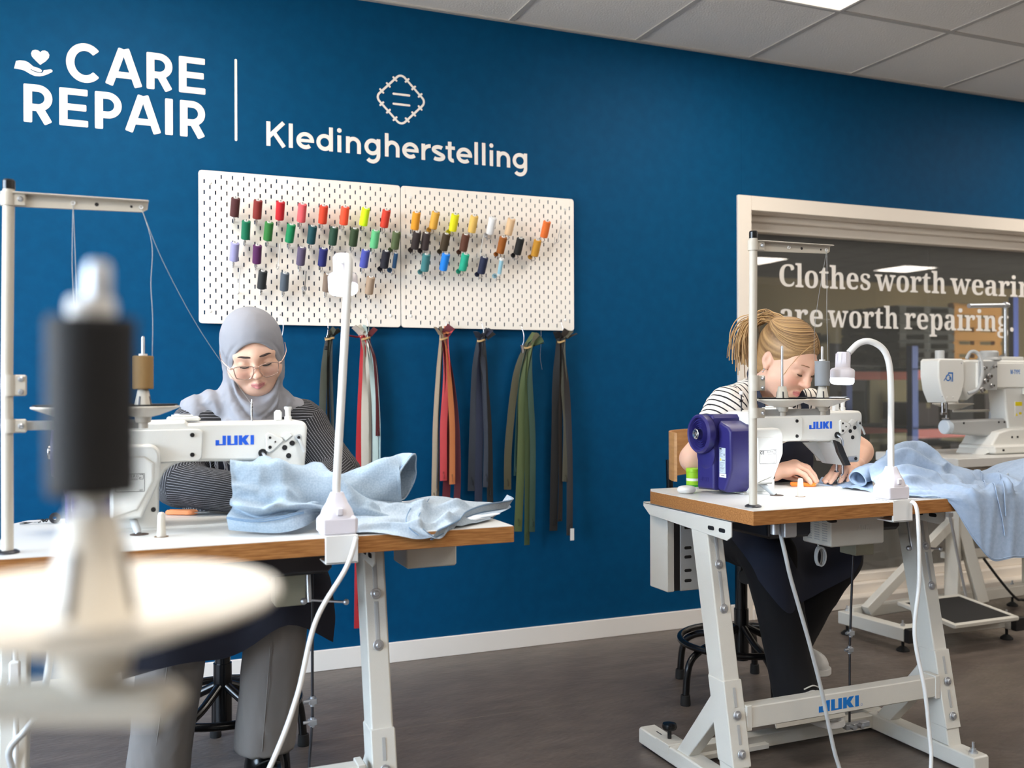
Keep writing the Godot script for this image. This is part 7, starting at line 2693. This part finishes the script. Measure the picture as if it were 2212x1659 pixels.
func jeans() -> void:
	var t := thing("jeans", "light blue denim jeans heaped on the table beside the machine", "jeans", Vector3.ZERO)
	var d := denim("light_denim", rgb(134, 152, 168), rgb(172, 186, 198))
	var d2 := denim("pale_denim", rgb(150, 166, 182), rgb(190, 202, 212))
	var sm := mat("denim_seam", rgb(104, 134, 164), 0.9)
	var leg := MB.new()
	var leg_folds := [[[0.0, 0.22], [0.2, 0.3], [0.45, 0.27], [0.8, 0.36], 0.014], [[0.0, 0.42], [0.25, 0.47], [0.5, 0.42], [0.9, 0.5], -0.014], [[0.2, 0.08], [0.28, 0.25], [0.36, 0.42], [0.3, 0.55], 0.01], [[0.5, 0.1], [0.58, 0.3], [0.72, 0.42], [0.95, 0.46], 0.014], [[0.0, 0.6], [0.3, 0.64], [0.6, 0.6], [0.8, 0.58], -0.014], [[0.05, 0.3], [0.2, 0.38], [0.4, 0.36], [0.6, 0.42], -0.008], [[0.1, 0.52], [0.35, 0.56], [0.55, 0.52], [0.7, 0.5], 0.01]]
	cloth(leg, folded(jeans_leg, 5, leg_folds, 0.042, -1.5), 4, 0.004, 0.05, 41, 1, 1, Vector3(0.8, 1.3, 0.8), -0.0025)
	obj("leg", leg, d, t)
	# second leg: a loop with the open hem turned to the right
	var lp := MB.new()
	var path := spline(jeans_loop[0], 6)
	var rad := []
	for k in path.size():
		rad.append(lerpf(0.035, 0.054, minf(1.0, k / 14.0)))
	var n := path.size()
	for w in 2:
		var rings := []
		for k in n:
			var dirv: Vector3 = (path[mini(k + 1, n - 1)] - path[maxi(k - 1, 0)]).normalized()
			var s := dirv.cross(Vector3.UP).normalized()
			var u := s.cross(dirv)
			var ring := []
			for j in 36:
				var a := TAU * j / 36
				var r: float = rad[k] * (1.0 + 0.1 * sin(a * 3.0 + k * 0.4) + 0.06 * sin(a * 5.0 - k * 0.3)) - w * 0.0025
				ring.append(path[k] + s * cos(a) * r * 0.75 + u * sin(a) * r * 1.05)
			rings.append(ring)
		lp.grid(rings, true, 1, 1, w == 1)
		if w == 0:
			var hem := MB.new()
			var hp: Array = rings[n - 3].duplicate()
			hp.append(hp[0])
			hem.tube(hp, 0.0015, 5, false)
			obj("hem_stitch", hem, sm, t)
			var rim := MB.new()
			var rp: Array = rings[n - 1].duplicate()
			rp.append(rp[0])
			rim.tube(rp, 0.0022, 6, false)
			obj("hem_edge", rim, d, t)
	obj("leg", lp, d, t)
	var seat := MB.new()
	var seat_folds := [[[0.05, 0.15], [0.3, 0.3], [0.5, 0.34], [0.75, 0.28], 0.014], [[0.25, 0.6], [0.5, 0.52], [0.7, 0.58], [0.95, 0.5], -0.01], [[0.15, 0.72], [0.42, 0.76], [0.6, 0.7], [0.8, 0.68], 0.011], [[0.45, 0.2], [0.5, 0.45], [0.48, 0.8], [0.5, 1.0], 0.01], [[0.56, 0.25], [0.6, 0.5], [0.57, 0.8], [0.58, 1.0], -0.007], [[0.7, 0.2], [0.75, 0.45], [0.68, 0.8], [0.7, 1.0], 0.009]]
	cloth(seat, folded(jeans_seat, 5, seat_folds, 0.04, -1.4), 4, 0.004, 0.06, 47, 1, 1, Vector3(1.0, 1.4, 1.0), -0.0025)
	obj("seat", seat, d2, t)
	var wb := MB.new()
	var wl := spline(waist_line[0], 6)
	var top := []
	var bot := []
	for p in wl:
		top.append(p + Vector3(0.004, 0.016, 0.006))
		bot.append(p + Vector3(-0.012, -0.006, 0.004))
	wb.grid([bot, top])
	wb.grid([bot.map(func(p): return p + Vector3(0.004, -0.001, -0.004)), top.map(func(p): return p + Vector3(0.004, -0.001, -0.004))], false, 1, 1, true)
	wb.grid([top, top.map(func(p): return p + Vector3(0.004, -0.001, -0.004))])
	obj("waistband", wb, d2, t)
	var g := folded(jeans_leg, 5, leg_folds, 0.042, -1.5)
	var gs := patch(jeans_seat, 3)
	var lines := [top.map(func(p): return p + Vector3(0, -0.002, 0.001)).slice(0, 36, 3), bot.map(func(p): return p + Vector3(0, 0.002, 0.001)).slice(0, 36, 3), g[23].slice(0, 18, 2).map(func(p): return p + Vector3(-0.001, 0.003, 0.006)), g[22].slice(0, 18, 2).map(func(p): return p + Vector3(-0.001, 0.003, 0.006))]
	for c in [5, 6]:
		var line := []
		for r in range(2, 13, 2):
			line.append(gs[r][c] + Vector3(0, 0.0075, 0.004))
		lines.append(line)
	for l in lines:
		var st := MB.new()
		seam(st, l, 0.0011)
		obj("stitching", st, sm, t)
	# pale pocket bag slipping out at the right
	var pk := MB.new()
	cloth(pk, [[Vector3(0.46, 0.788, 1.6), Vector3(0.5, 0.79, 1.57), Vector3(0.56, 0.79, 1.53)], [Vector3(0.47, 0.786, 1.63), Vector3(0.52, 0.787, 1.6), Vector3(0.57, 0.787, 1.55)]], 5, 0.001, 0.1, 3)
	obj("pocket_bag", pk, mat("pocket_cotton", rgb(216, 220, 224), 0.9), t)

func shirt() -> void:
	var t := thing("shirt", "light blue cotton shirt draped over the right table edge", "shirt", Vector3.ZERO)
	var m := denim("blue_cotton", rgb(146, 166, 192), rgb(166, 184, 208))
	m.uv1_scale = Vector3.ONE * 6.0
	m.normal_scale = 0.08
	var mb := MB.new()
	var g := patch(shirt_main, 14)
	# folds that run across the heap
	var f := FastNoiseLite.new()
	f.seed = 77
	f.frequency = 0.035
	f.fractal_octaves = 2
	var out := []
	var R := g.size()
	var K: int = g[0].size()
	var folds := [[[0.0, 0.3], [0.2, 0.26], [0.38, 0.33], [0.55, 0.5], 0.018], [[0.02, 0.42], [0.2, 0.4], [0.4, 0.47], [0.62, 0.6], 0.016], [[0.1, 0.2], [0.25, 0.16], [0.36, 0.22], [0.42, 0.3], 0.02], [[0.05, 0.55], [0.25, 0.52], [0.45, 0.58], [0.6, 0.7], 0.014], [[0.45, 0.28], [0.6, 0.36], [0.75, 0.5], [0.8, 0.66], 0.016], [[0.62, 0.26], [0.78, 0.38], [0.9, 0.52], [0.98, 0.66], 0.018], [[0.7, 0.5], [0.72, 0.7], [0.66, 0.85], [0.62, 1.0], 0.016], [[0.8, 0.6], [0.84, 0.75], [0.82, 0.9], [0.8, 1.0], 0.02], [[0.55, 0.66], [0.57, 0.78], [0.55, 0.9], [0.56, 1.0], 0.012], [[0.92, 0.6], [0.93, 0.8], [0.92, 1.0], [0.92, 1.05], 0.016], [[0.15, 0.66], [0.3, 0.64], [0.42, 0.7], [0.5, 0.78], 0.008], [[0.3, 0.36], [0.42, 0.38], [0.5, 0.42], [0.6, 0.42], -0.014], [[0.12, 0.33], [0.26, 0.34], [0.36, 0.4], [0.48, 0.52], -0.012], [[0.72, 0.44], [0.82, 0.56], [0.86, 0.64], [0.88, 0.7], -0.014]]
	for r in R:
		var line := []
		for k in K:
			var p: Vector3 = g[r][k]
			var su := Vector2(float(k) / (K - 1), float(r) / (R - 1))
			var rise := 1.25 * fold_rise(su, folds, 0.026)
			var nn: Vector3 = (g[r][mini(k + 1, K - 1)] - g[r][maxi(k - 1, 0)]).cross(g[mini(r + 1, R - 1)][k] - g[maxi(r - 1, 0)][k]).normalized()
			var hang := clampf((0.8 - p.y) / 0.05, 0.0, 1.0)
			var fx := p.x * 100.0 - p.y * 45.0 * (1.0 - hang)
			var fz := (p.z * 100.0 + p.y * 60.0) * (1.0 - hang) + p.y * 14.0 * hang
			var w := f.get_noise_2d(fx * 0.7, fz * 1.9)
			var ridge := 0.5 - absf(f.get_noise_2d(fx * 0.8 + 40.0, fz * 2.4)) * 2.0
			var amp := lerpf(0.02, 0.014, hang) * clampf((p.y - 0.786) / 0.03 + hang, 0.1, 1.0)
			line.append(p - nn * (amp * 0.45 * (w * 1.1 + ridge) + rise * clampf((p.y - 0.786) / 0.02 + hang, 0.15, 1.0)))
		out.append(line)
	mb.grid(out)
	var back := []
	for line in out:
		back.append(line.map(func(p): return p + Vector3(0, -0.0015, -0.001)))
	mb.grid(back, false, 1, 1, true)
	obj("body_cloth", mb, m, t)
	var hem := MB.new()
	hem.tube(out[R - 2].slice(K - 56, K), 0.0016, 5)
	obj("hem", hem, m, t)
	var fr := MB.new()
	cloth(fr, shirt_front, 12, 0.008, 0.09, 19, 1, 1, Vector3(1.4, 1, 1.4))
	obj("sleeve_cloth", fr, m, t)
	var cu := MB.new()
	var path := spline(shirt_cuff[0], 5)
	for w in 2:
		var rings := []
		for k in path.size():
			var dv: Vector3 = (path[mini(k + 1, path.size() - 1)] - path[maxi(k - 1, 0)]).normalized()
			var s := dv.cross(Vector3.UP).normalized()
			var u := s.cross(dv)
			var ring := []
			for j in 24:
				var a := TAU * j / 24
				var r := lerpf(0.03, 0.026, float(k) / path.size()) * (1.0 + 0.06 * sin(a * 3.0 + k)) - w * 0.003
				ring.append(path[k] + s * cos(a) * r + u * sin(a) * r * 0.9)
			rings.append(ring)
		cu.grid(rings, true, 1, 1, w == 1)
		if w == 0:
			var rp: Array = rings[-1].duplicate()
			rp.append(rp[0])
			cu.tube(rp, 0.0025, 6, false)
	obj("cuff", cu, m, t)
	var pl := MB.new()
	var line := []
	for r in range(18, R - 12, 5):
		line.append(out[r][K - 20] + Vector3(-0.0, 0.004, 0.004))
	seam(pl, line, 0.002)
	var line2 := []
	for r in range(10, R - 8, 5):
		line2.append(out[r][K - 34 + int(r * 0.18)] + Vector3(-0.0, 0.003, 0.003))
	seam(pl, line2, 0.0018)
	obj("placket_seam", pl, m, t)
	for q in [30, 52]:
		var bt := MB.new()
		bt.ball(out[q][K - 16] + Vector3(-0.002, 0.003, 0.003), Vector3(0.005, 0.005, 0.0025), 12, 6)
		obj("button", bt, M.sticker_pale, t)

func small_things() -> void:
	# thread snips
	for q in [[Vector3(-0.165, TOP + 0.001, 1.19), Vector3(-0.075, TOP + 0.001, 1.235), "peach_plastic", "peach handled thread snips lying behind the white rest pin"], [Vector3(1.60, TOP + 0.007, 1.335), Vector3(1.70, TOP + 0.007, 1.40), "orange_plastic", "orange handled thread snips beside the blonde woman's hand"]]:
		var d: Vector3 = q[1] - q[0]
		var t := thing("thread_snips", q[3], "snips", q[0], atan2(-d.z, d.x), "thread snips")
		for s in [-1, 1]:
			var h := MB.new()
			h.xf = Transform3D(Basis(Vector3(1, 0, 0), Vector3(0, 0, 1), Vector3(0, -1, 0)), Vector3(0, 0.012, 0))
			h.prism(V([[0.0, s * 0.003], [0.0, s * 0.012], [0.03, s * 0.013], [0.045, s * 0.011], [0.055, s * 0.014], [0.068, s * 0.011], [0.075, s * 0.004], [0.05, s * 0.002]]), 0, 0.012, 0.003)
			obj("handle", h, M[q[2]], t)
			var b := MB.new()
			b.xf = h.xf
			b.prism(V([[0.068, s * 0.001], [0.07, s * 0.008], [0.1, s * 0.002], [0.105, s * 0.0]]), 0.005, 0.0065, 0.0003)
			obj("blade", b, M.steel, t)
	# bobbin with loose black thread on the left table
	var bo := MB.new()
	bo.xf = T(Vector3.ZERO, Vector3(90, 0, 0))
	bo.lathe([Vector2(0.004, -0.005), Vector2(0.012, -0.005), Vector2(0.012, -0.004), Vector2(0.009, -0.004), Vector2(0.009, 0.004), Vector2(0.012, 0.004), Vector2(0.012, 0.005), Vector2(0.004, 0.005), Vector2(0.004, -0.005)], Vector3.ZERO, 22)
	var o := obj("bobbin", bo, M.dark_steel)
	o.position = Vector3(-0.412, TOP + 0.0128, 1.24)
	tag(o, "steel bobbin standing on the left table beside tangled thread", "bobbin")
	var th := MB.new()
	var rng := RandomNumberGenerator.new()
	rng.seed = 2
	var pts := []
	for k in 26:
		pts.append(Vector3(-0.43 - k * 0.0022 + rng.randf_range(-0.012, 0.012), TOP + 0.002 + rng.randf() * 0.004 + (0.006 if k < 6 else 0.0), 1.235 + rng.randf_range(-0.012, 0.012)))
	th.tube(spline(pts, 4), 0.0006, 4)
	for k in 8:
		var p := Vector3(-0.432 + rng.randf_range(-0.006, 0.006), TOP + 0.004, 1.235 + rng.randf_range(-0.005, 0.005))
		th.tube([p, p + Vector3(rng.randf_range(-0.01, 0.01), 0.007, 0)], 0.0012, 4)
	tag(obj("thread_tangle", th, M.black_plastic), "tangle of loose black thread on the left table", "thread")
	# white earbud case and lime pack near the purple motor
	var ec := thing("earbud_case", "small rounded white earbud case at the table corner", "case", Vector3(1.245, TOP, 1.315), 0.3)
	var e := MB.new()
	var rings := []
	for q in [[0.0, 0.5], [0.0012, 0.8], [0.006, 0.97], [0.0105, 1.0]]:
		var ring := []
		for p in rounded(0.056 * q[1], 0.045 * q[1], 0.021 * q[1], 5):
			ring.append(Vector3(p.x, q[0], p.y))
		rings.append(ring)
	e.grid(rings, true, 1, 1, true)
	e.fan(rings[0], Vector3.DOWN)
	obj("case_body", e, M.white_plastic, ec)
	var e2 := MB.new()
	rings = []
	for q in [[0.0108, 1.0], [0.014, 0.98], [0.019, 0.86], [0.021, 0.6]]:
		var ring := []
		for p in rounded(0.056 * q[1], 0.045 * q[1], 0.021 * q[1], 5):
			ring.append(Vector3(p.x, q[0], p.y))
		rings.append(ring)
	e2.grid(rings, true, 1, 1, true)
	e2.fan(rings[-1], Vector3.UP)
	obj("case_lid", e2, M.white_plastic, ec)
	var pk := thing("gum_tub", "lime green and white tub behind the purple motor", "tub", Vector3(1.335, TOP, 1.215))
	var pb := MB.new()
	pb.lathe([Vector2(0, 0), Vector2(0.021, 0), Vector2(0.022, 0.002), Vector2(0.022, 0.05), Vector2(0.02, 0.052)], Vector3.ZERO, 24)
	obj("tub_body", pb, mat("lime", rgb(150, 204, 40), 0.4), pk)
	for q in [[0.0223, 0.0, 0.006, "white_plastic"], [0.0223, 0.007, 0.012, "green_band"], [0.0224, 0.024, 0.032, "white_plastic"]]:
		var bd := MB.new()
		bd.lathe([Vector2(q[0], q[1]), Vector2(q[0], q[2])], Vector3.ZERO, 24)
		if q[3] == "green_band" and not M.has("green_band"):
			mat("green_band", rgb(40, 150, 50), 0.4)
		obj("band", bd, M[q[3]], pk)
	var cap := MB.new()
	cap.lathe([Vector2(0.02, 0.05), Vector2(0.023, 0.051), Vector2(0.023, 0.06), Vector2(0.021, 0.062), Vector2(0, 0.062)], Vector3.ZERO, 24)
	obj("tub_lid", cap, M.lime, pk)
	# grey machine cables of the right table
	var c := MB.new()
	c.tube(spline([Vector3(1.305, 0.742, 1.65), Vector3(1.322, 0.65, 1.66), Vector3(1.34, 0.585, 1.66), Vector3(1.393, 0.43, 1.66), Vector3(1.436, 0.29, 1.66), Vector3(1.457, 0.19, 1.665), Vector3(1.475, 0.1, 1.675), Vector3(1.51, 0.012, 1.69), Vector3(1.6, 0.007, 1.7), Vector3(1.75, 0.007, 1.8)], 8), 0.0055, 10)
	tag(obj("power_cable", c, M.machine_grey), "grey cable hanging before the JUKI crossbar", "cable")
	var l := MB.new()
	for k in 3:
		var rp := []
		for j in 17:
			var a := TAU * j / 16
			rp.append(Vector3(1.548 + cos(a) * (0.012 + 0.002 * k), 0.61 + sin(a) * 0.026, 1.52 + 0.006 * k))
		l.tube(rp, 0.0028, 7, false)
	l.tube([Vector3(1.548, 0.63, 1.52), Vector3(1.546, 0.66, 1.52)], 0.0028, 7)
	tag(obj("cable_loop", l, M.machine_grey), "coiled grey cable loop under the right table", "cable")
	var c2 := MB.new()
	c2.tube(spline([Vector3(1.46, 0.742, 1.64), Vector3(1.5, 0.724, 1.62), Vector3(1.535, 0.72, 1.605)], 6), 0.004, 8)
	tag(obj("lead", c2, M.black_rubber), "short black lead entering the control box", "cable")
	# cables at the left edge
	var c3 := MB.new()
	c3.tube(spline([Vector3(-0.39, 0.742, 1.66), Vector3(-0.395, 0.6, 1.74), Vector3(-0.411, 0.513, 1.75), Vector3(-0.432, 0.478, 1.75), Vector3(-0.459, 0.445, 1.75), Vector3(-0.454, 0.4, 1.75), Vector3(-0.43, 0.25, 1.76), Vector3(-0.42, 0.008, 1.8), Vector3(-0.35, 0.006, 1.95)], 8), 0.006, 10)
	tag(obj("power_cable", c3, M.machine_grey), "grey cable curling past the leg of the left table", "cable")
	var c4 := MB.new()
	c4.tube(spline([Vector3(-0.47, 0.7, 1.55), Vector3(-0.465, 0.5, 1.56), Vector3(-0.47, 0.3, 1.56), Vector3(-0.5, 0.008, 1.6)], 8), 0.005, 8)
	c4.rbox(Vector3(-0.467, 0.53, 1.562), Vector3(0.02, 0.05, 0.02), 0.004)
	tag(obj("plug_cable", c4, M.white_plastic), "white cable with plug behind the leg of the left table", "cable")

func foreground_stand() -> void:
	# the thread stand of a third table right before the camera, out of focus
	var o := Vector3(-0.2913, 0.9975, 3.256)
	var t := thing("thread_stand", "blurred cream thread stand close to the camera", "thread stand", o)
	spool_seat(t, Vector3(0, 0, 0), 0.073, ["plate_cream", "plate_cream", "steel"], 0.144)
	var collar := MB.new()
	collar.lathe([Vector2(0, 0.1335), Vector2(0.0085, 0.1335), Vector2(0.0092, 0.131), Vector2(0.0092, 0.1262), Vector2(0, 0.1262)], Vector3.ZERO, 18)
	obj("core_cap", collar, M.white_plastic, t)
	var pin := MB.new()
	pin.lathe([Vector2(0.0048, 0.13), Vector2(0.0048, 0.1455), Vector2(0.0038, 0.1485), Vector2(0, 0.149)], Vector3(0.0025, 0, 0), 16)
	obj("pin_cap", pin, M.steel, t)
	var arm := MB.new()
	arm.xf = Transform3D(Basis(Vector3.UP, -0.4), Vector3.ZERO)
	arm.cbox(Vector3(-0.22, -0.036, -0.014), Vector3(0.036, -0.022, 0.014), 0.006)
	obj("lower_arm", arm, M.stand_beige, t)
	var pole := MB.new()
	pole.xf = arm.xf
	pole.tube([Vector3(-0.21, -0.29, 0), Vector3(-0.21, 0.45, 0)], 0.0105, 16)
	obj("pole", pole, M.stand_beige, t)
	spool_on(o + Vector3(0, 0.0902, 0), rgb(12, 13, 17), 0.0172, 0.0715, "blurred black thread spool close to the camera")
	# the table that carries it, below the frame
	var tb := thing("worktable", "worktable below the camera that carries the nearest thread stand", "table", Vector3(-0.9, 0, 3.1))
	var top := MB.new()
	top.cbox(Vector3(0, 0.675, 0), Vector3(0.75, 0.712, 0.5), 0.003)
	obj("table_top", top, M.laminate, tb)
	for x in [0.06, 0.69]:
		for z in [0.06, 0.44]:
			var lg := MB.new()
			lg.cbox(Vector3(x - 0.025, 0, z - 0.025), Vector3(x + 0.025, 0.675, z + 0.025), 0.003)
			obj("leg", lg, M.powder_white, tb)

var jeans_leg := [[Vector3(-0.026, 0.909, 1.420), Vector3(0.035, 0.913, 1.410), Vector3(0.110, 0.905, 1.410), Vector3(0.195, 0.873, 1.420), Vector3(0.284, 0.847, 1.420), Vector3(0.351, 0.823, 1.430)], [Vector3(-0.049, 0.923, 1.500), Vector3(0.014, 0.925, 1.490), Vector3(0.096, 0.913, 1.490), Vector3(0.180, 0.884, 1.490), Vector3(0.267, 0.854, 1.490), Vector3(0.334, 0.827, 1.490)], [Vector3(-0.054, 0.891, 1.560), Vector3(0.003, 0.900, 1.570), Vector3(0.082, 0.884, 1.570), Vector3(0.163, 0.856, 1.570), Vector3(0.249, 0.824, 1.560), Vector3(0.325, 0.801, 1.560)], [Vector3(-0.060, 0.852, 1.585), Vector3(-0.002, 0.842, 1.605), Vector3(0.064, 0.844, 1.615), Vector3(0.124, 0.832, 1.610), Vector3(0.208, 0.804, 1.600), Vector3(0.284, 0.785, 1.590)], [Vector3(-0.065, 0.823, 1.580), Vector3(-0.017, 0.818, 1.610), Vector3(0.034, 0.823, 1.620), Vector3(0.083, 0.827, 1.620), Vector3(0.140, 0.819, 1.580), Vector3(0.211, 0.803, 1.540)], [Vector3(-0.065, 0.807, 1.575), Vector3(-0.017, 0.801, 1.610), Vector3(0.033, 0.804, 1.630), Vector3(0.081, 0.815, 1.630), Vector3(0.130, 0.816, 1.580), Vector3(0.195, 0.803, 1.520)], [Vector3(-0.060, 0.787, 1.560), Vector3(-0.016, 0.785, 1.600), Vector3(0.037, 0.785, 1.630), Vector3(0.086, 0.795, 1.630), Vector3(0.134, 0.803, 1.560), Vector3(0.188, 0.799, 1.500)]]
var jeans_seat := [[Vector3(0.230, 0.829, 1.460), Vector3(0.333, 0.814, 1.450), Vector3(0.442, 0.823, 1.420), Vector3(0.539, 0.807, 1.420), Vector3(0.627, 0.798, 1.460)], [Vector3(0.186, 0.821, 1.560), Vector3(0.289, 0.812, 1.550), Vector3(0.390, 0.813, 1.530), Vector3(0.485, 0.801, 1.520), Vector3(0.617, 0.794, 1.500)], [Vector3(0.167, 0.802, 1.620), Vector3(0.260, 0.802, 1.620), Vector3(0.348, 0.798, 1.610), Vector3(0.434, 0.792, 1.600), Vector3(0.553, 0.786, 1.560)], [Vector3(0.163, 0.785, 1.660), Vector3(0.244, 0.791, 1.680), Vector3(0.322, 0.786, 1.695), Vector3(0.415, 0.789, 1.670), Vector3(0.525, 0.785, 1.600)], [Vector3(0.164, 0.785, 1.680), Vector3(0.242, 0.784, 1.705), Vector3(0.347, 0.763, 1.715), Vector3(0.407, 0.785, 1.695), Vector3(0.520, 0.785, 1.620)]]
var jeans_loop := [[Vector3(0.157, 0.840, 1.500), Vector3(0.232, 0.850, 1.500), Vector3(0.292, 0.869, 1.500), Vector3(0.333, 0.878, 1.500), Vector3(0.346, 0.874, 1.510)]]
var waist_line := [[Vector3(0.352, 0.769, 1.715), Vector3(0.408, 0.785, 1.690), Vector3(0.439, 0.796, 1.650), Vector3(0.502, 0.803, 1.600), Vector3(0.575, 0.802, 1.550), Vector3(0.617, 0.800, 1.500), Vector3(0.617, 0.805, 1.460)]]
var shirt_main := [[Vector3(1.914, 0.849, 1.380), Vector3(2.018, 0.866, 1.360), Vector3(2.134, 0.855, 1.360), Vector3(2.234, 0.822, 1.360), Vector3(2.357, 0.794, 1.360), Vector3(2.438, 0.816, 1.380), Vector3(2.589, 0.842, 1.380)], [Vector3(1.835, 0.857, 1.440), Vector3(1.939, 0.900, 1.440), Vector3(2.051, 0.881, 1.440), Vector3(2.147, 0.846, 1.440), Vector3(2.265, 0.812, 1.440), Vector3(2.344, 0.836, 1.460), Vector3(2.489, 0.859, 1.460)], [Vector3(1.755, 0.830, 1.500), Vector3(1.850, 0.869, 1.520), Vector3(1.967, 0.847, 1.520), Vector3(2.060, 0.824, 1.520), Vector3(2.174, 0.799, 1.520), Vector3(2.244, 0.820, 1.560), Vector3(2.364, 0.847, 1.560)], [Vector3(1.733, 0.800, 1.560), Vector3(1.771, 0.825, 1.600), Vector3(1.875, 0.811, 1.600), Vector3(1.951, 0.802, 1.620), Vector3(2.049, 0.789, 1.630), Vector3(2.149, 0.792, 1.640), Vector3(2.264, 0.801, 1.640)], [Vector3(1.717, 0.789, 1.620), Vector3(1.761, 0.791, 1.660), Vector3(1.821, 0.787, 1.700), Vector3(1.877, 0.791, 1.727), Vector3(1.944, 0.795, 1.737), Vector3(2.042, 0.796, 1.737), Vector3(2.142, 0.802, 1.737)], [Vector3(1.724, 0.785, 1.630), Vector3(1.763, 0.785, 1.675), Vector3(1.820, 0.778, 1.712), Vector3(1.880, 0.738, 1.746), Vector3(1.945, 0.717, 1.754), Vector3(2.024, 0.708, 1.756), Vector3(2.118, 0.713, 1.756)], [Vector3(1.723, 0.785, 1.640), Vector3(1.761, 0.785, 1.685), Vector3(1.826, 0.773, 1.716), Vector3(1.888, 0.668, 1.746), Vector3(1.946, 0.609, 1.756), Vector3(2.020, 0.612, 1.762), Vector3(2.110, 0.603, 1.762)]]
var shirt_front := [[Vector3(1.748, 0.806, 1.300), Vector3(1.821, 0.797, 1.300), Vector3(1.868, 0.817, 1.320), Vector3(1.905, 0.841, 1.360)], [Vector3(1.702, 0.797, 1.340), Vector3(1.759, 0.788, 1.360), Vector3(1.791, 0.813, 1.400), Vector3(1.839, 0.827, 1.420)], [Vector3(1.697, 0.788, 1.360), Vector3(1.738, 0.785, 1.400), Vector3(1.749, 0.793, 1.440), Vector3(1.801, 0.804, 1.460)], [Vector3(1.723, 0.785, 1.380), Vector3(1.741, 0.785, 1.420), Vector3(1.734, 0.785, 1.470), Vector3(1.746, 0.785, 1.520)]]
var shirt_cuff := [[Vector3(1.847, 0.826, 1.450), Vector3(1.802, 0.831, 1.450), Vector3(1.765, 0.824, 1.455), Vector3(1.745, 0.815, 1.460)]]
